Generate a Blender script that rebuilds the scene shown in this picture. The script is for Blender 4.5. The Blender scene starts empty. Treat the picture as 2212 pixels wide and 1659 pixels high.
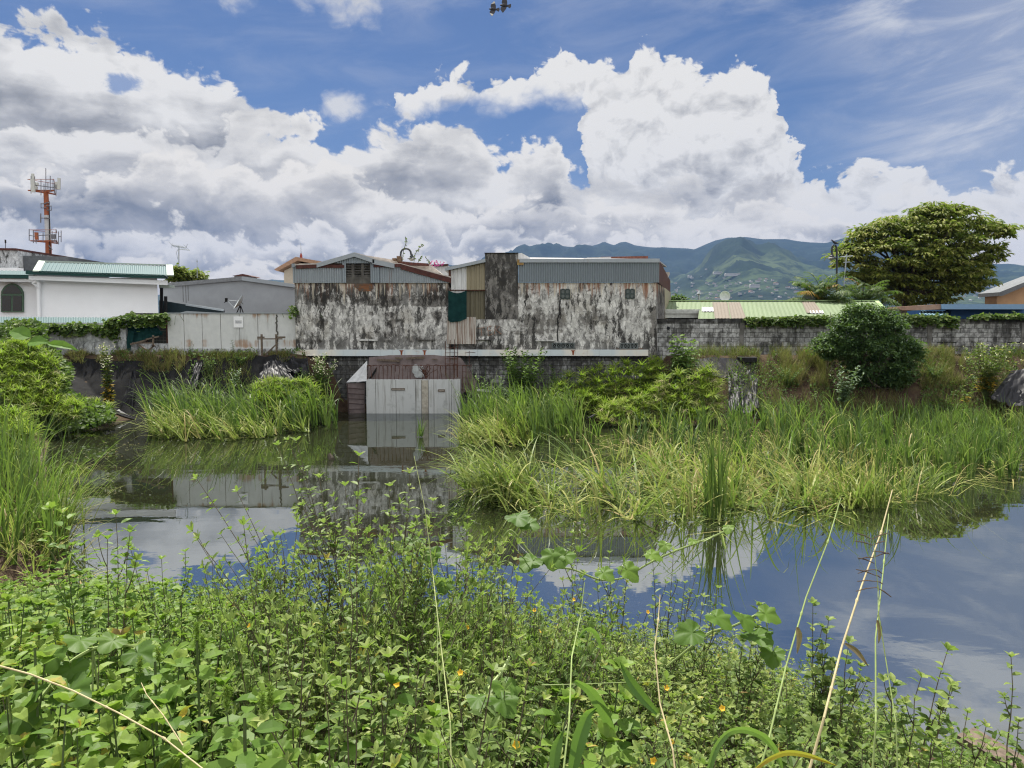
# A flooded, overgrown lot behind weathered warehouses, hills beyond.
EXPO = 0.92
SKYSTR = .10
SKYTINT = (.24, .30, .40)
CLOUDSTR = .44
BACKCLOUD_FILL = 3.6
WATER_IOR = 7.5
HAZECOL = (.16, .28, .58)
HAZED = 7.4e-5
DENOISE = True
import bpy, math, random
import numpy as np
from mathutils import Vector, Matrix

random.seed(11)
R = np.random.default_rng(11)
SC = bpy.context.scene
COL = SC.collection
PI = math.pi

# ------------------------------------------------------------------ camera maths
CAM_H = 3.65
PITCH = math.radians(4.4)
FPX = 1597.6
CP, SP = math.cos(PITCH), math.sin(PITCH)


def P(px, py, D):
    """survey helper: point of the place at depth D seen along a sight line of the site photograph"""
    xc = (px - 1106.0) / FPX
    yc = (829.5 - py) / FPX
    t = D / (CP + yc * SP)
    return (t * xc, D, CAM_H + t * (yc * CP - SP))


def X(px, D, py=700):
    return P(px, py, D)[0]


def Z(py, D):
    return P(1106, py, D)[2]


def azel(px, py):
    x, y, z = P(px, py, 1.0)
    z -= CAM_H
    return math.atan2(x, y), math.atan2(z, math.hypot(x, y))


# ------------------------------------------------------------------ mesh builder
class Geo:
    def __init__(s):
        s.V = []; s.F = []; s.nv = 0

    def add(s, V, F, mi=0, tint=0.5):
        V = np.asarray(V, np.float64).reshape(-1, 3)
        groups = {}
        if isinstance(F, np.ndarray):
            groups[F.shape[1]] = F
        else:
            for f in F:
                groups.setdefault(len(f), []).append(f)
        t = np.asarray(tint, np.float32)
        for k, fs in groups.items():
            fs = np.asarray(fs, np.int64)
            tt = np.full(len(fs), float(t), np.float32) if t.ndim == 0 else t.astype(np.float32)
            mm = np.full(len(fs), mi, np.int32) if np.ndim(mi) == 0 else np.asarray(mi, np.int32)
            s.F.append((fs + s.nv, mm, tt))
        s.V.append(V); s.nv += len(V)

    def cat(s):
        return np.concatenate(s.V) if s.V else np.zeros((0, 3))

    def inst(s, g, mats3, locs, dt=None):
        """bake copies of g: mats3 (n,3,3), locs (n,3)"""
        V = g.cat(); n = len(locs)
        W = np.einsum('nij,vj->nvi', mats3, V) + np.asarray(locs)[:, None, :]
        off = (np.arange(n) * len(V))[:, None, None]
        base = s.nv
        for fs, mm, tt in g.F:
            f2 = (fs[None] + off + base).reshape(-1, fs.shape[1])
            t2 = np.tile(tt, n)
            if dt is not None:
                t2 = np.where(t2 > .97, t2, np.clip(t2 + np.repeat(dt, len(tt)), 0, .955)).astype(np.float32)
            s.F.append((f2, np.tile(mm, n), t2))
        s.V.append(W.reshape(-1, 3)); s.nv += n * len(V)

    def build(s, name, mats, parent=None, smooth=False, loc=None):
        V = s.cat()
        if parent is not None:
            org = ORG[parent.name]
        else:
            org = np.array(loc if loc is not None else (0, 0, 0), float)
        V = V - org
        me = bpy.data.meshes.new(name)
        me.vertices.add(len(V))
        me.vertices.foreach_set('co', V.astype(np.float32).ravel())
        li, ls, mi, ti = [], [], [], []
        c = 0
        for fs, mm, tt in s.F:
            k = fs.shape[1]
            li.append(fs.ravel())
            ls.append(c + np.arange(len(fs)) * k)
            c += fs.size
            mi.append(mm); ti.append(tt)
        li = np.concatenate(li); ls = np.concatenate(ls); mi = np.concatenate(mi); ti = np.concatenate(ti)
        me.loops.add(len(li)); me.loops.foreach_set('vertex_index', li.astype(np.int32))
        me.polygons.add(len(ls))
        me.polygons.foreach_set('loop_start', ls.astype(np.int32))
        me.polygons.foreach_set('material_index', mi.astype(np.int32))
        me.polygons.foreach_set('use_smooth', np.full(len(ls), bool(smooth)))
        a = me.attributes.new('tint', 'FLOAT', 'FACE')
        a.data.foreach_set('value', ti.astype(np.float32))
        me.update(calc_edges=True)
        me.validate()
        for m in (mats if isinstance(mats, (list, tuple)) else [mats]):
            me.materials.append(m)
        o = bpy.data.objects.new(name, me)
        COL.objects.link(o)
        if parent is not None:
            o.parent = parent
        else:
            o.location = org
        ORG[o.name] = org
        return o


ORG = {}


def tag(o, label, cat, group=None, kind=None):
    o['label'] = label; o['category'] = cat
    if group: o['group'] = group
    if kind: o['kind'] = kind
    return o


def thing(name, label, cat, loc, group=None):
    o = bpy.data.objects.new(name, None)
    COL.objects.link(o)
    o.location = loc
    o.empty_display_size = 0.2
    ORG[o.name] = np.array(loc, float)
    return tag(o, label, cat, group)


def dup(root, loc, rz=0.0, sc=1.0, label=None, group=None):
    r = root.copy(); COL.objects.link(r)
    r.location = loc; r.rotation_euler = (0, 0, rz); r.scale = (sc, sc, sc)
    if label: r['label'] = label
    if group: r['group'] = group
    for ch in list(root.children):
        c = ch.copy(); COL.objects.link(c); c.parent = r
        for g in list(ch.children):
            d = g.copy(); COL.objects.link(d); d.parent = c
    return r


# ------------------------------------------------------------------ shape primitives
def box(g, x0, x1, y0, y1, z0, z1, mi=0, tint=.5):
    V = [(x, y, z) for z in (z0, z1) for y in (y0, y1) for x in (x0, x1)]
    F = np.array([(0, 2, 3, 1), (4, 5, 7, 6), (0, 1, 5, 4), (2, 6, 7, 3), (0, 4, 6, 2), (1, 3, 7, 5)])
    g.add(V, F, mi, tint)


def obox(g, c, ax, ay, az, hx, hy, hz, mi=0, tint=.5):
    c, ax, ay, az = [np.array(v, float) for v in (c, ax, ay, az)]
    V = [c + ax * hx * sx + ay * hy * sy + az * hz * sz for sz in (-1, 1) for sy in (-1, 1) for sx in (-1, 1)]
    F = np.array([(0, 2, 3, 1), (4, 5, 7, 6), (0, 1, 5, 4), (2, 6, 7, 3), (0, 4, 6, 2), (1, 3, 7, 5)])
    g.add(V, F, mi, tint)


def bar(g, a, b, w, h=None, mi=0, tint=.5):
    """rectangular bar from a to b"""
    a = np.array(a, float); b = np.array(b, float)
    d = b - a; L = np.linalg.norm(d); d /= L
    up = np.array((0, 0, 1.)) if abs(d[2]) < .9 else np.array((0, 1., 0))
    s = np.cross(d, up); s /= np.linalg.norm(s); u = np.cross(s, d)
    obox(g, (a + b) / 2, d, s, u, L / 2, w / 2, (h or w) / 2, mi, tint)


def prism(g, pts, y0, y1, mi=0, tint=.5):
    """pts: (x,z) outline, extruded along y from y0 (towards the viewer) to y1"""
    n = len(pts)
    ar = sum(pts[i][0] * pts[(i + 1) % n][1] - pts[(i + 1) % n][0] * pts[i][1] for i in range(n))
    if ar < 0: pts = pts[::-1]
    V = [(x, y0, z) for x, z in pts] + [(x, y1, z) for x, z in pts]
    F = [tuple(range(n)), tuple(range(2 * n - 1, n - 1, -1))]
    F += [(i, i + n, (i + 1) % n + n, (i + 1) % n) for i in range(n)]
    g.add(V, F, mi, tint)


def pxprism(g, pp, D, depth, mi=0, tint=.5):
    prism(g, [(P(x, y, D)[0], P(x, y, D)[2]) for x, y in pp], D, D + depth, mi, tint)


def tube(g, pts, rad, n=6, mi=0, tint=.5, cap=True):
    pts = np.array(pts, float); m = len(pts)
    rad = np.full(m, rad) if np.ndim(rad) == 0 else np.array(rad, float)
    d = np.gradient(pts, axis=0)
    d /= np.linalg.norm(d, axis=1)[:, None] + 1e-9
    ref = np.array((0.0, 0, 1)) if abs(d[:, 2]).mean() < .8 else np.array((1.0, 0, 0))
    s = np.cross(d, ref); s /= np.linalg.norm(s, axis=1)[:, None] + 1e-9
    u = np.cross(s, d)
    a = np.arange(n) * 2 * PI / n
    V = pts[:, None] + rad[:, None, None] * (np.cos(a)[None, :, None] * s[:, None] + np.sin(a)[None, :, None] * u[:, None])
    i, j = np.meshgrid(np.arange(m - 1), np.arange(n), indexing='ij')
    i, j = i.ravel(), j.ravel(); k = (j + 1) % n
    F = np.stack([i * n + j, i * n + k, (i + 1) * n + k, (i + 1) * n + j], 1)
    F = [tuple(f) for f in F]
    if cap and n > 2:
        F.append(tuple(range(n))[::-1]); F.append(tuple((m - 1) * n + q for q in range(n)))
    g.add(V.reshape(-1, 3), F, mi, tint)


def lathe(g, prof, c, n=16, mi=0, axis='z', tint=.5):
    """prof: (r, h) pairs"""
    m = len(prof); a = np.arange(n) * 2 * PI / n
    V = []
    for r, h in prof:
        for q in a:
            p = (r * math.cos(q), r * math.sin(q), h)
            if axis == 'y': p = (p[0], p[2], p[1])
            if axis == 'x': p = (p[2], p[0], p[1])
            V.append((c[0] + p[0], c[1] + p[1], c[2] + p[2]))
    F = [(i * n + j, i * n + (j + 1) % n, (i + 1) * n + (j + 1) % n, (i + 1) * n + j) for i in range(m - 1) for j in range(n)]
    g.add(V, F, mi, tint)


def corr(g, x0, x1, zb, zt, y, pitch=.1, amp=.02, mi=0, tint=.5, box_rib=False, yt=None):
    """corrugated sheet in the xz plane; zb, zt callables or numbers; yt = y of the top edge (sloped roof)"""
    n = max(2, int(abs(x1 - x0) / pitch * (4 if not box_rib else 8)))
    xs = np.linspace(x0, x1, n + 1)
    ph = (xs - x0) / pitch * 2 * PI
    w = np.cos(ph) * amp if not box_rib else np.where(np.cos(ph) > .75, amp, -amp)
    fb = zb(xs) if callable(zb) else np.full(n + 1, zb)
    ft = zt(xs) if callable(zt) else np.full(n + 1, zt)
    yt = y if yt is None else yt
    sl = math.atan2(abs(np.mean(ft - fb)), abs(yt - y)) if yt != y else PI / 2
    b = np.stack([xs, y - w * math.sin(sl), fb + w * math.cos(sl)], 1)
    t = np.stack([xs, yt - w * math.sin(sl), ft + w * math.cos(sl)], 1)
    i = np.arange(n)
    F = np.stack([i, i + 1, n + 1 + i + 1, n + 1 + i], 1)
    g.add(np.concatenate([b, t]), F, mi, tint)


def lin(xa, za, xb, zb):
    return lambda x: za + (np.asarray(x) - xa) * (zb - za) / (xb - xa)


# ------------------------------------------------------------------ leaves, blades
def unit(v):
    return v / (np.linalg.norm(v, axis=-1, keepdims=True) + 1e-9)


OVATE = (np.array([(0, 0, 0), (.22, .5, .06), (.22, 0, -.02), (.22, -.5, .06), (.55, .62, .08), (.55, 0, 0), (.55, -.62, .08),
                   (.84, .3, .0), (.84, 0, -.03), (.84, -.3, .0), (1, 0, -.12)], float) * np.array((1, .8, 1)),
         [(0, 1, 2), (0, 2, 3), (1, 4, 5, 2), (2, 5, 6, 3), (4, 7, 8, 5), (5, 8, 9, 6), (7, 10, 8), (8, 10, 9)])
ELLIP = (np.array([(0, 0, 0), (.4, .5, .07), (.4, 0, 0), (.4, -.5, .07), (.75, .36, .03), (.75, 0, -.02), (.75, -.36, .03), (1, 0, -.1)], float),
         [(0, 1, 2), (0, 2, 3), (1, 4, 5, 2), (2, 5, 6, 3), (4, 7, 5), (5, 7, 6)])
DIAM = (np.array([(0, 0, 0), (.45, .5, .05), (1, 0, -.05), (.45, -.5, .05)], float), [(0, 3, 2, 1)])
_ao = np.radians([180, 150, 118, 92, 66, 48, 22, 0, -22, -48, -66, -92, -118, -150])
_ro = np.array([.10, .5, .62, .48, .68, .5, .62, .78, .62, .5, .68, .48, .62, .5])
_a = np.radians(np.linspace(180, -174, 60)); _n = len(_a)
_r = np.interp(-_a, -np.radians([180, 172, 140, 122, 100, 84, 62, 44, 28, 0, -28, -44, -62, -84, -100, -122, -140, -172, -180]), [.06, .34, .58, .50, .66, .55, .70, .56, .66, .80, .66, .56, .70, .55, .66, .50, .58, .34, .06]) * (1 + .035 * np.sin(_a * 31))
_ring = lambda k, lift: np.stack([.3 + k * _r * np.cos(_a), k * _r * np.sin(_a), lift * np.cos(_a * 6.2) * k + .10 * k * k * np.abs(np.sin(_a)) - .06 * k ** 3], 1)
LOBED = (np.concatenate([[(.3, 0, -.04)], _ring(.55, .035), _ring(1., .05)]),
         [(0, 1 + i, 1 + (i + 1) % _n) for i in range(_n)] + [(1 + i, 1 + _n + i, 1 + _n + (i + 1) % _n, 1 + (i + 1) % _n) for i in range(_n)])
_a2 = np.radians([180, 160, 130, 95, 60, 30, 0, -30, -60, -95, -130, -160])
_r2 = np.array([.05, .42, .58, .6, .55, .55, .72, .55, .55, .6, .58, .42])
HEART = (np.concatenate([[(.3, 0, -.05)], np.stack([.3 + _r2 * np.cos(_a2), _r2 * np.sin(_a2), .06 + 0 * _a2], 1)]),
         [(0, 1 + i, 1 + (i + 1) % 12) for i in range(12)])


def leaves(g, pos, axis, nrm, L, W, T=OVATE, mi=0, tint=.5, curl=None):
    pos = np.asarray(pos, float); n = len(pos)
    if n == 0: return
    a = unit(np.asarray(axis, float)); s = unit(np.cross(a, np.asarray(nrm, float)))
    w = np.cross(s, a)
    L = np.broadcast_to(L, (n,)); W = np.broadcast_to(W, (n,))
    tv, tf = T
    u = tv[None, :, 0]
    ww = tv[None, :, 2] - (0 if curl is None else np.broadcast_to(curl, (n,))[:, None] * u ** 2)
    V = pos[:, None] + a[:, None] * (u * L[:, None])[..., None] + s[:, None] * (tv[None, :, 1] * W[:, None])[..., None] \
        + w[:, None] * (ww * L[:, None])[..., None]
    off = (np.arange(n) * len(tv))
    t = np.broadcast_to(tint, (n,))
    grp = {}
    for f in tf: grp.setdefault(len(f), []).append(f)
    base = g.nv
    for k, fs in grp.items():
        fs = np.array(fs)
        F = (fs[None] + off[:, None, None] + base).reshape(-1, k)
        g.F.append((F, np.full(len(F), mi, np.int32), np.repeat(t, len(fs)).astype(np.float32)))
    g.V.append(V.reshape(-1, 3)); g.nv += n * len(tv)


def blades(g, base, az, L, th0, k, wid, segs=6, tint=.5, mi=0, twist=None, zmin=None, expo=1.5):
    """grass blades: start angle th0 from vertical, bending by k over the length, leaning towards azimuth az"""
    base = np.asarray(base, float); n = len(base)
    az, L, th0, k, wid = [np.broadcast_to(q, (n,)).astype(float) for q in (az, L, th0, k, wid)]
    t = np.linspace(0, 1, segs + 1)
    tm = (t[1:] + t[:-1]) / 2
    th = th0[:, None] + k[:, None] * tm[None] ** expo
    ds = (L / segs)[:, None]
    h = np.concatenate([np.zeros((n, 1)), np.cumsum(np.sin(th) * ds, 1)], 1)
    z = np.concatenate([np.zeros((n, 1)), np.cumsum(np.cos(th) * ds, 1)], 1)
    dx, dy = np.cos(az), np.sin(az)
    c = np.stack([base[:, None, 0] + dx[:, None] * h, base[:, None, 1] + dy[:, None] * h, base[:, None, 2] + z], 2)
    if zmin is not None:
        zm = np.broadcast_to(zmin, (n,))[:, None]
        c[:, :, 2] = np.maximum(c[:, :, 2], zm + 0 * c[:, :, 2])
    tw = R.uniform(-1.0, 1.0, n) if twist is None else np.broadcast_to(twist, (n,))
    sx, sy = np.cos(az + PI / 2 + tw), np.sin(az + PI / 2 + tw)
    prof = (1 - t ** 2.2) * .9 + .1 * (1 - t)
    ww = wid[:, None] * prof[None] * .5
    side = np.stack([sx, sy, np.zeros(n)], 1)[:, None]
    A = c + side * ww[..., None]; B = c - side * ww[..., None]
    V = np.stack([A, B], 2).reshape(n, -1, 3)
    i = np.arange(segs)
    F = np.stack([2 * i, 2 * i + 1, 2 * i + 3, 2 * i + 2], 1)
    nvp = 2 * (segs + 1)
    F = (F[None] + (np.arange(n) * nvp)[:, None, None] + g.nv).reshape(-1, 4)
    g.F.append((F, np.full(len(F), mi, np.int32), np.repeat(np.broadcast_to(tint, (n,)), segs).astype(np.float32)))
    g.V.append(V.reshape(-1, 3)); g.nv += n * nvp
    return c


def vnoise(x, y, seed=0):
    """cheap smooth value noise"""
    x = np.asarray(x, float); y = np.asarray(y, float)
    xi, yi = np.floor(x).astype(np.int64), np.floor(y).astype(np.int64)
    fx, fy = x - xi, y - yi
    fx = fx * fx * (3 - 2 * fx); fy = fy * fy * (3 - 2 * fy)

    def h(a, b):
        n = (a * 374761393 + b * 668265263 + seed * 974634777) & 0x7fffffff
        n = ((n ^ (n >> 13)) * 1274126177) & 0x7fffffff
        return ((n ^ (n >> 16)) & 0xffff) / 65535.0
    return (h(xi, yi) * (1 - fx) + h(xi + 1, yi) * fx) * (1 - fy) + (h(xi, yi + 1) * (1 - fx) + h(xi + 1, yi + 1) * fx) * fy


def fbm(x, y, oct=5, seed=0, gain=.5):
    a, s, t = 1., 0., 0.
    for o in range(oct):
        s = s + a * vnoise(np.asarray(x) * 2 ** o, np.asarray(y) * 2 ** o, seed + o * 17); t += a; a *= gain
    return s / t


# ------------------------------------------------------------------ node helper
class NB:
    def __init__(s, nt):
        s.nt = nt

    def node(s, typ, **kw):
        n = s.nt.nodes.new(typ)
        for k, v in kw.items(): setattr(n, k, v)
        return n

    def put(s, sock, v):
        if v is None: return
        if isinstance(v, bpy.types.NodeSocket): s.nt.links.new(v, sock)
        else:
            if sock.type == 'RGBA' and not np.isscalar(v) and len(v) == 3: v = (*v, 1)
            sock.default_value = v

    def m(s, op, a, b=None, c=None, clamp=False):
        n = s.node('ShaderNodeMath', operation=op, use_clamp=clamp)
        s.put(n.inputs[0], a); s.put(n.inputs[1], b); s.put(n.inputs[2], c)
        return n.outputs[0]

    def v(s, op, a, b=None):
        n = s.node('ShaderNodeVectorMath', operation=op)
        s.put(n.inputs[0], a); s.put(n.inputs[1], b)
        return n.outputs[0]

    def xyz(s, x, y, z):
        n = s.node('ShaderNodeCombineXYZ')
        for i, q in enumerate((x, y, z)): s.put(n.inputs[i], q)
        return n.outputs[0]

    def sep(s, v):
        n = s.node('ShaderNodeSeparateXYZ'); s.put(n.inputs[0], v)
        return n.outputs

    def noise(s, vec, scale=1., detail=4., rough=.5, dist=0., dim='3D'):
        n = s.node('ShaderNodeTexNoise', noise_dimensions=dim)
        s.put(n.inputs['Vector'], vec); s.put(n.inputs['Scale'], scale); s.put(n.inputs['Detail'], detail)
        s.put(n.inputs['Roughness'], rough); s.put(n.inputs['Distortion'], dist)
        return n.outputs['Fac']

    def vor(s, vec, scale=1., feature='F1', detail=0., rand=1., out='Distance', rough=.5):
        n = s.node('ShaderNodeTexVoronoi', feature=feature)
        s.put(n.inputs['Vector'], vec); s.put(n.inputs['Scale'], scale)
        if 'Detail' in n.inputs and n.inputs['Detail'].enabled: s.put(n.inputs['Detail'], detail); s.put(n.inputs['Roughness'], rough)
        s.put(n.inputs['Randomness'], rand)
        return n.outputs[out]

    def ss(s, x, a, b, to0=0., to1=1.):
        n = s.node('ShaderNodeMapRange', interpolation_type='SMOOTHSTEP')
        s.put(n.inputs[0], x)
        for i, q in zip((1, 2, 3, 4), (a, b, to0, to1)): s.put(n.inputs[i], q)
        return n.outputs[0]

    def mr(s, x, a, b, to0=0., to1=1., clamp=True):
        n = s.node('ShaderNodeMapRange', clamp=clamp)
        s.put(n.inputs[0], x)
        for i, q in zip((1, 2, 3, 4), (a, b, to0, to1)): s.put(n.inputs[i], q)
        return n.outputs[0]

    def mix(s, f, a, b, blend='MIX'):
        n = s.node('ShaderNodeMix', data_type='RGBA', blend_type=blend)
        s.put(n.inputs[0], f); s.put(n.inputs[6], a); s.put(n.inputs[7], b)
        return n.outputs[2]

    def mixf(s, f, a, b):
        n = s.node('ShaderNodeMix', data_type='FLOAT')
        s.put(n.inputs[0], f); s.put(n.inputs[2], a); s.put(n.inputs[3], b)
        return n.outputs[0]

    def ramp(s, f, stops, interp='LINEAR'):
        n = s.node('ShaderNodeValToRGB'); cr = n.color_ramp; cr.interpolation = interp
        while len(cr.elements) < len(stops): cr.elements.new(.5)
        for e, (p, c) in zip(cr.elements, stops): e.position = p; e.color = (*c, 1)
        s.put(n.inputs[0], f)
        return n.outputs[0]

    def bump(s, h, st=.3, d=.02):
        n = s.node('ShaderNodeBump'); s.put(n.inputs['Height'], h); s.put(n.inputs['Strength'], st); s.put(n.inputs['Distance'], d)
        return n.outputs[0]

    def attr(s, name):
        return s.node('ShaderNodeAttribute', attribute_name=name).outputs['Fac']

    def pos(s):
        return s.node('ShaderNodeNewGeometry').outputs['Position']


def new_mat(name):
    m = bpy.data.materials.new(name); m.use_nodes = True
    nt = m.node_tree; nt.nodes.clear()
    b = NB(nt)
    out = b.node('ShaderNodeOutputMaterial')
    p = b.node('ShaderNodeBsdfPrincipled')
    nt.links.new(p.outputs[0], out.inputs[0])
    return m, b, p, out


def S(b, p, col=None, rough=None, metal=None, spec=None, normal=None, **kw):
    if col is not None: b.put(p.inputs['Base Color'], col)
    if rough is not None: b.put(p.inputs['Roughness'], rough)
    if metal is not None: b.put(p.inputs['Metallic'], metal)
    if spec is not None: b.put(p.inputs['Specular IOR Level'], spec)
    if normal is not None: b.put(p.inputs['Normal'], normal)


def plain(name, col, rough=.7, metal=0., spec=.3, var=.25, scale=6., col2=None, bump=0.):
    m, b, p, o = new_mat(name)
    f = b.noise(b.pos(), scale, 5, .6)
    c2 = col2 or tuple(q * (1 - var) for q in col)
    c1 = tuple(min(1, q * (1 + var * .6)) for q in col)
    c = b.ramp(f, [(.3, c2), (.7, c1)])
    S(b, p, c, rough, metal, spec)
    if bump: b.put(p.inputs['Normal'], b.bump(f, bump, .01))
    return m


def leafmat(name, stops, trans=.35, rough=.55, spec=.22, tcol=None):
    rough = max(rough, .5); spec = min(spec, .24)
    """foliage: colour by per-leaf tint, part of the light passes through"""
    m, b, p, out = new_mat(name)
    t = b.attr('tint')
    n = b.noise(b.pos(), 9., 3, .6)
    f = b.m('ADD', t, b.m('MULTIPLY', b.m('SUBTRACT', n, .5), .35), clamp=True)
    c = b.ramp(f, stops)
    S(b, p, c, rough, 0, spec)
    tr = b.node('ShaderNodeBsdfTranslucent')
    b.put(tr.inputs[0], b.mix(.6, c, tcol or (.18, .32, .03), 'MIX'))
    mx = b.node('ShaderNodeMixShader'); b.put(mx.inputs[0], trans)
    b.nt.links.new(p.outputs[0], mx.inputs[1]); b.nt.links.new(tr.outputs[0], mx.inputs[2])
    b.nt.links.new(mx.outputs[0], out.inputs[0])
    return m
# ------------------------------------------------------------------ render settings, camera, sun, sky
SUN_EL, SUN_AZ = math.radians(63), math.radians(-22)      # azimuth from +Y towards +X
cam_d = bpy.data.cameras.new('camera'); cam = bpy.data.objects.new('camera', cam_d); COL.objects.link(cam)
cam.location = (0, 0, CAM_H); cam.rotation_euler = (PI / 2 - PITCH, 0, 0)
cam_d.sensor_width = 36; cam_d.lens = 36 * FPX / 2212; cam_d.clip_start = .05; cam_d.clip_end = 60000
SC.camera = cam
sun_d = bpy.data.lights.new('sun', 'SUN'); sun = bpy.data.objects.new('sun', sun_d); COL.objects.link(sun)
sun_d.energy = 5.0; sun_d.angle = math.radians(.6); sun_d.color = (1, .95, .87)
sd = Vector((math.sin(SUN_AZ) * math.cos(SUN_EL), math.cos(SUN_AZ) * math.cos(SUN_EL), math.sin(SUN_EL)))
sun.rotation_euler = sd.to_track_quat('Z', 'Y').to_euler(); sun.location = sd * 60
SC.view_settings.view_transform = 'Standard'; SC.view_settings.look = 'None'
SC.view_settings.exposure = EXPO; SC.view_settings.gamma = 1
SC.render.engine = 'CYCLES'
cy = SC.cycles
cy.max_bounces = 6; cy.diffuse_bounces = 3; cy.glossy_bounces = 3; cy.transmission_bounces = 3; cy.transparent_max_bounces = 4; cy.volume_bounces = 0
cy.use_denoising = DENOISE; cy.filter_width = 1.2; cy.caustics_reflective = False; cy.caustics_refractive = False
cy.sample_clamp_indirect = 6
try:
    cy.denoiser = 'OPENIMAGEDENOISE'; cy.denoising_prefilter = 'NONE'; cy.denoising_input_passes = 'RGB_ALBEDO_NORMAL'
except Exception: pass

W = bpy.data.worlds.new('World'); SC.world = W; W.use_nodes = True
nt = W.node_tree; nt.nodes.clear(); b = NB(nt)
wout = b.node('ShaderNodeOutputWorld')
sky = b.node('ShaderNodeTexSky', sky_type='NISHITA', sun_disc=False)
sky.sun_elevation = SUN_EL; sky.sun_rotation = SUN_AZ; sky.air_density = 1.0; sky.dust_density = .6; sky.ozone_density = 1.6
bg1 = b.node('ShaderNodeBackground')
skyc = b.mix(1.0, sky.outputs[0], SKYTINT, 'MULTIPLY')
b.put(bg1.inputs[0], skyc); b.put(bg1.inputs[1], SKYSTR)

tc = b.node('ShaderNodeTexCoord')
dx, dy, dz = b.sep(tc.outputs['Generated'])
az = b.m('ARCTAN2', dx, dy); el = b.m('ARCSINE', dz)
AZR = .72


def curve(pts, lo=-.3, hi=.75):
    """float curve over azimuth giving an elevation; pts in photo pixels"""
    n = b.node('ShaderNodeFloatCurve'); b.put(n.inputs['Value'], azn)
    q = []
    for x, y in pts:
        a, e = azel(x, y); q.append(((a + AZR) / (2 * AZR), (e - lo) / (hi - lo)))
    q.sort()
    c = n.mapping.curves[0]
    c.points[0].location = q[0]; c.points[1].location = q[-1]
    for p_ in q[1:-1]: c.points.new(*p_)
    for p_ in c.points: p_.handle_type = 'VECTOR'
    n.mapping.clip_min_x = 0; n.mapping.clip_max_x = 1; n.mapping.clip_min_y = -1; n.mapping.clip_max_y = 2
    n.mapping.extend = 'HORIZONTAL'
    n.mapping.update()
    return b.mr(n.outputs[0], 0, 1, lo, hi, False)


q0 = b.xyz(az, b.m('MULTIPLY', el, 1.25), .37)
warp = b.noise(q0, 9, 4, .55)
rag = b.m('ADD', b.m('MULTIPLY', b.m('SUBTRACT', b.noise(b.v('ADD', q0, (0, 7.7, 0)), 16, 8, .62), .5), .075), az)
azn = b.mr(rag, -AZR, AZR)
q1 = b.v('ADD', q0, b.xyz(b.m('MULTIPLY', b.m('SUBTRACT', warp, .5), .07), b.m('MULTIPLY', b.m('SUBTRACT', b.noise(b.v('ADD', q0, (3.1, 1.7, 0)), 9, 3, .55), .5), .06), 0))
n1 = b.m('SUBTRACT', b.noise(q1, 13, 10, .62), .5)                       # ragged edges
bil = b.vor(q1, 24, 'F1', 3, 1, rough=.55)                                # cauliflower bumps
bil2 = b.vor(b.v('ADD', q1, (-.006, .016, 0)), 24, 'F1', 3, 1, rough=.55)
edge = b.m('ADD', b.m('ADD', b.m('MULTIPLY', n1, .105), b.m('MULTIPLY', b.m('SUBTRACT', .42, bil), .034)), .016)
big = b.noise(b.xyz(b.m('MULTIPLY', az, .8), b.m('MULTIPLY', el, 2.6), 5.1), 6.5, 6, .55)   # soft grey bases, flat
n1u = b.m('SUBTRACT', b.noise(b.v('ADD', q1, (-.008, .022, 0)), 13, 10, .62), .5)
emb = b.m('ADD', b.m('MULTIPLY', b.m('SUBTRACT', n1, n1u), 2.2), b.m('MULTIPLY', b.m('SUBTRACT', bil2, bil), .5))
sm = b.v('MULTIPLY', q1, (.62, 1.0, 1))
n2 = b.noise(sm, 8, 5, .5)
n2u = b.noise(b.v('ADD', sm, (-.012, .035, 0)), 8, 5, .5)
embs = b.m('ADD', b.m('MULTIPLY', b.m('SUBTRACT', n2, n2u), 3.0), b.m('MULTIPLY', emb, .34))

WHITE, GREY, DARK = (1.07, 1.045, 1.0), (.56, .60, .66), (.29, .295, .30)


def bank(top, depth, greyness, soft=.012, bottom=None, bsoft=.02, amp=1.0, whiteness=1.0, dst=1.0):
    """one cumulus bank: returns alpha, brightness factor"""
    d = b.m('ADD', b.m('SUBTRACT', top, el), b.m('MULTIPLY', edge, amp))
    al = b.ss(d, 0, soft)
    if bottom is not None:
        d2 = b.m('ADD', b.m('SUBTRACT', el, bottom), b.m('MULTIPLY', b.m('SUBTRACT', edge, .012), amp * .45))
        al = b.m('MULTIPLY', al, b.ss(d2, 0, bsoft))
    g = b.ss(b.m('ADD', d, b.m('MULTIPLY', b.m('SUBTRACT', big, .5), depth * 2.2)), depth * .15, depth)
    br = b.m('SUBTRACT', whiteness, b.m('MULTIPLY', g, greyness))
    br = b.m('ADD', br, b.m('MULTIPLY', emb if dst > 1 else embs, .8 * dst))
    return al, b.m('MAXIMUM', b.m('MINIMUM', br, 1.12), .0)


def ell(x, y, rx, ry):
    a0, e0 = azel(x, y); ra, re = rx / FPX, ry / FPX
    l = b.node('ShaderNodeVectorMath', operation='LENGTH')
    b.put(l.inputs[0], b.xyz(b.m('DIVIDE', b.m('SUBTRACT', az, a0), ra), b.m('DIVIDE', b.m('SUBTRACT', el, e0), re), 0))
    return b.m('SUBTRACT', 1, l.outputs['Value'])


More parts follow.
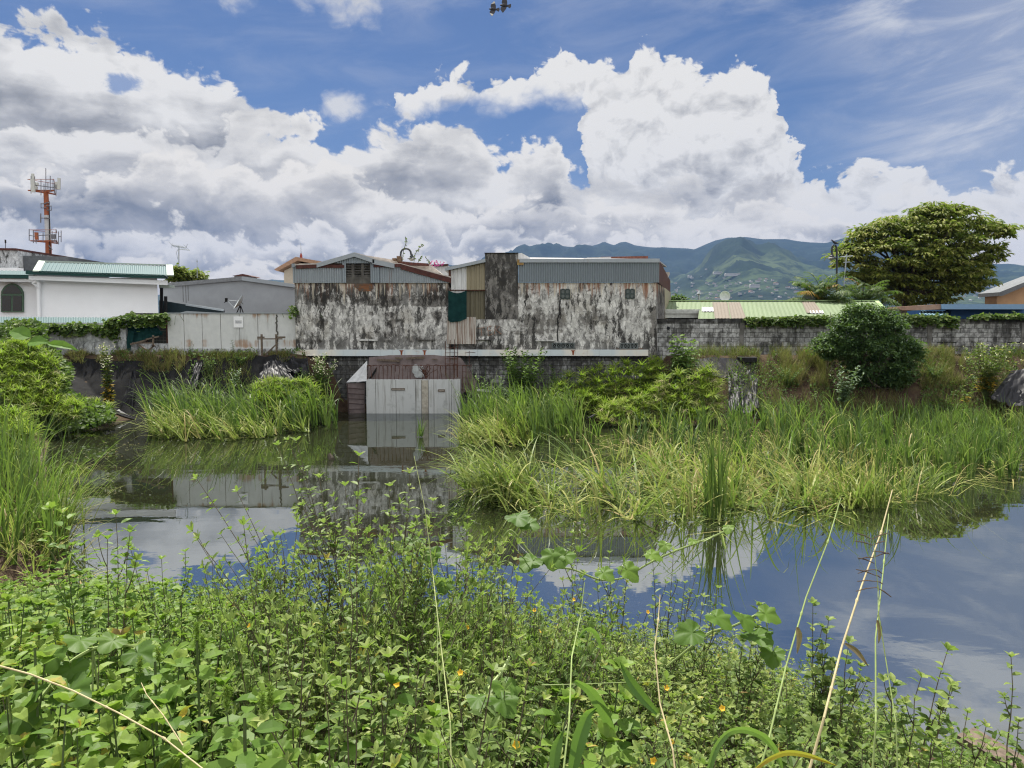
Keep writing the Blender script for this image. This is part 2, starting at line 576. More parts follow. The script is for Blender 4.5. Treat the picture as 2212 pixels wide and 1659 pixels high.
T_top = curve([(0, 1200), (700, 1200), (805, 1000), (835, 260), (845, 206), (890, 198), (915, 172), (950, 162), (1000, 162), (1040, 164), (1100, 164), (1140, 150),
               (1158, 118), (1195, 96), (1235, 98), (1262, 118), (1300, 124), (1345, 140), (1362, 128), (1378, 100), (1400, 93), (1450, 106), (1500, 114),
               (1535, 125), (1580, 120), (1620, 118), (1640, 132), (1652, 152), (1690, 172), (1697, 235), (1706, 270), (1722, 318), (1745, 360), (1770, 375), (1790, 368),
               (1825, 345), (1850, 331), (1870, 319), (1905, 326), (1940, 326), (1975, 346), (2000, 368), (2050, 378), (2090, 368), (2130, 382),
               (2170, 375), (2190, 355), (2212, 348), (2330, 330), (2500, 350)])
T_bot = curve([(0, 700), (835, 245), (880, 285), (950, 276), (1010, 264), (1060, 262), (1100, 262), (1150, 248), (1200, 252), (1235, 264), (1262, 256),
               (1270, 300), (1276, 380), (1290, 900), (2500, 1200)])
B1_top = curve([(-400, 60), (-100, 30), (0, 40), (40, 22), (80, 8), (110, 12), (135, 45), (160, 62), (215, 56), (240, 85), (270, 106), (300, 118), (340, 118), (365, 106),
                (400, 125), (430, 131), (470, 142), (510, 152), (532, 176), (545, 200), (580, 216), (602, 250), (618, 400), (640, 900), (2500, 1200)])
B2_top = curve([(-400, 240), (0, 236), (100, 246), (170, 262), (250, 262), (340, 258), (420, 262), (480, 262), (540, 240), (590, 222), (640, 212), (662, 232), (685, 266), (705, 284),
                (718, 304), (735, 305), (760, 284), (800, 274), (860, 268), (910, 258), (960, 255), (1000, 262), (1040, 282), (1066, 310), (1085, 318),
                (1120, 300), (1150, 285), (1200, 290), (1216, 330), (1226, 360), (1245, 385), (1300, 372), (1380, 395), (1440, 400), (1500, 352), (1560, 380), (1640, 350),
                (1740, 372), (1850, 400), (2000, 395), (2212, 400), (2500, 400)])
B3_top = curve([(-400, 330), (0, 340), (80, 350), (180, 372), (260, 350), (340, 284), (400, 286), (460, 330), (560, 350), (680, 318), (760, 352), (860, 402), (960, 420),
                (1060, 420), (1160, 400), (1300, 430), (1400, 420), (1520, 432), (1640, 420), (1800, 445), (1950, 440), (2212, 430), (2500, 420)])
B4_top = curve([(-400, 470), (0, 450), (100, 480), (200, 455), (330, 478), (450, 470), (560, 500), (680, 470), (780, 485), (900, 450), (1000, 480), (1120, 470),
                (1240, 500), (1400, 476), (1600, 490), (1800, 500), (2212, 480), (2500, 480)])
U_bot = curve([(-400, 0), (300, -60), (420, -10), (470, 16), (520, 26), (560, 20), (600, 5), (680, 40), (730, 56), (790, 50), (835, 36), (855, -30), (1000, -80), (1200, -160), (2500, -160)])

col = None
fac = None


def over(al, br, tint=WHITE, grey=DARK):
    global col, fac
    c = b.mix(br, grey, tint)
    if col is None: col, fac = c, al
    else:
        col = b.mix(al, col, c)
        fac = b.m('SUBTRACT', 1, b.m('MULTIPLY', b.m('SUBTRACT', 1, fac), b.m('SUBTRACT', 1, al)))


infr = b.ss(b.m('ABSOLUTE', az), .70, .95)                                  # beyond the pictured part of the sky
# high thin veil
cq = b.xyz(b.m('ADD', b.m('MULTIPLY', az, 2.0), b.m('MULTIPLY', el, 2.2)), b.m('SUBTRACT', b.m('MULTIPLY', el, 8.0), b.m('MULTIPLY', az, 1.6)), .2)
cir = b.noise(cq, 2.6, 7, .6, .5)
veilR = b.m('ADD', b.ss(az, .36, .58), b.ss(b.m('SUBTRACT', el, b.m('MULTIPLY', az, -.35)), .44, .56), clamp=True)
veil = b.m('MULTIPLY', b.ss(cir, .38, .72), b.m('MULTIPLY_ADD', veilR, .62, .16))
over(b.m('ADD', veil, b.m('MULTIPLY', b.ss(az, .34, .60), .34), clamp=True), .88, (.93, .95, 1.0))
vb = b.m('ADD', b.ss(b.m('ADD', el, b.m('MULTIPLY', b.m('SUBTRACT', cir, .5), .10)), .375, .45), 0)
over(b.m('MULTIPLY', b.m('MULTIPLY', vb, b.ss(az, .30, -.1)), .34), .86, (.95, .97, 1.0))
# unseen clouds behind and above the viewer, rear ones brightened to lift the shade
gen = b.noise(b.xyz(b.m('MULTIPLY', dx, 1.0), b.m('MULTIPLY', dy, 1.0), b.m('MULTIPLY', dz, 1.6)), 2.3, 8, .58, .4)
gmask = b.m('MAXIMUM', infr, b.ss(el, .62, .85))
backl = b.mr(dy, .2, -.6, 1.0, BACKCLOUD_FILL)
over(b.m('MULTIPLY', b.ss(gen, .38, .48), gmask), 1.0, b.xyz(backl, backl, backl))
ga, gb = bank(T_top, .30, .42, bottom=T_bot, soft=.008, bsoft=.03, dst=1.25, whiteness=1.03)
over(ga, gb)
du = b.m('ADD', b.m('SUBTRACT', el, U_bot), b.m('MULTIPLY', edge, .9))
over(b.m('MULTIPLY', b.ss(du, -.005, .05), b.ss(el, .80, .6)), b.m('SUBTRACT', .86, b.m('MULTIPLY', b.ss(du, .0, .07), .3)))
pf = b.m('ADD', b.m('MULTIPLY', ell(748, 228, 58, 42), .035), b.m('MULTIPLY', edge, .8))
over(b.m('MULTIPLY', b.ss(pf, 0, .03), .85), .92)
ga, gb = bank(B1_top, .105, .80)
hole = b.ss(b.m('ADD', ell(268, 180, 30, 14), b.m('MULTIPLY', n1, 6)), .1, .8)
over(b.m('MULTIPLY', ga, b.m('SUBTRACT', 1, b.m('MULTIPLY', hole, .75))), gb)
ga, gb = bank(B2_top, .075, .70)
LOWT = (1.16, 1.10, 1.0)
over(ga, gb, (1.10, 1.06, .99))
ga, gb = bank(B3_top, .06, .62, soft=.014, whiteness=1.0)
over(ga, gb, LOWT)
ga, gb = bank(B4_top, .055, .56, soft=.014, amp=1.2, whiteness=1.06)
over(ga, gb, LOWT)
B5_top = curve([(-400, 560), (0, 540), (120, 560), (260, 535), (420, 560), (520, 545), (700, 560), (900, 535), (1100, 545), (1300, 530), (1500, 545), (1700, 530), (1900, 550), (2212, 540), (2500, 545)])
ga, gb = bank(B5_top, .06, .40, soft=.014, amp=1.1, whiteness=1.08, dst=1.001)
over(ga, gb, (1.22, 1.14, 1.0))
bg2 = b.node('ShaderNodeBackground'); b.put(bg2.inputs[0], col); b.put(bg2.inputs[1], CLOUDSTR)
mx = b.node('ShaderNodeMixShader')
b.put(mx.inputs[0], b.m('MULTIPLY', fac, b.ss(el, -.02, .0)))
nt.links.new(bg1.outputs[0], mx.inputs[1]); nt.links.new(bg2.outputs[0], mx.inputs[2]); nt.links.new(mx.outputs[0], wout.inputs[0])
W.cycles.sampling_method = 'MANUAL'; W.cycles.sample_map_resolution = 512
# ------------------------------------------------------------------ terrain
PLAT = 2.45


def shore_near(x): return np.interp(x, [-9, -5, -2, 0, 2, 4, 6, 9, 30], [9.2, 8.8, 8.2, 7.6, 6.8, 5.9, 5.1, 4.4, 4.0])
def toe_far(x): return np.interp(x, [-30, -10, -8.8, -7.5, -1.2, .5, 4, 8, 30], [29.3, 29.6, 31.0, 31.8, 31.8, 29.6, 28.2, 27.9, 28.0])
def top_far(x): return np.interp(x, [-30, -10, -8.8, -7.5, -1.2, 1, 5.8, 7.2], [31.2, 31.2, 31.6, 32.2, 36., 36.0, 35.5, 31.1])
def shore_left(y): return np.interp(y, [8, 10, 12, 16, 20, 26, 29, 31], [-5.4, -6.2, -7.4, -10.2, -12.8, -16.4, -15.2, -14.0])


def ground_z(x, y):
    x = np.asarray(x, float); y = np.asarray(y, float)
    sn, tf, tp, sl = shore_near(x), toe_far(x), top_far(x), shore_left(np.clip(y, 8, 31))
    near = 2.0 * np.clip((sn - y) / (sn - .6), -1, 1)
    far = PLAT * np.clip((y - tf) / (tp - tf), -1, 1)
    left = np.clip((sl - x) * .42, -1, 1.6 + .5 * fbm(x * .3, y * .3, 3, 5))
    left = np.where(y < 7.5, -1, left)
    z = np.maximum(np.maximum(near, far), left)
    z = np.where(z < 0, np.maximum(z * .6, -.55), z)
    nz = (fbm(x * 1.3, y * 1.3, 4, 9) - .5) * .22
    flat = (y > 32.2)
    return z + np.where(flat, 0, nz * np.clip(np.abs(z) * 1.5, .1, 1))


def grid_mesh(g, xs, ys, zf, mi=0):
    x, y = np.meshgrid(xs, ys)
    V = np.stack([x, y, zf(x, y)], 2).reshape(-1, 3)
    n = len(xs)
    i, j = np.meshgrid(np.arange(n - 1), np.arange(len(ys) - 1))
    i, j = i.ravel(), j.ravel()
    g.add(V, np.stack([j * n + i, j * n + i + 1, (j + 1) * n + i + 1, (j + 1) * n + i], 1), mi)


g = Geo()
xs = np.concatenate([[-7000, -3000, -900, -300, -120, -60, -40], np.linspace(-30, 30, 161), [40, 60, 120, 300, 900, 3000, 7000]])
ys = np.concatenate([[-900, -120, -30, -8], np.linspace(-3, 33, 133), [36, 45, 80, 200, 600, 1600, 3000, 5000, 7100]])
grid_mesh(g, xs, ys, ground_z)
m, b, p, o = new_mat('soil')
ps = b.pos(); n = b.noise(ps, 2.2, 8, .65); n2 = b.noise(ps, 14, 4, .6)
c = b.ramp(b.m('ADD', b.m('MULTIPLY', n, .7), b.m('MULTIPLY', n2, .3)), [(.32, (.022, .015, .010)), (.5, (.050, .032, .021)), (.66, (.075, .060, .030)), (.8, (.055, .065, .025))])
S(b, p, c, .95, 0, .15, b.bump(n2, .5, .04))
tag(g.build('ground', m, smooth=True), 'brown soil banks and floor around the flooded lot', 'ground', kind='structure')

# far hills: two ridges as a height field in polar steps
ridge = [(-600, 640), (300, 640), (480, 622), (560, 606), (590, 603), (612, 605), (700, 600), (850, 585), (1000, 570), (1080, 556), (1125, 545), (1160, 536), (1200, 530), (1240, 533), (1275, 531), (1292, 527),
         (1305, 521), (1318, 526), (1328, 529), (1338, 523), (1352, 522), (1370, 529), (1400, 533), (1440, 534), (1475, 535), (1500, 538), (1520, 529), (1545, 519), (1575, 512),
         (1610, 511), (1650, 516), (1700, 516), (1725, 520), (1750, 523), (1785, 524), (1815, 515), (1840, 509), (1880, 512), (1960, 530), (2060, 556), (2100, 566), (2135, 570), (2178, 570), (2212, 574), (2500, 590), (2900, 640)]
ra = np.array([azel(*q)[0] for q in ridge]); re = np.array([math.tan(azel(*q)[1]) for q in ridge])
spur = [(-900, 690), (1000, 690), (1300, 640), (1440, 600), (1500, 575), (1560, 552), (1600, 537), (1625, 536), (1680, 556), (1740, 580), (1850, 600), (2050, 625), (2212, 632), (2900, 660)]
sa = np.array([azel(*q)[0] for q in spur]); se = np.array([math.tan(azel(*q)[1]) for q in spur])
na, nr = 420, 110
aa = np.linspace(-.80, .80, na)
rr = np.concatenate([np.linspace(1500, 6600, nr - 4), [6700, 6800, 6950, 7150]])
A, RR = np.meshgrid(aa, rr)
xx, yy = RR * np.sin(A), RR * np.cos(A)
rug = fbm(xx / 900, yy / 900, 6, 3, .55) - .5
rav = 1 - np.abs(2 * fbm(xx / 620 + .3 * rug, yy / 1300, 5, 8, .55) - 1)
R1, R2 = 6300., 4100.
h1 = np.interp(A, ra, re) * R1 * np.where(RR < R1, np.clip((RR - 2300) / (R1 - 2300), 0, 1) ** 1.35, np.exp(-((RR - R1) / 2500) ** 2))
h2 = np.interp(A, sa, se) * R2 * np.where(RR < R2, np.clip((RR - 1900) / (R2 - 1900), 0, 1) ** 1.3, np.clip(1 - (RR - R2) / 1900, 0, 1) ** .8)
hh = np.maximum(h1 * (1 + (rav - .75) * .55 * np.clip(1 - np.abs(RR - R1) / 300, 0, 1) * 0) , h2)
am = np.clip((RR - 1600) / 1500, 0, 1) * np.where(np.abs(RR - R1) < 700, np.abs(RR - R1) / 700, 1)
hh = hh + am * np.minimum(hh, 420) * ((rav - .78) * .85 + rug * .5) + CAM_H * 0 + 1.5 + np.clip((hh - 150) / 200, 0, 1) * 9 * (fbm(xx / 90, yy / 400, 3, 55) - .5)
hh = np.where(RR <= 1501, -2, hh)
V = np.stack([xx, yy, hh], 2).reshape(-1, 3)
i, j = np.meshgrid(np.arange(na - 1), np.arange(nr - 1)); i, j = i.ravel(), j.ravel()
g = Geo(); g.add(V, np.stack([j * na + i, j * na + i + 1, (j + 1) * na + i + 1, (j + 1) * na + i], 1))
m, b, p, o = new_mat('hill_forest')
ps = b.pos()
pw = b.v('ADD', ps, b.xyz(b.m('MULTIPLY', b.noise(ps, .004, 3), 260), 0, 0))
f1 = b.noise(pw, .0016, 8, .62); f2 = b.noise(ps, .016, 6, .7)
fld = b.vor(pw, .0042, 'F1', out='Color')
pz = b.sep(ps)[2]
low = b.ss(pz, 330, 60)
mead = b.m('MULTIPLY', b.ss(b.m('ADD', b.m('MULTIPLY', b.sep(fld)[0], .45), b.m('MULTIPLY', f1, .8)), .56, .66), b.m('MULTIPLY', b.ss(f2, .62, .42), b.ss(pz, 470, 300)))
forest = b.ramp(b.m('ADD', b.m('MULTIPLY', f2, .6), b.m('MULTIPLY', b.noise(ps, .06, 4, .7), .4)), [(.32, (.003, .010, .008)), (.55, (.010, .022, .013)), (.72, (.030, .045, .022))])
meadc = b.mix(b.sep(fld)[1], (.034, .055, .026), (.055, .075, .034))
S(b, p, b.mix(b.m('MULTIPLY', mead, .95), forest, meadc), .95, 0, .1)
hills = g.build('hills', m, smooth=True)
tag(hills, 'blue green hills with meadows behind the town', 'hills', kind='structure')


def hill_z(x, y):
    a = math.atan2(x, y); r = math.hypot(x, y)
    ia = int(np.clip(np.searchsorted(aa, a), 1, na - 1)); ir = int(np.clip(np.searchsorted(rr, r), 1, nr - 1))
    return float(max(hh[ir, ia], hh[ir - 1, ia], hh[ir, ia - 1], hh[ir - 1, ia - 1]))


# far town houses on the lower slopes
hw = plain('far_white_wall', (.42, .41, .39), .8); hr1 = plain('far_metal_roof', (.36, .36, .36), .6); hr2 = plain('far_rust_roof', (.30, .15, .10), .8)


def far_house(w, d, h, rm):
    t = thing('hillside_house', 'tiny pale house among the trees on the far slope', 'house', (0, 0, 0), 'tiny houses scattered on the far slope')
    q = Geo(); box(q, -w / 2, w / 2, -d / 2, d / 2, -6, h * .5); q.build('wall', hw, t)
    q = Geo(); prism(q, [(-w / 2 - 1, h * .5), (w / 2 + 1, h * .5), (w * .3, h * .5 + 2), (-w * .3, h * .5 + 2)], -d / 2 - 1, d / 2 + 1); q.build('roof', rm, t)
    return t


def long_shed(w):
    t = thing('greenhouse', 'long white greenhouse roof on a high meadow', 'greenhouse', (0, 0, 0), 'long white sheds on the far slope')
    q = Geo(); box(q, -w / 2, w / 2, -6, 6, -8, 1.5); q.build('wall', hw, t)
    q = Geo(); prism(q, [(-w / 2, 1.5), (w / 2, 1.5), (w / 2 - 2, 4), (-w / 2 + 2, 4)], -7, 7); q.build('roof', hw, t)
    return t


hp = [far_house(16, 12, 5, hr1), far_house(22, 14, 6, hr2), far_house(12, 10, 5, hw)]
first = [True] * 3


def put_house(px, py, k=None):
    # walk along the sight line until it meets the slope
    for r in np.arange(1700, 5200, 40):
        x, y, z = P(px, py, float(r))
        if z < hill_z(x, y):
            k = int(R.integers(0, 3)) if k is None else k
            src = hp[k]; rz = R.uniform(-.7, .7)
            if first[k]: src.scale = (.6, .6, .6); src.location = (x, y, hill_z(x, y) - .5); src.rotation_euler = (0, 0, rz); first[k] = False
            else: dup(src, (x, y, hill_z(x, y) - .5), rz, R.uniform(.35, .75))
            return


for _ in range(120):
    px = R.choice([R.uniform(1450, 1750), R.uniform(1450, 1600), R.uniform(1560, 1760), R.uniform(2080, 2150)])
    put_house(px, R.triangular(596, 645, 650) if R.random() < .8 else R.uniform(590, 635))
s0 = None
for (px, py, w) in [(1550, 598, 38), (1582, 600, 62), (1490, 603, 18), (1630, 622, 36)]:
    for r in np.arange(1700, 5200, 30):
        x, y, z = P(px, py, float(r))
        if z < hill_z(x, y):
            t = long_shed(w); t.location = (x, y, hill_z(x, y) + 2)
            t['label'] = {1550: 'white shed roof high on the far meadow, left of the widest one', 1582: 'widest white shed roof high on the far meadow', 1490: 'small white shed high on the left of the far meadow',
                          1630: 'lower white shed at the right foot of the far meadow'}[px]
            break

# ------------------------------------------------------------------ water
m, b, p, o = new_mat('pond_water')
ps = b.pos(); sx, sy, sz = b.sep(ps)
wv = b.xyz(b.m('MULTIPLY', sx, .45), sy, 0)
w1 = b.noise(wv, 2.2, 3, .5); w2 = b.noise(b.xyz(b.m('MULTIPLY', sx, .8), sy, 0), 9, 2, .5)
patch = b.ss(b.noise(b.xyz(b.m('MULTIPLY', sx, .25), sy, 0), .35, 3, .5), .5, .68)
hgt = b.m('ADD', b.m('MULTIPLY', w1, b.m('MULTIPLY_ADD', patch, .9, .22)), b.m('MULTIPLY', w2, b.m('MULTIPLY_ADD', patch, .22, .015)))
nrm = b.bump(hgt, .14, .022)
b.nt.nodes.remove(p)
dif = b.node('ShaderNodeBsdfDiffuse'); b.put(dif.inputs[0], (.016, .018, .009))
glo = b.node('ShaderNodeBsdfGlossy'); b.put(glo.inputs['Roughness'], .0); b.put(glo.inputs['Normal'], nrm); b.put(glo.inputs[0], (.88, .92, .96))
fr = b.node('ShaderNodeFresnel'); b.put(fr.inputs['IOR'], WATER_IOR); b.put(fr.inputs['Normal'], nrm)
mxw = b.node('ShaderNodeMixShader'); b.put(mxw.inputs[0], fr.outputs[0])
b.nt.links.new(dif.outputs[0], mxw.inputs[1]); b.nt.links.new(glo.outputs[0], mxw.inputs[2]); b.nt.links.new(mxw.outputs[0], o.inputs[0])
g = Geo()
grid_mesh(g, np.linspace(-22, 34, 8), np.linspace(2.5, 32, 6), lambda x, y: 0 * x)
tag(g.build('water', m), 'dark still pond water reflecting the clouds and warehouses', 'water', kind='structure')

# ------------------------------------------------------------------ facade materials
FD = 31.9


def weathered(name, seed, white=.0, rusttop=None, grime=.0, bands=(), paint=(.76, .75, .715), dark=1.0, zt=6., tan=True, topdark=.05):
    m, b, p, o = new_mat(name)
    ps = b.v('ADD', b.pos(), (seed * 7.3, 0, 0)); x, y, z = b.sep(ps)
    wob = b.noise(ps, 3.2, 4, .6)
    xs_ = b.m('ADD', x, b.m('MULTIPLY', b.m('SUBTRACT', wob, .5), .25))
    n = b.noise(b.xyz(xs_, y, b.m('MULTIPLY', z, .75)), 2.0, 10, .72, .2)
    st = b.noise(b.xyz(b.m('MULTIPLY', xs_, 5.5), y, b.m('MULTIPLY', z, .6)), 1., 8, .68)
    bg = b.noise(b.xyz(b.m('MULTIPLY', x, 1.3), y, b.m('MULTIPLY', z, .8)), .6, 4, .55)
    w = b.m('ADD', b.m('ADD', b.m('MULTIPLY', n, .50), b.m('MULTIPLY', st, .42)), b.m('MULTIPLY', bg, .62))
    cl_ = b.noise(b.xyz(b.m('ADD', b.m('MULTIPLY', x, .75), b.m('MULTIPLY', wob, .12)), seed, b.m('MULTIPLY', z, .10)), 1.0, 3, .6)
    rw_ = b.noise(b.xyz(b.m('MULTIPLY', x, .10), seed + 3, b.m('ADD', b.m('MULTIPLY', z, 1.5), b.m('MULTIPLY', n, .5))), 1.0, 3, .6)
    w = b.m('ADD', w, b.m('ADD', b.m('MULTIPLY', b.m('SUBTRACT', cl_, .5), .55), b.m('MULTIPLY', b.m('SUBTRACT', rw_, .5), .50)))
    for (zc, hw_, am) in bands:
        bb = b.ss(b.m('ABSOLUTE', b.m('SUBTRACT', b.m('ADD', z, b.m('MULTIPLY', b.m('SUBTRACT', n, .5), .35)), zc)), hw_, hw_ * .3)
        w = b.m('ADD', w, b.m('MULTIPLY', bb, am))
    pt = b.ss(w, .705 - white, .80 - white)
    fine = b.noise(b.xyz(x, y, b.m('MULTIPLY', z, .6)), 7.5, 8, .7)
    cem = b.ramp(fine, [(.3, (.10, .097, .09)), (.6, (.22, .21, .195)), (.8, (.32, .31, .28))])
    whi = b.mix(b.ss(fine, .35, .7), tuple(q * .5 for q in paint), paint)
    col = b.mix(pt, cem, whi)
    if tan:
        tn = b.ss(b.noise(b.xyz(x, y, b.m('MULTIPLY', z, .7)), .9, 5, .6), .56, .66)
        col = b.mix(b.m('MULTIPLY', tn, .32), col, (.30, .27, .21))
    g1 = b.noise(b.xyz(b.m('MULTIPLY', xs_, 3.2), y, b.m('MULTIPLY', z, 1.0)), 1.7, 10, .76)
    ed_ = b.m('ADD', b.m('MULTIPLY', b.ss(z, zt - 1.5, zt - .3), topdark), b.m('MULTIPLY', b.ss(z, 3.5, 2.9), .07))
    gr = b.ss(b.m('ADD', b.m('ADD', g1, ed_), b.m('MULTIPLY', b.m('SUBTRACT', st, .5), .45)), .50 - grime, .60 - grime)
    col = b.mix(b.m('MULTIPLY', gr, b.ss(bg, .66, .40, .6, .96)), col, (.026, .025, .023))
    ck = b.vor(b.v('ADD', b.xyz(x, y, z), b.xyz(b.m('MULTIPLY', wob, .5), 0, b.m('MULTIPLY', n, .5))), 1.6, 'DISTANCE_TO_EDGE')
    col = b.mix(b.m('MULTIPLY', b.ss(ck, .035, .008), b.m('MULTIPLY', b.ss(fine, .42, .6), .75)), col, (.03, .028, .025))
    spk = b.ss(b.noise(b.xyz(x, y, b.m('MULTIPLY', z, .45)), 19, 5, .7), .6, .68)
    col = b.mix(b.m('MULTIPLY', spk, .55), col, (.05, .048, .043))
    if rusttop is not None:
        rs = b.noise(b.xyz(b.m('MULTIPLY', x, 9), y, b.m('MULTIPLY', z, .5)), 1., 4, .6)
        fade = b.mr(z, rusttop - 1.15, rusttop, 0, 1)
        rr_ = b.m('MULTIPLY', b.ss(b.m('ADD', rs, b.m('MULTIPLY', fade, .26)), .68, .8), b.ss(fade, .0, .6))
        col = b.mix(b.m('MULTIPLY', rr_, b.ss(bg, .42, .58, .1, .8)), col, (.24, .095, .04))
        rw = b.noise(b.xyz(b.m('MULTIPLY', x, 7), 9., b.m('MULTIPLY', z, .35)), 1., 4, .6)
        r2 = b.m('MULTIPLY', b.ss(b.m('ADD', rw, b.m('MULTIPLY', fade, .22)), .70, .76), b.ss(fade, .0, .5))
        col = b.mix(b.m('MULTIPLY', r2, .7), col, (.55, .50, .40))
    hgt = b.m('ADD', b.m('MULTIPLY', pt, .5), fine)
    S(b, p, col, .92, 0, .15, b.bump(hgt, .5, .02))
    return m


def metal_sheet(name, col, rust=.35, rough=.45, streak=5., rcol=(.20, .085, .035), metal=.25):
    m, b, p, o = new_mat(name)
    ps = b.pos(); x, y, z = b.sep(ps)
    sh = b.noise(b.xyz(b.m('FLOOR', b.m('MULTIPLY', x, 1.15)), 0, 0), 3.7, 0)
    st = b.noise(b.xyz(b.m('MULTIPLY', x, streak), b.m('MULTIPLY', y, 1.), b.m('MULTIPLY', z, .3)), 1.3, 6, .65)
    fn = b.noise(ps, 6, 5, .6)
    c = b.mix(b.m('MULTIPLY', sh, .55), col, tuple(q * .62 for q in col))
    c = b.mix(b.m('MULTIPLY', fn, .4), c, tuple(q * .55 for q in col))
    c = b.mix(b.m('MULTIPLY', b.ss(st, .64 - rust * .25, .80 - rust * .25), .85), c, rcol)
    S(b, p, c, b.m('MULTIPLY_ADD', fn, .3, rough - .1), metal, .4)
    return m


def blockwall(name, lightness=1., stain=.5, tone=(1, 1, 1)):
    m, b, p, o = new_mat(name)
    ps = b.pos(); x, y, z = b.sep(ps)
    br = b.node('ShaderNodeTexBrick', offset=.5, squash=1.)
    jit = b.m('MULTIPLY', b.m('SUBTRACT', b.noise(ps, 6, 3), .5), .03)
    b.put(br.inputs['Vector'], b.xyz(b.m('ADD', x, jit), b.m('ADD', z, jit), 0))
    b.put(br.inputs['Color1'], (.34, .34, .33)); b.put(br.inputs['Color2'], (.17, .17, .165)); b.put(br.inputs['Mortar'], (.06, .058, .054))
    b.put(br.inputs['Scale'], 1.); b.put(br.inputs['Mortar Size'], .012); b.put(br.inputs['Mortar Smooth'], .4)
    b.put(br.inputs['Bias'], .1); b.put(br.inputs['Brick Width'], .4); b.put(br.inputs['Row Height'], .2)
    n = b.noise(ps, .9, 8, .66); n2 = b.noise(ps, 5, 7, .68)
    st = b.noise(b.xyz(b.m('MULTIPLY', x, 3.5), y, b.m('MULTIPLY', z, .6)), 1., 6, .65)
    c = b.mix(b.ss(n2, .42, .58), br.outputs[0], b.mix(b.m('MULTIPLY', b.m('SUBTRACT', 1, br.outputs['Fac']), .7), br.outputs[0], (.62, .63, .62)))
    c = b.mix(b.m('MULTIPLY', b.ss(b.m('ADD', b.m('MULTIPLY', n, .6), b.m('MULTIPLY', st, .5)), .60 - stain * .18, .72 - stain * .18), .80), c, (.035, .034, .031))
    fc = b.mix(b.m('MULTIPLY', b.ss(b.noise(ps, 2.3, 7, .7), .58, .7), .5), c, (.11, .10, .085))
    fc = b.mix(1., fc, tuple(lightness * q for q in tone), 'MULTIPLY')
    S(b, p, fc, .95, 0, .1, b.bump(b.m('ADD', b.m('MULTIPLY', br.outputs['Fac'], -1), b.m('MULTIPLY', n2, .4)), .6, .015))
    return m


M_galv = metal_sheet('galvanised_sheet', (.32, .36, .385), .30)
M_galv2 = metal_sheet('galvanised_sheet_plain', (.28, .325, .355), -.25)
M_flash = metal_sheet('zinc_flashing', (.36, .40, .43), -.1, streak=2)
M_rustbeam = plain('rust_primer', (.075, .026, .020), .75, var=.5)
M_roofsheet = plain('roof_sheet', (.34, .33, .33), .5, var=.3)
M_pinkroof = plain('pale_roof_sheet', (.46, .42, .38), .55, var=.3)
M_concrete_dark = plain('dark_concrete', (.10, .095, .085), .95, var=.6, scale=4, bump=.4)
M_black = plain('dark_void', (.012, .012, .012), .9)
M_wood = plain('grey_wood', (.13, .10, .075), .9, var=.5, scale=14)
M_ledge = plain('painted_ledge', (.52, .52, .50), .85, var=.5, scale=9)
M_rebar = plain('rusty_rebar', (.085, .035, .022), .85, var=.5, scale=20)
# ------------------------------------------------------------------ the two weathered warehouses and the lean-to between them
zt = Z(610, FD)
zb = Z(757, FD)
W1 = weathered('stained_plaster', 1.0, .0, zt, .018, zt=zt, topdark=.09, bands=((Z(632, FD), .16, .16), (Z(668, FD), .16, .18), (Z(748, FD), .2, .08)))
W2 = weathered('mouldy_plaster', 2.3, .02, zt, .014, zt=zt, topdark=-.02, bands=((Z(735, FD), .3, .1), (Z(648, FD), .45, .10)))
W3 = weathered('dark_chimney_plaster', 4.1, -.12, None, .05, tan=False)


def pz(px, py, D=FD):
    q = P(px, py, D)
    return q[0], q[2]


bx = X(804, FD)
t1 = thing('warehouse', 'long weathered warehouse with stained plaster wall under a low grey gable and slatted vent', 'warehouse', (X(804, FD), FD, zb))
g = Geo()
x0, x1 = X(638, FD), X(969, FD)
prism(g, [(x0, zb - .3), (x1, zb - .3), (x1, zt), (x0, zt)], FD, FD + .25)
box(g, x0, x0 + .25, FD + .25, FD + 13, zb - .3, zt)
g.build('wall', W1, t1)
# gable cladding, left and right of the louvre opening
g = Geo()
corr(g, X(636, FD), X(744, FD), zt - .03, Z(575, FD), FD - .06, .1, .02)
corr(g, X(804, FD), X(972, FD), zt - .03, lambda x: np.minimum(Z(573, FD), lin(X(866, FD), Z(572, FD), X(974, FD), Z(599, FD))(x)), FD - .06, .1, .02)
g.build('cladding', M_galv, t1)
g = Geo()
corr(g, X(727, FD), X(807, FD), lambda x: np.full(len(x), Z(569, FD)), lambda x: np.maximum(Z(568.5, FD), np.minimum(lin(X(727, FD), Z(568, FD), X(767, FD), Z(551, FD))(x), lin(X(767, FD), Z(551, FD), X(807, FD), Z(567, FD))(x))), FD - .07, .1, .02)
corr(g, X(744, FD) - .02, X(744, FD) + .12, zt - .02, Z(568, FD), FD - .08, .1, .015)
corr(g, X(803, FD), X(822, FD), zt - .02, Z(566, FD), FD - .085, .1, .02)
g.build('gable_infill', M_galv2, t1)
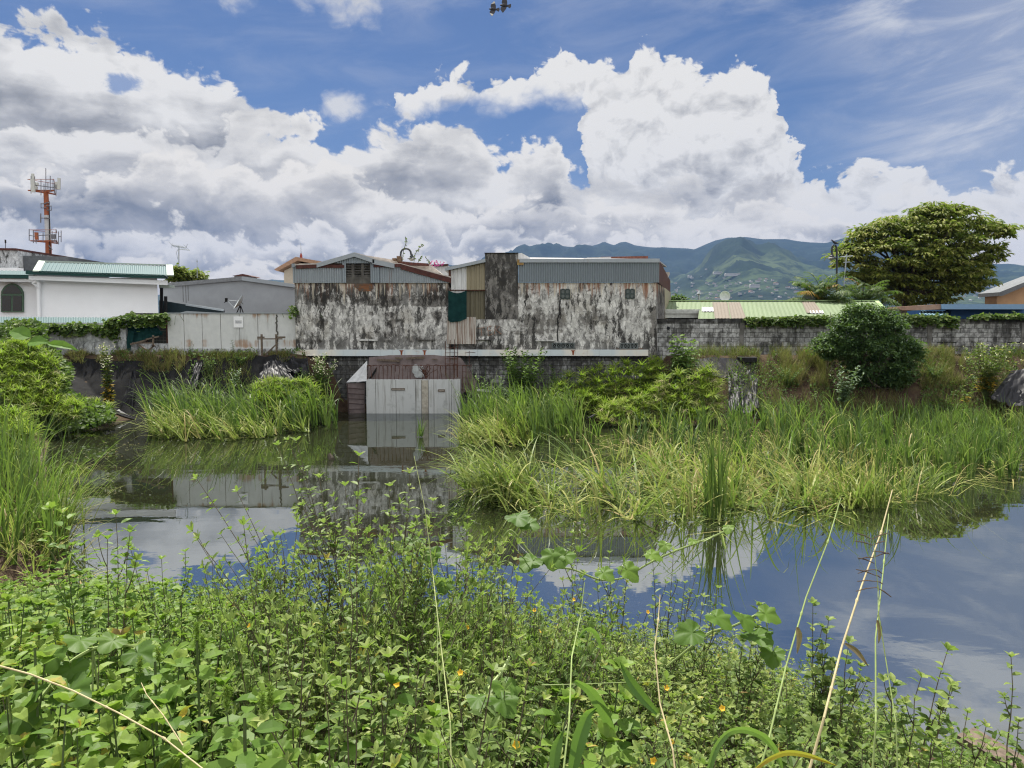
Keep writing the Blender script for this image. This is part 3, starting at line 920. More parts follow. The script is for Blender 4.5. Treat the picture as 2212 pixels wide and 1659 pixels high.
# louvre of concrete blades
g = Geo()
lx0, lx1 = X(744, FD), X(804, FD)
box(g, lx0, lx1, FD - .02, FD + .3, zt - .05, Z(597, FD))
for q in (0, .34, .68, 1.):
    xx_ = lx0 + (lx1 - lx0) * q
    box(g, xx_ - .06, xx_ + .06, FD - .01, FD + .2, Z(597, FD), Z(568, FD))
for c_ in range(3):
    for r_ in range(5):
        zz = Z(594 - r_ * 5.3, FD) + R.uniform(-.01, .01)
        xa, xb = lx0 + (lx1 - lx0) * .34 * c_ + .06, lx0 + (lx1 - lx0) * .34 * (c_ + 1) - .06
        obox(g, ((xa + xb) / 2, FD + .08, zz), (1, 0, R.uniform(-.01, .01)), (0, .8, .6), (0, -.6, .8), (xb - xa) / 2, .085, .02)
g.build('louvre_vent', M_concrete_dark, t1)
g = Geo(); box(g, lx0, lx1, FD + 1.4, FD + 1.5, zt, Z(560, FD)); g.build('louvre_back', M_black, t1)
# exposed brick where the plaster fell
m, b, p, o = new_mat('exposed_brick')
ps = b.pos(); x_, y_, z_ = b.sep(ps)
br = b.node('ShaderNodeTexBrick'); b.put(br.inputs['Vector'], b.xyz(x_, z_, 0)); b.put(br.inputs['Scale'], 1.)
b.put(br.inputs['Brick Width'], .24); b.put(br.inputs['Row Height'], .075); b.put(br.inputs['Mortar Size'], .008)
b.put(br.inputs['Color1'], (.22, .095, .045)); b.put(br.inputs['Color2'], (.14, .065, .035)); b.put(br.inputs['Mortar'], (.13, .09, .06))
S(b, p, b.mix(b.ss(b.noise(ps, 5, 5, .65), .44, .6), br.outputs[0], (.10, .085, .07)), .95, 0, .1)
M_brick = m
g = Geo(); pxprism(g, [(766, 612.5), (803, 612), (804, 624), (801, 629), (786, 630), (776, 629), (770, 623), (764, 618)], FD - .012, .1); g.build('exposed_brick', M_brick, t1)
# roof: thin folded slab running back, with grey cap along the gable
z572, z569 = Z(572, FD), Z(569, FD)
out = [(636, 571), (686, 568.5), (767, 545.5), (853, 568.5), (866, 569), (975, 598)]
g = Geo()
pts = [pz(*q) for q in out]; pl = [(x, z - .07) for x, z in pts[::-1]]
prism(g, pts + pl, FD - .1, FD + 12)
g.build('roof', M_pinkroof, t1)
g = Geo()
for a_, b_, w_ in [((686, 570.5), (767, 547), .16), ((767, 547), (810, 561.5), .16), ((806, 561.5), (853, 571), .18)]:
    (xa, za), (xb, zb_) = pz(*a_), pz(*b_)
    prism(g, [(xa, za - w_), (xb, zb_ - w_), (xb, zb_ + .02), (xa, za + .02)], FD - .17, FD - .12)
g.build('gable_flashing', M_flash, t1)
g = Geo()
for a_, b_, w_ in [((641, 573.2), (686, 571.5), .15), ((686, 571.5), (744, 572.5), .13), ((808, 571), (866, 570.5), .13), ((866, 570.5), (975, 600.5), .22)]:
    (xa, za), (xb, zb_) = pz(*a_), pz(*b_)
    prism(g, [(xa, za - w_), (xb, zb_ - w_), (xb, zb_), (xa, za)], FD - .11, FD - .06)
g.build('eave_beam', M_rustbeam, t1)
g = Geo(); box(g, X(634.5, FD), X(641, FD), FD - .13, FD + .3, Z(578, FD), Z(570, FD)); g.build('corner_cap', M_galv2, t1)
g = Geo()
box(g, X(776, FD), X(796, FD), FD - .09, FD + .05, Z(736.3, FD), Z(732.3, FD)); box(g, X(797, FD), X(816, FD), FD - .09, FD + .05, Z(736.5, FD), Z(732.5, FD))
g.build('wall_ledge', M_ledge, t1)
g = Geo(); box(g, X(902, FD), X(941, FD), FD - .09, FD + .05, Z(735.3, FD), Z(733.4, FD)); g.build('wall_ledge', M_concrete_dark, t1)
# rear roof hump seen above the right slope
t = thing('rear_roof', 'pale worn roof slope with a brown chimney stub rising behind the left gable', 'roof', (X(860, 38), 38, Z(590, 38)))
g = Geo(); pxprism(g, [(770, 549), (800, 553), (862, 563), (930, 572), (952, 590), (780, 590)], 36., 6); g.build('roof_sheet', M_pinkroof, t)
g = Geo(); pxprism(g, [(860, 565), (925, 569), (926, 574), (860, 572)], 35.6, .3); g.build('roof_beam', M_rustbeam, t)
g = Geo(); box(g, X(858.5, 35.5), X(867, 35.5), 35.5, 36, Z(565, 35.5), Z(553, 35.5)); box(g, X(849, 35.4), X(857, 35.4), 35.4, 35.9, Z(562, 35.4), Z(557.5, 35.4)); g.build('chimney', plain('umber_render', (.13, .085, .055), .9, var=.5), t)
tw = thing('bougainvillea', 'tall bare bougainvillea sprays with a pink tuft behind the left warehouse roof', 'climbing plant', (X(890, 37), 37, Z(575, 37)))
M_farleaf = leafmat('distant_leaf', [(.0, (.035, .055, .018)), (.5, (.07, .10, .03)), (1, (.13, .15, .05))])
M_twig = plain('thin_twig', (.06, .05, .035), .9)
M_pink = plain('pink_bract', (.42, .06, .22), .7)
gs, gl, gp = Geo(), Geo(), Geo()
for (pp, n_) in [([(868, 572), (872, 540), (878, 522), (876, 511)], 26), ([(893, 574), (897, 548), (906, 535), (914, 527)], 24), ([(898, 575), (907, 560), (910, 553)], 12), ([(930, 575), (926, 565), (920, 557)], 12)]:
    q = np.array([P(a, c_, 37) for a, c_ in pp]); tube(gs, q, .014, 4)
    tt = R.uniform(.1, 1, n_) * (len(q) - 1); i0 = np.minimum(tt.astype(int), len(q) - 2); f = tt - i0
    pos = q[i0] * (1 - f)[:, None] + q[i0 + 1] * f[:, None]
    leaves(gl, pos, R.normal(size=(n_, 3)), R.normal(size=(n_, 3)), .10, .06, ELLIP, tint=R.random(n_))
n_ = 40; c_ = np.array(P(942, 570, 37)); leaves(gp, c_ + R.normal(size=(n_, 3)) * (.2, .2, .07), R.normal(size=(n_, 3)), R.normal(size=(n_, 3)), .10, .07, ELLIP, tint=R.random(n_))
gs.build('twig', M_twig, tw); gl.build('foliage', M_farleaf, tw); gp.build('blossom', M_pink, tw)

# lean-to between the buildings
t2 = thing('lean_to', 'narrow lean-to of white and yellowed translucent ribbed sheets between the warehouses', 'lean-to', (X(1008, FD), FD + .05, Z(755, FD)))
rake = lin(X(963, FD), Z(584, FD), X(1049, FD), Z(563, FD))
m, b, p, o = new_mat('translucent_sheet')
ps = b.pos(); n = b.noise(b.xyz(b.m('MULTIPLY', b.sep(ps)[0], 4), 0, b.m('MULTIPLY', b.sep(ps)[2], .4)), 2, 5, .6)
S(b, p, b.ramp(n, [(.3, (.50, .51, .50)), (.7, (.74, .75, .75))]), .4)
M_trans = m
M_yell = metal_sheet('yellowed_sheet', (.34, .30, .20), .05, .5, rcol=(.14, .12, .07), metal=0)
M_olive = metal_sheet('olive_sheet', (.15, .135, .085), -.05, .5, rcol=(.08, .07, .04), metal=0)
g = Geo(); corr(g, X(975, FD), X(1008, FD), Z(640, FD), lambda x: rake(x) - .05, FD + .06, .16, .03, box_rib=True); g.build('white_panel', M_trans, t2)
g = Geo(); corr(g, X(1008, FD), X(1049, FD), Z(628, FD), lambda x: rake(x) - .05, FD + .06, .2, .03, box_rib=True); g.build('yellowed_panel', M_yell, t2)
g = Geo(); corr(g, X(1006, FD), X(1049, FD), Z(690, FD), Z(626, FD), FD + .1, .2, .03, box_rib=True); g.build('lower_panel', M_olive, t2)
g = Geo(); box(g, X(968, FD), X(1049, FD), FD + .3, FD + .6, Z(756, FD) - .3, Z(592, FD)); g.build('wall', W2, t2)
g = Geo(); prism(g, [(X(962, FD), Z(585.5, FD)), (X(1049, FD), Z(566.5, FD)), (X(1049, FD), Z(559.5, FD)), (X(962, FD), Z(579, FD))], FD - .12, FD + 9); g.build('roof_flashing', M_flash, t2)
g = Geo(); tube(g, [P(971, 627, FD), P(1049, 627, FD)], .025, 5); tube(g, [(X(972, FD), FD - .02, Z(608, FD)), (X(972, FD), FD - .02, Z(583, FD))], .05, 5); g.build('rail', M_rebar, t2)
M_rustsheet = metal_sheet('rusted_white_sheet', (.58, .55, .50), .75, .7, streak=9, rcol=(.17, .095, .06), metal=0)
g = Geo(); corr(g, X(966, FD), X(1028.5, FD), Z(743, FD), Z(685, FD), FD - .1, .1, .02)
tag(g.build('rusty_sheet', M_rustsheet, loc=P(997, 743, FD)), 'rust streaked white corrugated sheet leaning under the green netting', 'metal sheet')

# shade net on the lean-to
m, b, p, o = new_mat('shade_net')
ps = b.pos(); n = b.noise(ps, 5, 4, .6)
S(b, p, b.ramp(n, [(.3, (.004, .022, .022)), (.7, (.010, .042, .040))]), .9, 0, .1)
M_net = m


def cloth(g, TL, TR, BR, BL, nu, nv, amp, freq, sag=0., mi=0, seed=0, edge=.0, vf=.22):
    """cloth-like sheet between four corners with folds running from top to bottom"""
    u, v = np.meshgrid(np.linspace(0, 1, nu), np.linspace(0, 1, nv))
    TL, TR, BR, BL = [np.array(q, float) for q in (TL, TR, BR, BL)]
    Q = ((1 - u) * (1 - v))[..., None] * TL + (u * (1 - v))[..., None] * TR + (u * v)[..., None] * BR + ((1 - u) * v)[..., None] * BL
    nrm = np.cross(TR - TL, BL - TL); nrm /= np.linalg.norm(nrm)
    if nrm[1] > 0: nrm = -nrm
    w = fbm(u * freq + seed * 3.1 + .8 * v, v * freq * vf, 4, seed) - .5 + .35 * (fbm(u * freq * 2.7, v * freq * .8, 3, seed + 5) - .5)
    Q = Q + nrm * (w * amp * 2)[..., None]
    Q[..., 2] += (-sag * np.sin(PI * u) * (1 - v)) + edge * (fbm(u * 9, v * 0 + seed, 3, seed) - .5) * v
    i, j = np.meshgrid(np.arange(nu - 1), np.arange(nv - 1)); i, j = i.ravel(), j.ravel()
    g.add(Q.reshape(-1, 3), np.stack([j * nu + i, (j + 1) * nu + i, (j + 1) * nu + i + 1, j * nu + i + 1], 1), mi)


g = Geo()
cloth(g, P(968.5, 627, FD - .14), P(1008, 627, FD - .14), P(1008, 688, FD - .16), P(968, 692, FD - .16), 24, 20, .05, 3, .12, seed=2)
cloth(g, P(968, 692, FD - .161), P(1008, 688, FD - .161), P(994, 694, FD - .18), P(974, 696, FD - .18), 12, 5, .03, 3, 0, seed=3)
tag(g.build('shade_net', M_net, smooth=True, loc=P(988, 695, FD - .16)), 'dark green shade net hung over the white ribbed panels', 'shade net')

# chimney-like block and right warehouse
t3 = thing('warehouse', 'mouldy warehouse with grey corrugated band, two small windows and tall dark end block', 'warehouse', (X(1235, FD), FD, zb))
xr = X(1417, FD)
g = Geo(); prism(g, [(X(1029, FD), zb - .3), (xr, zb - .3), (xr, zt - .02), (X(1119, FD), zt - .02), (X(1119, FD), Z(690, FD)), (X(1029, FD), Z(690, FD))], FD, FD + .25); g.build('wall', W2, t3)
g = Geo(); prism(g, [(X(1048, FD), Z(690, FD)), (X(1119, FD), Z(690, FD)), (X(1119, FD), Z(547.5, FD)), (X(1048, FD), Z(547.5, FD))], FD - .004, FD + 1.4); g.build('end_block', W3, t3)
g = Geo(); box(g, X(1047, FD), X(1119.5, FD), FD - .05, FD + 1.5, Z(547.5, FD), Z(546, FD)); g.build('coping', M_black, t3)
g = Geo(); corr(g, X(1120, FD), X(1421.5, FD), Z(610.5, FD), Z(566, FD), FD - .06, .1, .024); g.build('cladding', M_galv2, t3)
g = Geo()
for xa, xb in ((1122, 1182), (1182.3, 1259), (1259.3, 1421.8)):
    box(g, X(xa, FD), X(xb, FD), FD - .12, FD - .08, Z(567.5, FD), Z(559.4, FD) + R.uniform(-.01, .01))
g.build('top_flashing', M_flash, t3)
g = Geo(); box(g, X(1117, FD), X(1131, FD), FD - .11, FD - .05, Z(573, FD), Z(561, FD)); g.build('rusty_patch', plain('rust_patch', (.26, .20, .07), .8, var=.6, col2=(.18, .07, .03)), t3)
g = Geo(); prism(g, [pz(1119, 547), pz(1127, 546), pz(1145, 556), pz(1143, 560), pz(1119, 560)], FD + .1, FD + .9); g.build('roof_scrap', M_trans, t3)
# side wall receding to the right, rusted eave above it
Db = FD + 13
def side(pts, mat, name, th=.12):
    # pts given as (px, py, depth) around a flaring side face
    q = [np.array(P(*a)) for a in pts]
    n_ = np.cross(q[1] - q[0], q[2] - q[0]); n_ /= np.linalg.norm(n_)
    if n_[0] < 0: n_ = -n_
    g = Geo(); k = len(q)
    V = q + [a - n_ * th for a in q]
    g.add(V, [tuple(range(k)), tuple(range(2 * k - 1, k - 1, -1))] + [(i, (i + 1) % k, (i + 1) % k + k, i + k) for i in range(k)])
    return g.build(name, mat, t3)
side([(1417.6, 608, FD), (1436, 622, FD + 6), (1436, 702, FD + 6), (1417.6, 760, FD)], weathered('side_plaster', 6, -.1, zt, .05), 'side_wall')
side([(1436.3, 622, FD + 6), (1449, 632, FD + 11), (1449, 702, FD + 11), (1436.3, 702, FD + 6)], M_yell, 'rear_side_wall')
side([(1422.5, 559, FD), (1448, 606, FD + 11), (1448, 634, FD + 11), (1436, 622, FD + 6), (1421.8, 610, FD)], M_rustbeam, 'rusted_eave')
g = Geo(); pxprism(g, [(1429, 588), (1446, 587.5), (1447, 592), (1440, 606), (1431, 596)], FD + 8, .4); g.build('rear_eave', M_pinkroof, t3)
g = Geo(); q = [P(1420, 559.2, FD - .08), P(1122, 559.2, FD - .08), P(1140, 556, FD + 12), P(1440, 575, FD + 12)]
g.add(q + [(a[0], a[1], a[2] - .06) for a in q], [(0, 1, 2, 3), (7, 6, 5, 4), (0, 4, 5, 1), (1, 5, 6, 2), (2, 6, 7, 3), (3, 7, 4, 0)]); g.build('roof', M_roofsheet, t3)
# windows and floor vents
M_frame = plain('dark_green_frame', (.045, .062, .058), .7, var=.4)
M_bar = plain('grey_vent_frame', (.14, .16, .16), .8, var=.4)
M_pane = plain('dusty_pane', (.030, .036, .036), .25, spec=.6)
for (xa, xb, ya, yb) in [(1211, 1230, 625, 645), (1351, 1369, 625, 644.5)]:
    g = Geo(); x0, x1, z0, z1 = X(xa, FD), X(xb, FD), Z(yb, FD), Z(ya, FD)
    for q in (0, .5, 1):
        xc = x0 + (x1 - x0) * q; box(g, xc - .028, xc + .028, FD - .035, FD - .004, z0, z1)
        zc = z0 + (z1 - z0) * q
        for s_ in (0, 1): box(g, x0 + (x1 - x0) * .5 * s_ + .028, x0 + (x1 - x0) * .5 * (s_ + 1) - .028, FD - .035, FD - .004, zc - .028, zc + .028)
    f = g.build('window', M_frame, t3)
    g = Geo(); box(g, x0, x1, FD - .012, FD - .003, z0, z1); g.build('pane', M_pane, f)
    g = Geo()
    for q in (.25, .75):
        for s_ in (.25, .75): lathe(g, [(.0, 0), (.075, .0), (.075, .012), (.0, .012)], (x0 + (x1 - x0) * q, FD - .026, z0 + (z1 - z0) * s_), 12, axis='y')
    g.build('vent_disc', plain('vent_disc', (.10, .115, .11), .6), f)
for (xa, xb, ya, yb, n_) in [(1193, 1240, 742, 751, 5), (1340, 1377, 742.5, 752, 5)]:
    g = Geo(); x0, x1, z0, z1 = X(xa, FD), X(xb, FD), Z(yb, FD), Z(ya, FD)
    for q in range(n_ + 1):
        xc = x0 + (x1 - x0) * q / n_; box(g, xc - .02, xc + .02, FD - .06, FD - .004, z0, z1)
    box(g, x0 - .03, x1 + .03, FD - .075, FD - .004, z1, z1 + .035); box(g, x0 - .03, x1 + .03, FD - .065, FD - .004, z0 - .03, z0)
    for q in range(n_):
        a_ = x0 + (x1 - x0) * q / n_ + .02; c_ = x0 + (x1 - x0) * (q + 1) / n_ - .02
        bar(g, (a_, FD - .03, z0), (c_, FD - .03, z1), .018); bar(g, (a_, FD - .035, z1), (c_, FD - .035, z0), .018)
    f = g.build('floor_vent', M_bar, t3)
    g = Geo(); box(g, x0, x1, FD - .02, FD - .003, z0, z1); g.build('pane', M_black, f)
g = Geo(); box(g, X(1157, FD), X(1198.5, FD), FD - .1, FD + .05, Z(737, FD), Z(734, FD)); g.build('wall_ledge', M_ledge, t3)
g = Geo(); box(g, X(1029, FD), X(1063, FD), FD - .1, FD + .05, Z(735, FD), Z(733.4, FD)); g.build('wall_ledge', M_concrete_dark, t3)
g = Geo(); tube(g, [P(a, c_, FD - .01) for a, c_ in [(1210.5, 646), (1208, 662), (1209, 676), (1204, 690), (1205.5, 706), (1204, 720), (1205, 737)]], .022, 5); g.build('crack', M_black, t3)
g = Geo(); pxprism(g, [(1330, 753), (1345, 752.6), (1388, 752.6), (1391, 757), (1383, 758), (1340, 757.6)], FD - .014, .1); g.build('exposed_brick', M_brick, t3)
# graffiti scratched in rust coloured paint
g = Geo()
for l in [[(1032, 709), (1046, 708)], [(1039, 709), (1041, 726)], [(1053, 707), (1055, 726), (1064, 721)], [(1053, 707), (1062, 704)], [(1054, 715), (1062, 713)], [(1068, 722), (1070, 704), (1080, 705), (1071, 713), (1083, 722)]]:
    tube(g, [P(a, c_, FD - .004) for a, c_ in l], .012, 4)
g.build('graffiti', plain('faded_red_paint', (.30, .16, .10), .9), t3)

# white rail flashing along the foot of both warehouses
m, b, p, o = new_mat('stained_white_rail')
ps = b.pos(); x_, y_, z_ = b.sep(ps)
rs = b.noise(b.xyz(b.m('MULTIPLY', x_, .9), 0, b.m('MULTIPLY', z_, 2.2)), 1.3, 6, .62)
c = b.mix(b.ss(b.noise(b.xyz(b.m('MULTIPLY', x_, .6), 2, b.m('MULTIPLY', z_, .5)), 1.2, 4), .42, .6), (.50, .56, .58), (.66, .63, .56))
c = b.mix(b.m('MULTIPLY', b.ss(rs, .58, .76), .75), c, (.33, .17, .08))
S(b, p, c, .6)
M_rail = m
g = Geo()
xs_ = np.linspace(X(638, FD), X(1400, FD), 30)
for i_ in range(29):
    j_ = R.uniform(-.006, .006)
    box(g, xs_[i_] + .003, xs_[i_ + 1] - .003, FD - .17 + j_, FD - .13 + j_, Z(768.5, FD) + j_, Z(755, FD))
box(g, xs_[0], xs_[-1], FD - .13, FD + .02, Z(757, FD), Z(755.8, FD))
rail = g.build('foot_rail', M_rail, loc=(X(1000, FD), FD - .15, Z(769, FD)))
tag(rail, 'long stained white metal rail along the foot of both warehouses', 'metal rail')
g = Geo()
for px_ in (917, 1238, 867):
    (xa, za) = pz(px_, 756.5, FD - .175)
    prism(g, [(xa - .1, za), (xa + .1, za), (xa + .05, za - .05), (xa + .03, za - .2), (xa - .03, za - .2), (xa - .04, za - .06)], FD - .179, FD - .172)
g.build('rust_run', plain('rust_run', (.26, .075, .03), .9, var=.5), rail)
# scalloped sheet edge under the rail, coloured black for its small shadows
g = Geo(); corr(g, X(640, FD), X(1400, FD), Z(771.5, FD), Z(768, FD), FD - .12, .2, .03); g.build('scallop_shadow', M_black, rail)
# retaining wall of dark blocks
M_blockdark = blockwall('dark_block', .62, .75)
g = Geo(); box(g, X(655, FD), X(1400, FD), FD + .06, FD + .3, -.6, Z(769, FD) + .05)
for px_ in (740, 1045, 1200, 1330): box(g, X(px_, FD) - .12, X(px_, FD) + .12, FD + .02, FD + .059, -.6, Z(771, FD))
tag(g.build('retaining_wall', M_blockdark, loc=(X(1000, FD), FD + .1, 0)), 'dark mildewed block retaining wall below the white rail', 'retaining wall')

# ------------------------------------------------------------------ culvert box, cloth sheet, rebar
BD = 31.15
m, b, p, o = new_mat('board_marked_concrete')
ps = b.pos(); x_, y_, z_ = b.sep(ps)
n = b.noise(ps, 2.2, 8, .65); st = b.noise(b.xyz(b.m('MULTIPLY', x_, 7), y_, b.m('MULTIPLY', z_, .5)), 1, 6, .65)
sh = b.noise(b.xyz(b.m('FLOOR', b.m('MULTIPLY', x_, 1.25)), 0, 0), 9.3, 0)
c = b.mix(sh, (.40, .42, .42), (.56, .57, .56)); c = b.mix(b.ss(st, .5, .74), c, (.22, .215, .19)); c = b.mix(b.m('MULTIPLY', b.ss(n, .52, .7), .6), c, (.26, .27, .26))
c = b.mix(b.m('MULTIPLY', b.ss(b.noise(b.xyz(b.m('MULTIPLY', x_, 9), 3, b.m('MULTIPLY', z_, .6)), 1, 4), .64, .72), .6), c, (.09, .09, .08))
S(b, p, c, .9, 0, .2, b.bump(n, .3, .01)); M_box = m
tb = thing('concrete_culvert', 'pale board-marked concrete box wall standing in the pond below a brown cloth', 'culvert', (X(890, BD), BD, 0))
x0, x1 = X(789, BD), X(993, BD); z1 = Z(820, BD)
g = Geo(); box(g, x0, x1, BD, BD + .22, -.6, z1); box(g, x0, x0 + .2, BD + .22, FD + .05, -.6, z1); box(g, x1 - .2, x1, BD + .22, FD + .05, -.6, z1); wl = g.build('wall', M_box, tb)
g = Geo()
for px_ in (809.5, 853.5, 896.5, 909, 924, 936, 969, 974): box(g, X(px_, BD) - .008, X(px_, BD) + .008, BD - .004, BD + .01, -.5, z1 - .01)
g.build('form_joint', M_concrete_dark, wl)
g = Geo(); box(g, X(909.5, BD), X(923.5, BD), BD - .02, BD + .01, -.5, z1 - .03); g.build('pilaster', plain('tan_concrete', (.40, .37, .31), .9, var=.35), wl)
for xa, xb, ya, yb in [(844, 873, 838.5, 843), (945, 960, 841, 846)]:
    g = Geo(); a0, a1, c0, c1 = X(xa, BD), X(xb, BD), Z(yb, BD), Z(ya, BD)
    box(g, a0, a1, BD - .03, BD - .004, c0, c0 + .02); box(g, a0, a1, BD - .03, BD - .004, c1 - .02, c1); box(g, a0, a0 + .02, BD - .028, BD - .004, c0, c1); box(g, a1 - .02, a1, BD - .028, BD - .004, c0, c1)
    g.build('slot_frame', M_wood, wl)
    g = Geo(); box(g, a0, a1, BD - .012, BD - .003, c0, c1); g.build('slot_board', plain('pale_board', (.34, .30, .26), .9), wl)

m, b, p, o = new_mat('brown_geotextile')
ps = b.pos(); x_, y_, z_ = b.sep(ps)
n = b.noise(ps, 4, 7, .65); st = b.noise(b.xyz(b.m('MULTIPLY', x_, 3), y_, b.m('MULTIPLY', z_, .7)), 1.5, 6, .6)
wvv = b.noise(ps, 70, 2)
S(b, p, b.mix(b.ss(st, .55, .75), b.ramp(b.m('ADD', b.m('MULTIPLY', n, .7), b.m('MULTIPLY', wvv, .3)), [(.3, (.125, .098, .095)), (.7, (.235, .195, .19))]), (.10, .075, .07)), .95, 0, .1)
M_geo = m
g = Geo()
sD = FD - .2
def geos(TL, TR, BR, BL, nu, nv, amp, fr, seed):
    cloth(g, P(*TL), P(*TR), P(*BR), P(*BL), nu, nv, amp, fr, 0, seed=seed)
geos((797, 772, sD), (838, 767.5, sD), (838, 845, sD - .1), (793, 845, sD - .1), 14, 20, .05, 3, 4)
geos((838, 767.2, sD), (940, 766.5, sD), (940, 845, sD - .1), (838, 845, sD - .1), 40, 20, .04, 4, 5)
geos((940, 767, sD), (996, 773, sD), (1000, 850, sD - .1), (940, 845, sD - .1), 24, 20, .04, 3, 6)
geos((996, 773, sD), (997, 774, sD), (1029, 824, sD - .1), (1000, 850, sD - .1), 12, 20, .03, 3, 7)
geos((1000, 835, sD - .1), (1029, 824, sD - .1), (1024, 849, sD - .15), (1014, 852, sD - .12), 12, 10, .03, 3, 8)
geos((748.5, 828, BD - .1), (788, 827, BD + .25), (788, 893, BD + .25), (752, 893, BD - .05), 16, 22, .07, 2.5, 9)
sheet = g.build('cloth_sheet', M_geo, smooth=True, loc=P(890, 845, FD - .2))
tag(sheet, 'large brown geotextile cloth draped on the wall behind the concrete box', 'cloth sheet')
g = Geo()
q = [P(748, 826, BD - .12), P(793, 779, FD - .24), P(793, 800, FD - .26), P(792, 823, BD - .02), P(770, 825, BD - .08)]
g.add(q + [(a[0], a[1] + .02, a[2]) for a in q], [(0, 4, 3, 2, 1), (5, 6, 7, 8, 9), (0, 1, 6, 5), (1, 2, 7, 6), (2, 3, 8, 7), (3, 4, 9, 8), (4, 0, 5, 9)])
g.build('folded_flap', plain('pale_cloth_back', (.46, .47, .48), .9, var=.2), sheet)
g = Geo()
for yy in (838, 850, 861, 871, 884): bar(g, P(751, yy, BD - .16), P(786, yy + R.uniform(-3, 3), BD + .1), .03)
bar(g, P(750, 829, BD - .16), P(754, 892, BD - .12), .035)
g.build('fold_battens', plain('dark_batten', (.06, .04, .038), .9), sheet)
bl = Geo()
for (a_, c_, w_) in [((814, 777), (863, 780), .085), ((854, 773.5), (870, 774.5), .075), ((878, 774.5), (917, 772), .09), ((933, 776), (945, 776.5), .05), ((971, 775.5), (989, 775.5), .06)]:
    bar(bl, P(*a_, FD - .3), P(*c_, FD - .3), .04, w_)
    bl.build('batten', M_wood, sheet); bl = Geo()
g = Geo()
c0 = np.array(P(903, 803, FD - .32)); 
for k_ in range(7):
    lathe(g, [(0, 0), (.14, .01), (.11, .05), (0, .06)], c0 + np.array((R.uniform(-.12, .12), -.02 - .03 * R.random(), R.uniform(-.2, .2))), 9, axis='y')
g.build('cement_splash', plain('cement_splash', (.42, .44, .44), .9, var=.3), sheet)
g = Geo(); pxprism(g, [(797, 818), (812, 795), (815, 792), (813, 802), (801, 819)], FD - .31, .02); g.build('tear', M_black, sheet)

tr = thing('rebar_cage', 'row of hooped rusty rebar standing on top of the concrete box', 'rebar', (X(890, BD), BD + .1, z1))
g = Geo()
for k_ in range(24):
    px_ = 794 + k_ * 8.4 + R.uniform(-1.5, 1.5); lean = R.normal(0, 1.6)
    if 890 < px_ < 905: continue
    a_ = np.array(P(px_, 820, BD + .08)); c_ = np.array(P(px_ + lean, 790 + R.uniform(-2, 2), BD + .08)); d_ = c_ + np.array((R.uniform(.12, .2) * R.choice([-1, 1]), .05, R.uniform(-.02, .02)))
    e_ = d_ + np.array((0, 0, -R.uniform(.08, .25)))
    tube(g, [a_, c_, (c_ + d_) / 2 + np.array((0, 0, .03)), d_, e_], .013, 5)
tube(g, [P(792, 789.5, BD + .1), P(850, 788, BD + .1), P(905, 790, BD + .1), P(960, 789.5, BD + .1), P(1012, 789, BD + .1)], .011, 5)
g.build('hoop_bars', M_rebar, tr)
g = Geo()
for k_ in range(16):
    c_ = np.array(P(920, 816, BD + .1)); d_ = np.array((R.normal(0, .16), R.normal(0, .06), R.uniform(.35, .6)))
    tube(g, [c_ + R.normal(0, .03, 3), c_ + d_ * .5, c_ + d_ + np.array((R.normal(0, .08), 0, -.05))], .010, 4)
g.build('wire_tangle', M_rebar, tr)
tcg = thing('rebar_column', 'tall bundle of four upright rusty bars beside the right end of the concrete box', 'rebar', (X(976, BD + .3), BD + .3, z1))
g = Geo()
for px_, tp, bt in ((962, 737, 811), (972, 734, 817), (981.5, 733, 817), (988.5, 738, 815)): tube(g, [P(px_, bt, BD + .3), P(px_ + R.uniform(-1, 1), (tp + bt) / 2, BD + .3), P(px_ + .5, tp, BD + .3)], .015, 5)
g.build('upright_bars', M_rebar, tcg)
g = Geo()
for yy in (751, 762, 774, 786, 797): tube(g, [P(961, yy, BD + .29), P(990, yy + R.uniform(-1, 1), BD + .29)], .009, 4)
g.build('ties', M_rebar, tcg)
tcl = thing('rebar_cage', 'low rusty rebar ladder frame at the right of the concrete box', 'rebar', (X(1008, BD + .3), BD + .3, Z(842, BD)))
g = Geo()
for px_, tp, bt in ((999, 789, 845), (1006, 789, 848), (1013, 758, 850), (1017, 786, 846)): tube(g, [P(px_, bt, BD + .25), P(px_ + .6, tp, BD + .25)], .013, 5)
for yy in (790, 803, 816, 829, 840): tube(g, [P(998, yy, BD + .24), P(1019, yy + 1, BD + .24)], .010, 4)
tube(g, [P(1004, 762.5, BD + .2), P(1013, 761, BD + .2), P(1013, 758, BD + .2), P(1014, 761, BD + .2), P(1027, 762, BD + .2)], .012, 4)
g.build('ladder_bars', M_rebar, tcl)
# ------------------------------------------------------------------ boundary wall on the right
WD = 32.4
M_block = blockwall('grey_block', .84, .55)
M_cap = blockwall('mildewed_beam', .40, .9)
M_col = plain('wall_column', (.15, .145, .135), .95, var=.6, scale=3, bump=.3)
t = thing('block_wall', 'long grey block boundary wall with a black stained top beam', 'wall', (X(1800, WD), WD, PLAT))
xs0, xs1 = X(1412, WD), X(2212, WD) + 6
za, zc_ = Z(697, WD), Z(688.5, WD)
g = Geo(); box(g, xs0, xs1, WD, WD + .15, 0, za); g.build('blockwork', M_block, t)
g = Geo(); box(g, X(1408, WD), xs1, WD - .02, WD + .17, za, zc_); g.build('top_beam', M_cap, t)
for px_, w_ in ((1603, .1), (1806, .1), (2008.5, .1), (2212, .1)):
    g = Geo(); box(g, X(px_, WD) - w_, X(px_, WD) + w_, WD - .025, WD + .1, 0, za); g.build('column', M_col, t)
g = Geo(); box(g, X(1401.5, WD), X(1412.5, WD), WD - .03, WD + .2, 0, za - .002); g.build('end_column', plain('beige_column', (.30, .25, .20), .95, var=.5, scale=3), t)
g = Geo()
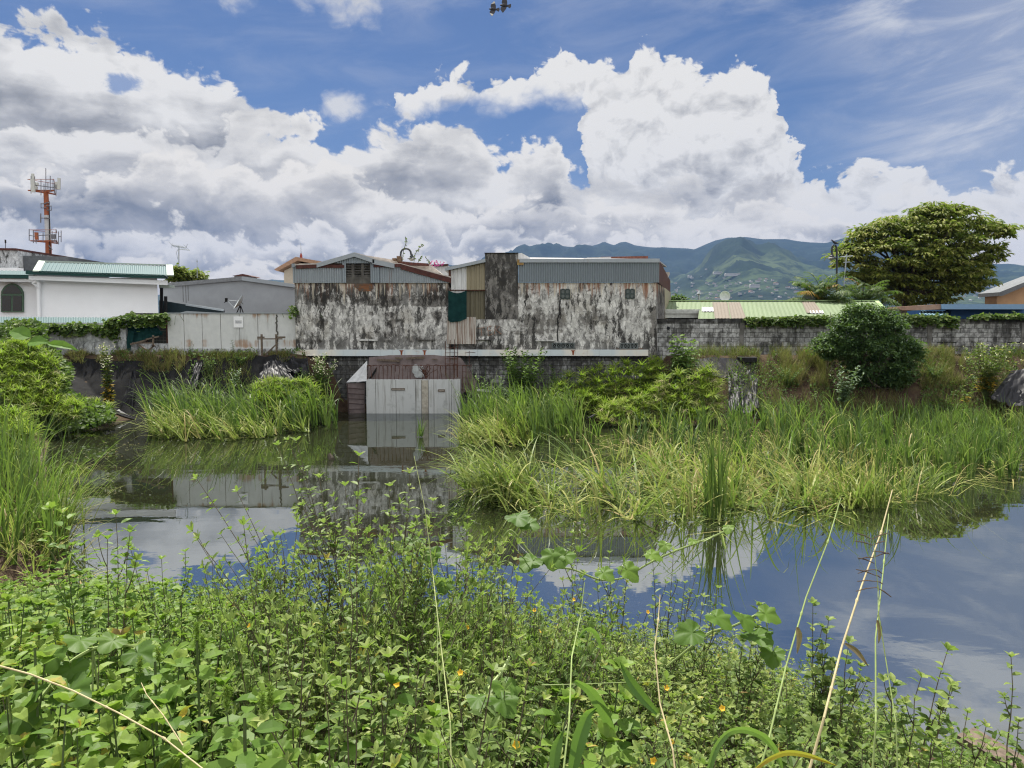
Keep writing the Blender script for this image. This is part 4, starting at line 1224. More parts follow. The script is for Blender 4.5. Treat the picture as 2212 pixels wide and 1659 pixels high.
for xa, xb, yy in ((2027, 2068, 740), (2178, 2212, 740)): box(g, X(xa, WD), X(xb, WD), WD - .01, WD + .02, Z(yy + 1, WD), Z(yy - .6, WD))
lathe(g, [(0, -.01), (.075, -.01), (.075, .02)], P(1443.5, 709, WD), 10, axis='y')
g.build('drain_hole', M_black, t)

# ------------------------------------------------------------------ walls on the left
LD = 32.0
W4 = weathered('flaking_whitewash', 3.3, .18, None, -.06, paint=(.60, .62, .63), tan=False)
t = thing('perimeter_wall', 'low flaking whitewashed wall overgrown with vines along its top', 'wall', (X(180, LD), LD, PLAT))
g = Geo(); box(g, X(-60, LD), X(272, LD), LD, LD + .18, 0, Z(697, LD)); g.build('wall', W4, t)
g = Geo(); box(g, X(261, LD), X(273, LD), LD - .06, LD + .25, 0, Z(688, LD)); g.build('end_pillar', W4, t)
g = Geo(); box(g, X(272, LD) + .03, X(361, LD), LD - .02, LD + .25, 0, Z(752, LD)); box(g, X(272, LD) + .05, X(361, LD), LD + .02, LD + .2, Z(752, LD), Z(742, LD)); g.build('low_sill', W4, t)

m, b, p, o = new_mat('wire_mesh_screen')
ps = b.pos(); x_, y_, z_ = b.sep(ps)
gx = b.m('ABSOLUTE', b.m('SUBTRACT', b.m('FRACT', b.m('MULTIPLY', x_, 7)), .5)); gz = b.m('ABSOLUTE', b.m('SUBTRACT', b.m('FRACT', b.m('MULTIPLY', z_, 7)), .5))
S(b, p, b.mix(b.ss(b.m('MINIMUM', gx, gz), .10, .04), (.022, .024, .020), (.075, .075, .065)), .9)
t = thing('mesh_gate', 'dark wire mesh screen closing the gap beside the white panel fence', 'gate', (X(318, LD + .3), LD + .3, Z(742, LD)))
g = Geo(); box(g, X(273, LD + .3), X(361, LD + .3), LD + .32, LD + .36, Z(745, LD), Z(676, LD)); g.build('mesh', m, t)
g = Geo()
for xa, xb in ((273, 275), (316, 317.5), (359, 361.5)): box(g, X(xa, LD + .3), X(xb, LD + .3), LD + .27, LD + .31, Z(745, LD), Z(676, LD))
g.build('frame', M_rebar, t)
g = Geo()
cloth(g, P(274, 697, LD + .05), P(324, 688, LD + .05), P(352, 722, LD - .05), P(276, 745, LD - .05), 34, 20, .10, 4, .25, seed=11)
cloth(g, P(276, 716, LD - .12), P(290, 714, LD - .12), P(282, 757, LD - .25), P(272, 760, LD - .25), 10, 20, .10, 3, 0, seed=12)
cloth(g, P(324, 706, LD), P(344, 716, LD), P(358, 716, LD - .03), P(322, 728, LD - .06), 14, 10, .06, 3, .1, seed=13)
tag(g.build('shade_net', M_net, smooth=True, loc=P(300, 745, LD)), 'torn dark green shade net sagging over the mesh gap', 'shade net')
g = Geo()
for a_, c_, w_ in [((282, 744), (316, 735), .07), ((316, 733), (343, 727), .06), ((331, 724), (331, 750), .06), ((300, 745), (334, 768), .06), ((334, 745), (308, 770), .06), ((286, 741), (330, 741), .05)]:
    bar(g, P(*a_, LD - .5), P(*c_, LD - .5), w_)
tag(g.build('trestle', M_wood, loc=P(312, 768, LD - .5)), 'broken wooden trestle in front of the green netted gap', 'trestle')

m, b, p, o = new_mat('rusted_white_panel')
ps = b.pos(); x_, y_, z_ = b.sep(ps)
st = b.noise(b.xyz(b.m('MULTIPLY', x_, 2.6), y_, b.m('MULTIPLY', z_, .45)), 1.1, 7, .65); bg = b.noise(ps, .8, 4); fn = b.noise(ps, 4, 7, .65)
top = b.mr(z_, Z(700, LD), Z(676, LD)); bot = b.m('MULTIPLY', b.ss(b.m('ABSOLUTE', b.m('SUBTRACT', z_, Z(742, LD))), .28, .1), .9)
c = b.mix(fn, (.44, .46, .46), (.62, .63, .61)); c = b.mix(b.ss(st, .5, .75), c, (.36, .37, .36))
rr_ = b.ss(b.m('ADD', b.m('ADD', b.m('MULTIPLY', st, .7), b.m('MULTIPLY', bg, .35)), b.m('MULTIPLY', b.m('MAXIMUM', top, bot), .16)), .66, .80)
c = b.mix(b.m('MULTIPLY', rr_, .8), c, b.mix(fn, (.22, .09, .04), (.38, .24, .12)))
S(b, p, c, .75, 0, .3); M_panel = m
t = thing('panel_fence', 'rust streaked white sheet panel fence with a paper notice', 'fence', (X(500, LD), LD, PLAT))
ed = [361, 396.7, 436, 476, 516.7, 556.4, 598, 638]
for k_ in range(7):
    g = Geo(); j_ = R.uniform(-.012, .012)
    box(g, X(ed[k_], LD) + .01, X(ed[k_ + 1], LD) - .01, LD + .02 + j_, LD + .05 + j_, Z(753, LD), Z(677, LD) + R.uniform(-.01, .01)); g.build('panel', M_panel, t)
g = Geo(); box(g, X(361, LD), X(638, LD), LD + .06, LD + .12, Z(753, LD), Z(677.5, LD)); g.build('backing', M_rebar, t)
g = Geo(); box(g, X(360, LD), X(638, LD), LD - .02, LD + .14, Z(677.3, LD), Z(675.4, LD)); g.build('top_rail', M_flash, t)
g = Geo(); box(g, X(358, LD), X(639, LD), LD - .05, LD + .25, 0, Z(753, LD)); g.build('plinth', W4, t)
g = Geo()
zz = np.linspace(Z(752, LD), Z(680, LD), 22)
tube(g, [(X(598, LD) + .02 * R.normal(), LD - .002, q) for q in zz], .03, 4); g.build('torn_seam', M_concrete_dark, t)
sg = Geo(); x0, x1, z0, z1 = X(505, LD), X(525.5, LD), Z(707.5, LD), Z(683.5, LD)
box(sg, x0, x1, LD - .02, LD - .008, z0, z1)
so = sg.build('notice', plain('paper_notice', (.74, .75, .76), .8, var=.06), None, loc=(X(515, LD), LD - .02, z0)); tag(so, 'white paper notice with a small printed box on the rusty panel fence', 'notice')
g = Geo(); xa, xb, c0, c1 = X(508.7, LD), X(522.2, LD), Z(698.5, LD), Z(692, LD)
for (a_, b_, c_, d_) in ((xa, xb, c0, c0 + .008), (xa, xb, c1 - .008, c1), (xa, xa + .008, c0, c1), (xb - .008, xb, c0, c1)): box(g, a_, b_, LD - .0245, LD - .0205, c_, d_)
for r_ in range(2):
    xq = xa + .03
    while xq < xb - .04:
        w_ = R.uniform(.012, .022); box(g, xq, xq + w_, LD - .0245, LD - .0205, c0 + .022 + r_ * .042, c0 + .05 + r_ * .042); xq += w_ + .01
g.build('print', plain('grey_ink', (.16, .17, .19), .8), so)

def batter(name_label, bars, D):
    g = Geo()
    for a_, c_, w_ in bars: bar(g, P(*a_, D), P(*c_, D), w_)
    tag(g.build('batter_board', M_wood, loc=P(*bars[0][1], D)), name_label, 'wooden frame')
batter('old wooden batter board frame of two posts and rails before the panel fence',
       [((565, 722), (566, 768), .07), ((596.5, 722), (598, 770), .07), ((556, 728.5), (571, 728.5), .06), ((556, 732), (610, 732), .05), ((598, 728.5), (616, 728.5), .07), ((573, 766), (600, 741), .05)], LD - .6)

# ------------------------------------------------------------------ white house with green roofs
M_white = plain('white_render', (.78, .80, .82), .85, var=.04, scale=1.2)
M_teal = metal_sheet('teal_roof', (.06, .125, .13), -.4, .45, rcol=(.1, .17, .16), metal=0)
M_green = plain('dark_green_fascia', (.008, .055, .048), .5, var=.25)
M_cream = plain('mint_trim', (.36, .42, .37), .7, var=.1)
HD = 38.
t = thing('white_house', 'white rendered house with teal roofs, green fascias and a pointed arch window', 'house', (X(180, HD), HD, PLAT))
g = Geo(); xa, xb, zq = X(82, HD), X(343, HD), Z(600, HD); k_ = (HD + 5) / HD; V = [(xa, HD), (xb, HD), (xb * k_, HD + 5), (xa, HD + 5)]; g.add([(a, c, 2) for a, c in V] + [(a, c, zq) for a, c in V], [(3, 2, 1, 0), (4, 5, 6, 7), (0, 1, 5, 4), (1, 2, 6, 5), (2, 3, 7, 6), (3, 0, 4, 7)]); g.build('main_wall', M_white, t)
g = Geo(); box(g, X(-90, HD), X(82, HD), HD + .5, HD + 8, 2, Z(606, HD)); g.build('wing_wall', M_white, t)
g = Geo(); prism(g, [pz(77, 597, HD), pz(371, 607.5, HD), pz(371, 617, HD), pz(77, 605.5, HD)][::-1], HD - .55, HD - .42); g.build('white_fascia', M_white, t)
g = Geo(); prism(g, [pz(76, 586.5, HD), pz(370.5, 595.8, HD), pz(370.5, 603.5, HD), pz(76, 594.5, HD)], HD - .75, HD - .4); g.build('green_fascia', M_green, t)
# roof rises away from the eave
e0, e1 = np.array(P(79, 588, HD - .8)), np.array(P(368, 597, HD - .8)); r0, r1 = np.array(P(91, 566.5, HD + 3.2)), np.array(P(366, 575.2, HD + 3.2))
def slope_roof(g, e0, e1, r0, r1, pitch=.2, amp=.025):
    n = int(np.linalg.norm(e1 - e0) / pitch * 6); u = np.linspace(0, 1, n + 1)
    w = np.cos(u * (n / 6) * 2 * PI); w = np.where(w > .3, amp, 0)
    A = e0 + (e1 - e0) * u[:, None]; B = r0 + (r1 - r0) * u[:, None]
    A[:, 2] += w; B[:, 2] += w
    i = np.arange(n); g.add(np.concatenate([A, B]), np.stack([i, i + 1, n + 2 + i, n + 1 + i], 1))
g = Geo(); slope_roof(g, e0, e1, r0, r1); rf = g.build('roof', M_teal, t)
g = Geo()
for a_, c_ in ((e0, r0), (e1, r1)):
    a_, c_ = a_.copy(), c_.copy(); a_[2] += .05; c_[2] += .06; bar(g, a_, c_, .32, .07)
bar(g, r0 + (0, 0, .06), r1 + (0, 0, .06), .2, .06); g.build('roof_trim', M_cream, rf)
g = Geo(); slope_roof(g, np.array(P(-90, 594, HD - .3)), np.array(P(76, 595, HD - .3)), np.array(P(-90, 583, HD + 3)), np.array(P(76, 586, HD + 3))); g.build('wing_roof', M_teal, t)
g = Geo(); prism(g, [pz(-90, 592.5, HD), pz(76, 594.5, HD), pz(76, 602.5, HD), pz(-90, 600.5, HD)], HD - .28, HD); g.build('wing_green_fascia', M_green, t)
g = Geo(); prism(g, [pz(-90, 601, HD), pz(80, 603, HD), pz(80, 609.5, HD), pz(-90, 607, HD)], HD - .15, HD + .4); g.build('wing_white_fascia', M_white, t)
g = Geo(); pxprism(g, [(342, 611), (366, 616), (366, 621), (345, 621)], HD + .1, .6); g.build('soffit', M_cream, t)
g = Geo()
tube(g, [P(82, 598, HD - .3), P(80, 607, HD - .3), P(72, 612, HD - .2), P(80, 617, HD - .2), P(83.5, 620, HD - .15), P(84.5, 690, HD - .15)], .085, 8)
tube(g, [P(79, 596, HD - .3), P(83, 612, HD - .25), P(84.5, 622, HD - .2)], .09, 8); g.build('drainpipe', M_white, t)
# arched window
ar = [(1.5, 674)] + [(1.5, 636)] + [(2.5, 630), (6, 623), (11, 617.5), (18, 613.5), (25, 612), (32, 613.5), (39, 617.5), (45, 623), (48.5, 630), (49.5, 636)] + [(49.5, 674)]
cx, cy_ = 25.5, 650
g = Geo(); pxprism(g, ar, HD + .38, .1); wf = g.build('window', plain('sage_frame', (.075, .13, .085), .6), t)
inn = [(cx + (a - cx) * .87, cy_ + (c_ - cy_) * .93) for a, c_ in ar]
M_glassdk = plain('dark_glass', (.010, .011, .014), .12, spec=.6, var=.1)
for poly in ([q for q in [(4.5, 634.5), (8, 627), (14, 620), (25.5, 614.5), (37, 620), (43, 627), (46.5, 634.5)]], [(4.5, 638.5), (23.5, 638.5), (23.5, 671.5), (4.5, 671.5)], [(27.5, 638.5), (46.5, 638.5), (46.5, 671.5), (27.5, 671.5)]):
    g = Geo(); pxprism(g, poly, HD + .36, .015); g.build('pane', M_glassdk, wf)
# low teal roof in front
t = thing('low_shed', 'low teal corrugated shed roof showing above the vine covered wall', 'shed', (X(110, 34), 34, PLAT))
g = Geo(); slope_roof(g, np.array(P(-60, 700, 33.2)), np.array(P(249, 700, 33.2)), np.array(P(-60, 684.5, 35.5)), np.array(P(249, 686.5, 35.5)), .15); g.build('roof', M_teal, t)
g = Geo(); box(g, X(-60, 34), X(245, 34), 33.6, 35.4, 2.3, Z(700, 33.6) - .1); g.build('wall', M_white, t)

# old blocks behind the white house
BD2 = 46
t = thing('old_building', 'weathered grey white block with a dark sheet roof behind the white house', 'building', (X(60, BD2), BD2, PLAT))
g = Geo(); prism(g, [pz(-60, 600, BD2), pz(42, 600, BD2), pz(42, 580, BD2), pz(36, 541, BD2), pz(-60, 540, BD2)], BD2, BD2 + 6); g.build('wall', W4, t)
g = Geo(); prism(g, [pz(-60, 540.2, BD2), pz(37, 541, BD2), pz(36, 536.5, BD2), pz(-60, 535.5, BD2)], BD2 - .1, BD2 + 6); g.build('parapet_cap', M_rustbeam, t)
g = Geo(); prism(g, [pz(43, 600, BD2), pz(142, 600, BD2), pz(139, 553, BD2), pz(41, 551, BD2)], BD2 + .4, BD2 + 5); g.build('dark_sheeting', plain('slate_sheet', (.085, .092, .10), .7, var=.25), t)
g = Geo(); box(g, X(-60, BD2), X(58, BD2), BD2 - .6, BD2 - .05, Z(588, BD2), Z(580, BD2)); g.build('ledge', M_white, t)
g = Geo(); tube(g, [P(11.8, 537, BD2), P(12, 523, BD2)], .02, 4); lathe(g, [(0, 0), (.05, 0), (.05, .2), (0, .2)], P(12, 525, BD2), 6); g.build('rod', M_black, t)

# grey gabled warehouse
GD = 45
M_gry = plain('grey_render', (.30, .32, .34), .85, var=.1, scale=1.5)
t = thing('grey_warehouse', 'plain slate grey warehouse with a shallow gable behind the panel fence', 'warehouse', (X(500, GD), GD, PLAT))
g = Geo(); prism(g, [pz(345, 700, GD), pz(645, 700, GD), pz(645, 622.5, GD), pz(524, 606, GD), pz(366, 619, GD), pz(345, 623, GD)], GD, GD + 10); g.build('wall', M_gry, t)
g = Geo(); prism(g, [pz(345, 623, GD), pz(366, 619.5, GD), pz(524, 606, GD), pz(524, 597.5, GD), pz(367, 611, GD), pz(345, 615, GD)], GD - .12, GD + 10); g.build('parapet', plain('grey_parapet', (.19, .20, .21), .8), t)
g = Geo(); prism(g, [pz(524, 606, GD), pz(645, 622.5, GD), pz(645, 615, GD), pz(524, 597.3, GD)], GD - .14, GD + 10); g.build('ridge_flashing', M_flash, t)
g = Geo(); pxprism(g, [(506, 599), (538, 600), (538, 596.5), (506, 595.5)], GD + 3, 1.5); v_ = g.build('roof_vent', M_roofsheet, t)
g = Geo(); pxprism(g, [(501, 596), (543, 597), (537, 594.5), (524, 591.5), (508, 594.5)], GD + 2.8, 1.9); g.build('vent_cap', M_rustbeam, v_)
g = Geo()
for px_, yb_ in ((397, 652), (403, 655), (408, 650)): box(g, X(px_, GD), X(px_ + 1.5, GD), GD - .004, GD + .01, Z(yb_, GD), Z(617, GD))
g.build('rain_stain', plain('rain_stain', (.14, .145, .15), .9), t)
# dark canopies in front of it
CD = 39.5
t = thing('canopy', 'dark green black canopy roof sloping down in front of the grey warehouse', 'canopy', (X(410, CD), CD, PLAT))
M_cano = plain('canopy_sheet', (.012, .026, .032), .6, var=.3)
g = Geo(); pxprism(g, [(344, 648.5), (410, 659), (483, 670), (483, 675), (400, 676), (344, 682)], CD, .15); g.build('sheet', M_cano, t)
g = Geo(); bar(g, P(402, 658, CD - .05), P(484, 670.5, CD - .05), .1, .1); g.build('edge_trim', M_flash, t)
g = Geo(); pxprism(g, [(344, 686), (403, 672), (485, 676), (485, 679), (403, 675), (346, 689)], CD - 1.2, 1.1); g.build('eave_trim', M_flash, t)
g = Geo()
for px_ in (349, 358): bar(g, P(px_, 690, CD - .6), P(px_, 615 if px_ < 355 else 640, CD - .6), .12)
g.build('post', M_black, t)
t = thing('satellite_dish', 'grey satellite dish on a tripod seen edge on behind the panel fence', 'satellite dish', P(522, 677, 35))
c0 = np.array(P(514.5, 650.5, 35)); up = np.array(P(524.6, 634.6, 35)) - np.array(P(504.8, 666.3, 35)); dn = unit(up); rad = np.linalg.norm(up) / 2
fw = unit(np.array((-.80, -.35, .45))); fw = unit(fw - dn * fw.dot(dn)); sd_ = np.cross(dn, fw)
g = Geo(); V = []; nn = 24
for r_, dp in ((0, -.16), (.35, -.14), (.7, -.08), (1., 0)):
    for k_ in range(nn):
        a_ = 2 * PI * k_ / nn; V.append(c0 + (dn * math.cos(a_) + sd_ * math.sin(a_)) * rad * r_ + fw * dp)
g.add(V, [(i * nn + j, i * nn + (j + 1) % nn, (i + 1) * nn + (j + 1) % nn, (i + 1) * nn + j) for i in range(3) for j in range(nn)]); 
M_dish = plain('dish_grey', (.40, .43, .44), .5, .0, var=.15)
g.build('reflector', M_dish, t)
g = Geo(); lnb = np.array(P(489, 648, 35)); tube(g, [c0 - dn * rad * .9, lnb], .015, 5); tube(g, [c0 + fw * .0, lnb], .008, 4); tube(g, [c0 + dn * rad * .3, c0 - fw * .25, np.array(P(519, 660, 35))], .03, 5); g.build('arm', M_flash, t)
g = Geo(); obox(g, lnb, (0, 0, 1), (1, 0, 0), (0, 1, 0), .09, .05, .05); bar(g, lnb, np.array(P(485, 654, 35)), .03); g.build('feed', M_black, t)
g = Geo(); k0 = np.array(P(515, 656, 35)); 
for q in ((511, 677), (526, 677), (519, 678)): tube(g, [k0 - fw * .1, P(*q, 35.2)], .025, 5)
g.build('tripod', M_black, t)

# aerials
t = thing('television_aerial', 'thin rooftop television aerial above the small trees', 'aerial', P(386, 590, 47))
g = Geo(); tube(g, [P(386, 590, 47), P(386.3, 532, 47)], .035, 5); tube(g, [P(384, 560, 47), P(381, 545, 47), P(385, 538, 47)], .015, 4); g.build('mast', M_flash, t)
g = Geo(); tube(g, [P(371, 530, 47), P(402, 535, 47)], .025, 5); tube(g, [P(386, 538, 47), P(410, 540.5, 47)], .025, 5)
for k_ in range(9):
    q = np.array(P(371 + k_ * 3.9, 530 + k_ * .62, 47)); tube(g, [q + (0, -.35, .16 if k_ in (0, 8) else .05), q + (0, .35, -.08)], .012, 4)
tube(g, [P(371, 536, 47), P(372, 526, 47)], .015, 4); tube(g, [P(402, 535, 47), P(405, 527, 47)], .015, 4); g.build('boom', M_flash, t)
def whip(label, x0, y0, x1, y1, D, r=.02, top=0.):
    g = Geo(); tube(g, [P(x0, y0, D), P(x1, y1, D)], [r, r * .6], 5)
    if top: lathe(g, [(0, -top), (r * 2, -top * .5), (0, top)], P(x1, y1, D), 6)
    return tag(g.build('whip_aerial', M_flash, loc=P(x0, y0, D)), label, 'aerial')
whip('short whip aerial rising from the rounded shrubs left of the grey gable', 426, 600, 425.6, 563, 47, .025, .12)
t = thing('cream_house', 'cream house with a tan hipped roof and red finial behind the left warehouse', 'house', (X(640, 52), 52, PLAT))
M_crm = plain('cream_render', (.62, .54, .43), .85, var=.06); M_tan = plain('tan_roof', (.33, .20, .13), .8, var=.25)
g = Geo(); prism(g, [pz(613.5, 640, 52), pz(720, 640, 52), pz(720, 575, 52), pz(647, 568, 52), pz(613.5, 585, 52)], 52, 59); g.build('wall', M_crm, t)
g = Geo(); prism(g, [pz(600, 585, 52), pz(609, 588, 52), pz(614, 584, 52), pz(650, 565, 52), pz(728, 580, 52), pz(728, 572, 52), pz(662, 560, 52), pz(646, 557, 52), pz(603, 582, 52)], 51.2, 60); g.build('roof', M_tan, t)
g = Geo(); lathe(g, [(.14, 0), (.08, .12), (.1, .2), (.03, .4), (0, .42)], P(650.5, 559, 52.5), 8); g.build('finial', plain('red_finial', (.24, .05, .04), .6), t)
g = Geo(); tube(g, [P(650.5, 553, 52.5), P(649.6, 524.5, 52.5)], [.03, .012], 5); g.build('lightning_rod', M_flash, t)
# small roof glimpses between the warehouses
t = thing('distant_roof', 'small white and rust roof glimpsed between the two warehouses', 'roof', P(960, 590, 50))
g = Geo(); pxprism(g, [(925, 578), (965, 572), (975, 578), (975, 600), (925, 592)], 50, 4); g.build('sheet', M_trans, t)
g = Geo(); pxprism(g, [(930, 571.5), (968, 570), (968, 573), (930, 575)], 49.8, .3); g.build('edge', M_rustbeam, t)
t = thing('distant_roof', 'white and red corrugated roof strip above the right warehouse', 'roof', P(1330, 560, 48))
g = Geo(); pxprism(g, [(1266, 559), (1320, 559), (1320, 555), (1268, 556.5)], 48, 5); g.build('white_sheet', M_trans, t)
g = Geo(); pxprism(g, [(1300, 559), (1400, 559), (1400, 553), (1298, 555)], 48.3, 5); g.build('red_sheet', plain('red_rust_sheet', (.26, .10, .07), .8, var=.5), t)

# ------------------------------------------------------------------ telecom tower
TD = 105
M_or = plain('tower_orange', (.36, .115, .05), .7, var=.2); M_wt = plain('tower_white', (.52, .54, .55), .6, var=.15); M_ant = plain('antenna_grey', (.56, .58, .54), .6, var=.08); M_st = plain('tower_steel', (.17, .17, .19), .6)
t = thing('telecom_tower', 'orange and white telecom monopole carrying two rings of antennas', 'tower', P(106.5, 640, TD))
def pole(a_, c_, ra_, rb_, mt):
    g = Geo(); tube(g, [P(*a_, TD), P(*c_, TD)], [ra_, rb_], 12); return g.build('pole_section', mt, t)
pole((106.5, 640), (104.6, 522), .43, .38, M_or); pole((104.6, 522), (101.6, 465), .38, .34, M_wt); pole((101.6, 465), (99, 411), .34, .3, M_or)
tp = np.array(P(99, 411, TD)); tl = np.array(P(104.4, 522, TD)); tm_ = np.array(P(103, 490, TD))
def ring(c, rad, name, zoff, mt):
    g = Geo(); 
    A = [c + np.array((rad * math.cos(a), rad * math.sin(a), zoff)) for a in (PI * .5, PI * 7 / 6, PI * 11 / 6)]
    for k_ in range(3): bar(g, A[k_], A[(k_ + 1) % 3], .12, .14); bar(g, c + (0, 0, zoff - .05), A[k_], .12, .16)
    for zz in (1.5,):
        for k_ in range(3): bar(g, A[k_] + (0, 0, zz), A[(k_ + 1) % 3] + (0, 0, zz), .06)
    return g.build(name, mt, t), A
pf1, A1 = ring(tp, 2.1, 'platform', -.2, M_or); pf2, A2 = ring(tl, 2.1, 'platform', 0, M_or)
def panel(c, h, w, tilt=0.):
    g = Geo(); obox(g, c, (1, 0, 0), (0, 1, 0), unit(np.array((tilt, 0, 1.))), w / 2, .1, h / 2); return g.build('panel_antenna', M_ant, t)
for px_, py_, h, w, ti in ((65, 399, 3.3, .55, -.04), (70.5, 388, 3.0, .45, -.03), (127.5, 395, 2.8, .45, .12), (122.5, 399, 2.4, .4, .1), (63, 381, 1.3, .4, 0)):
    pass
panel(np.array(P(71, 401, TD - 2)), 1.75, .48, -.03); panel(np.array(P(71, 384, TD - 1)), 1.1, .34, 0); panel(np.array(P(127.5, 397, TD - 2)), 1.5, .34, .05); panel(np.array(P(122, 401, TD)), 1., .3, .03)
g = Geo()
for px_, ya, yb_ in ((67, 380, 418), (75, 381, 400), (88.5, 387, 422), (95, 397, 414), (99, 363.5, 412), (108.5, 380, 414), (103.5, 393, 408), (114.5, 388, 410), (121, 399, 424), (118, 396, 419), (125, 384, 410)):
    g = Geo(); tube(g, [P(px_, yb_, TD - 1.5), P(px_, ya, TD - 1.5)], .05, 5); g.build('whip', M_st, t)
for px_, ya, yb_ in ((63, 495, 520), (72, 497, 525), (78, 502, 526), (93, 502, 522), (112.5, 499, 524), (121, 495, 525), (126.5, 500, 528), (132, 498, 523), (117, 505, 522)):
    g = Geo(); tube(g, [P(px_, yb_, TD - 1.5), P(px_, ya, TD - 1.5)], .055, 5); g.build('whip', M_st, t)
for a_, c_ in (((63, 508), (78, 511)), ((126, 511), (132, 511)), ((76, 400), (122, 406)), ((80, 509), (112, 507))): g = Geo(); tube(g, [P(*a_, TD - 1.5), P(*c_, TD - 1.5)], .06, 5); g.build('cross_bar', M_st, t)
g = Geo()
for px_, py_, h, w in ((79, 398, .45, .4), (78, 406, .4, .3), (120, 402, .5, .3)):
    g = Geo(); obox(g, P(px_, py_, TD - 1.3), (1, 0, 0), (0, 1, 0), (0, 0, 1), w / 2, .15, h / 2); g.build('radio_unit', M_ant, t)
g = Geo(); obox(g, P(79, 510, TD - 1.4), (1, 0, 0), (0, 1, 0), (0, 0, 1), .2, .15, .5); g.build('radio_unit', M_or, t)
g = Geo(); obox(g, P(116, 511, TD - 1.4), (1, 0, 0), (0, 1, 0), (0, 0, 1), .28, .15, .3); g.build('radio_unit', M_st, t)
g = Geo()
for pts in ([(100, 440), (88.5, 440), (88.5, 449), (100, 449)], [(100, 445), (110.5, 445), (111, 454), (101, 454)], [(101, 471), (88, 470.5)], [(88, 461), (88, 481)], [(101, 471.5), (107, 471.5)], [(99, 438), (107.5, 438)], [(105, 530), (113, 539), (106, 539)]):
    g = Geo(); tube(g, [P(*q, TD - .4) for q in pts], .08, 5); g.build('bracket', M_st, t)
g = Geo(); tube(g, [P(106, 435, TD - .3), P(108.5, 560, TD - .3)], .07, 5); g.build('cable_run', M_black, t)

# ------------------------------------------------------------------ right: green roofed house, blue house, orange house
t = thing('green_house', 'long low house with a lime green corrugated roof patched brown behind the block wall', 'house', (X(1650, 37), 37, PLAT))
M_lime = metal_sheet('lime_roof', (.155, .21, .105), -.35, .6, rcol=(.2, .27, .13), metal=0)
M_brownroof = metal_sheet('brown_roof_patch', (.185, .155, .12), -.1, .7, rcol=(.2, .15, .11), metal=0)
e = lambda px_: np.array(P(px_, 690, 35.2)); r_ = lambda px_: np.array(P(px_, 651.5, 41.5))
def rp(pxe, pxr, f):  # a point of the roof plane
    return e(pxe) * (1 - f) + r_(pxr) * f
g = Geo()
slope_roof(g, rp(1430, 1437, .52), rp(1508, 1512, .52), r_(1437), r_(1512), .22, .012)
slope_roof(g, e(1508), e(1930), r_(1512), r_(1893), .22, .012); rf = g.build('roof', M_lime, t)
def patch(pe0, pe1, pr0, pr1, f0, f1, mt, nm):
    g = Geo(); up = np.array((0, -.01, .045)); slope_roof(g, rp(pe0, pr0, f0) + up, rp(pe1, pr1, f0) + up, rp(pe0, pr0, f1) + up, rp(pe1, pr1, f1) + up, .16, .012); g.build(nm, mt, rf)
patch(1544, 1577, 1538, 1570, .0, .9, M_brownroof, 'brown_patch'); patch(1579, 1612, 1572, 1597, .0, .9, M_brownroof, 'brown_patch')
patch(1747, 1785, 1731, 1757, .28, .93, M_brownroof, 'brown_patch'); patch(1754, 1782, 1742, 1772, .26, .4, M_trans, 'clear_patch'); patch(1515, 1542, 1517, 1540, .36, .6, M_trans, 'clear_patch')
g = Geo(); bar(g, r_(1437) + (0, 0, .05), r_(1893) + (0, 0, .05), .3, .06); bar(g, r_(1893) + (0, 0, .04), e(1930) + (0, 0, .05), .2, .05); g.build('ridge_cap', plain('pale_lime', (.28, .38, .18), .6), rf)
g = Geo(); q = rp(1432, 1437, .50); q2 = rp(1509, 1512, .50)
box(g, q[0], q2[0], q[1] - .25, q[1] - .1, q[2] - .42, q[2] + .02); box(g, q[0], q2[0], q[1] - .3, q[1] - .25, q[2] - .2, q[2] - .03); g.build('fascia', plain('pale_fascia', (.48, .50, .46), .7), t)
g = Geo(); box(g, X(1430, 41), X(1890, 41), 41.2, 46, 2, Z(655, 41.5)); g.build('wall', M_black, t)
whip('white stub aerial standing on the green roof', 1510.5, 652, 1510, 632, 42, .07, .15)
t = thing('satellite_dish', 'small white round dish on a pole over the green roof ridge', 'satellite dish', P(1563, 652, 42))
g = Geo(); lathe(g, [(.0, .12), (.2, .09), (.30, 0), (.28, .0), (.18, .07), (0, .1)], np.array(P(1566, 640, 41.8)), 16, axis='y'); g.build('reflector', M_wt, t)
g = Geo(); tube(g, [P(1561, 654, 42), P(1561.5, 631, 42)], .05, 5); tube(g, [P(1556, 645, 42), P(1568, 645, 42)], .03, 4); g.build('pole', M_black, t)
t = thing('satellite_dish', 'pale grey dome shaped dish half hidden by the green roof ridge', 'satellite dish', P(1744, 655, 43))
g = Geo(); lathe(g, [(.0, .16), (.25, .12), (.38, .03), (.42, -.06), (.40, -.06)], np.array(P(1745, 650, 42.5)), 18, axis='y'); g.build('reflector', plain('pale_dish', (.36, .42, .42), .6, var=.05), t)
g = Geo(); tube(g, [P(1745, 660, 42.7), P(1745, 650, 42.7)], .06, 5); g.build('pole', M_black, t)
g = Geo(); box(g, X(1513, 43), X(1533, 43), 43, 43.5, Z(653, 43), Z(648, 43)); tag(g.build('roof_box', plain('ochre_board', (.28, .19, .07), .8), loc=P(1523, 653, 43)), 'small ochre board on the green roof beside the white stub aerial', 'board')
t = thing('blue_house', 'low blue house with a wide flat roof edge behind the block wall', 'house', (X(2110, 36), 36, PLAT))
g = Geo(); box(g, X(2053, 36), X(2240, 36), 36, 40, 2, Z(668, 36)); g.build('wall', plain('deep_blue_wall', (.012, .06, .17), .7, var=.1), t)
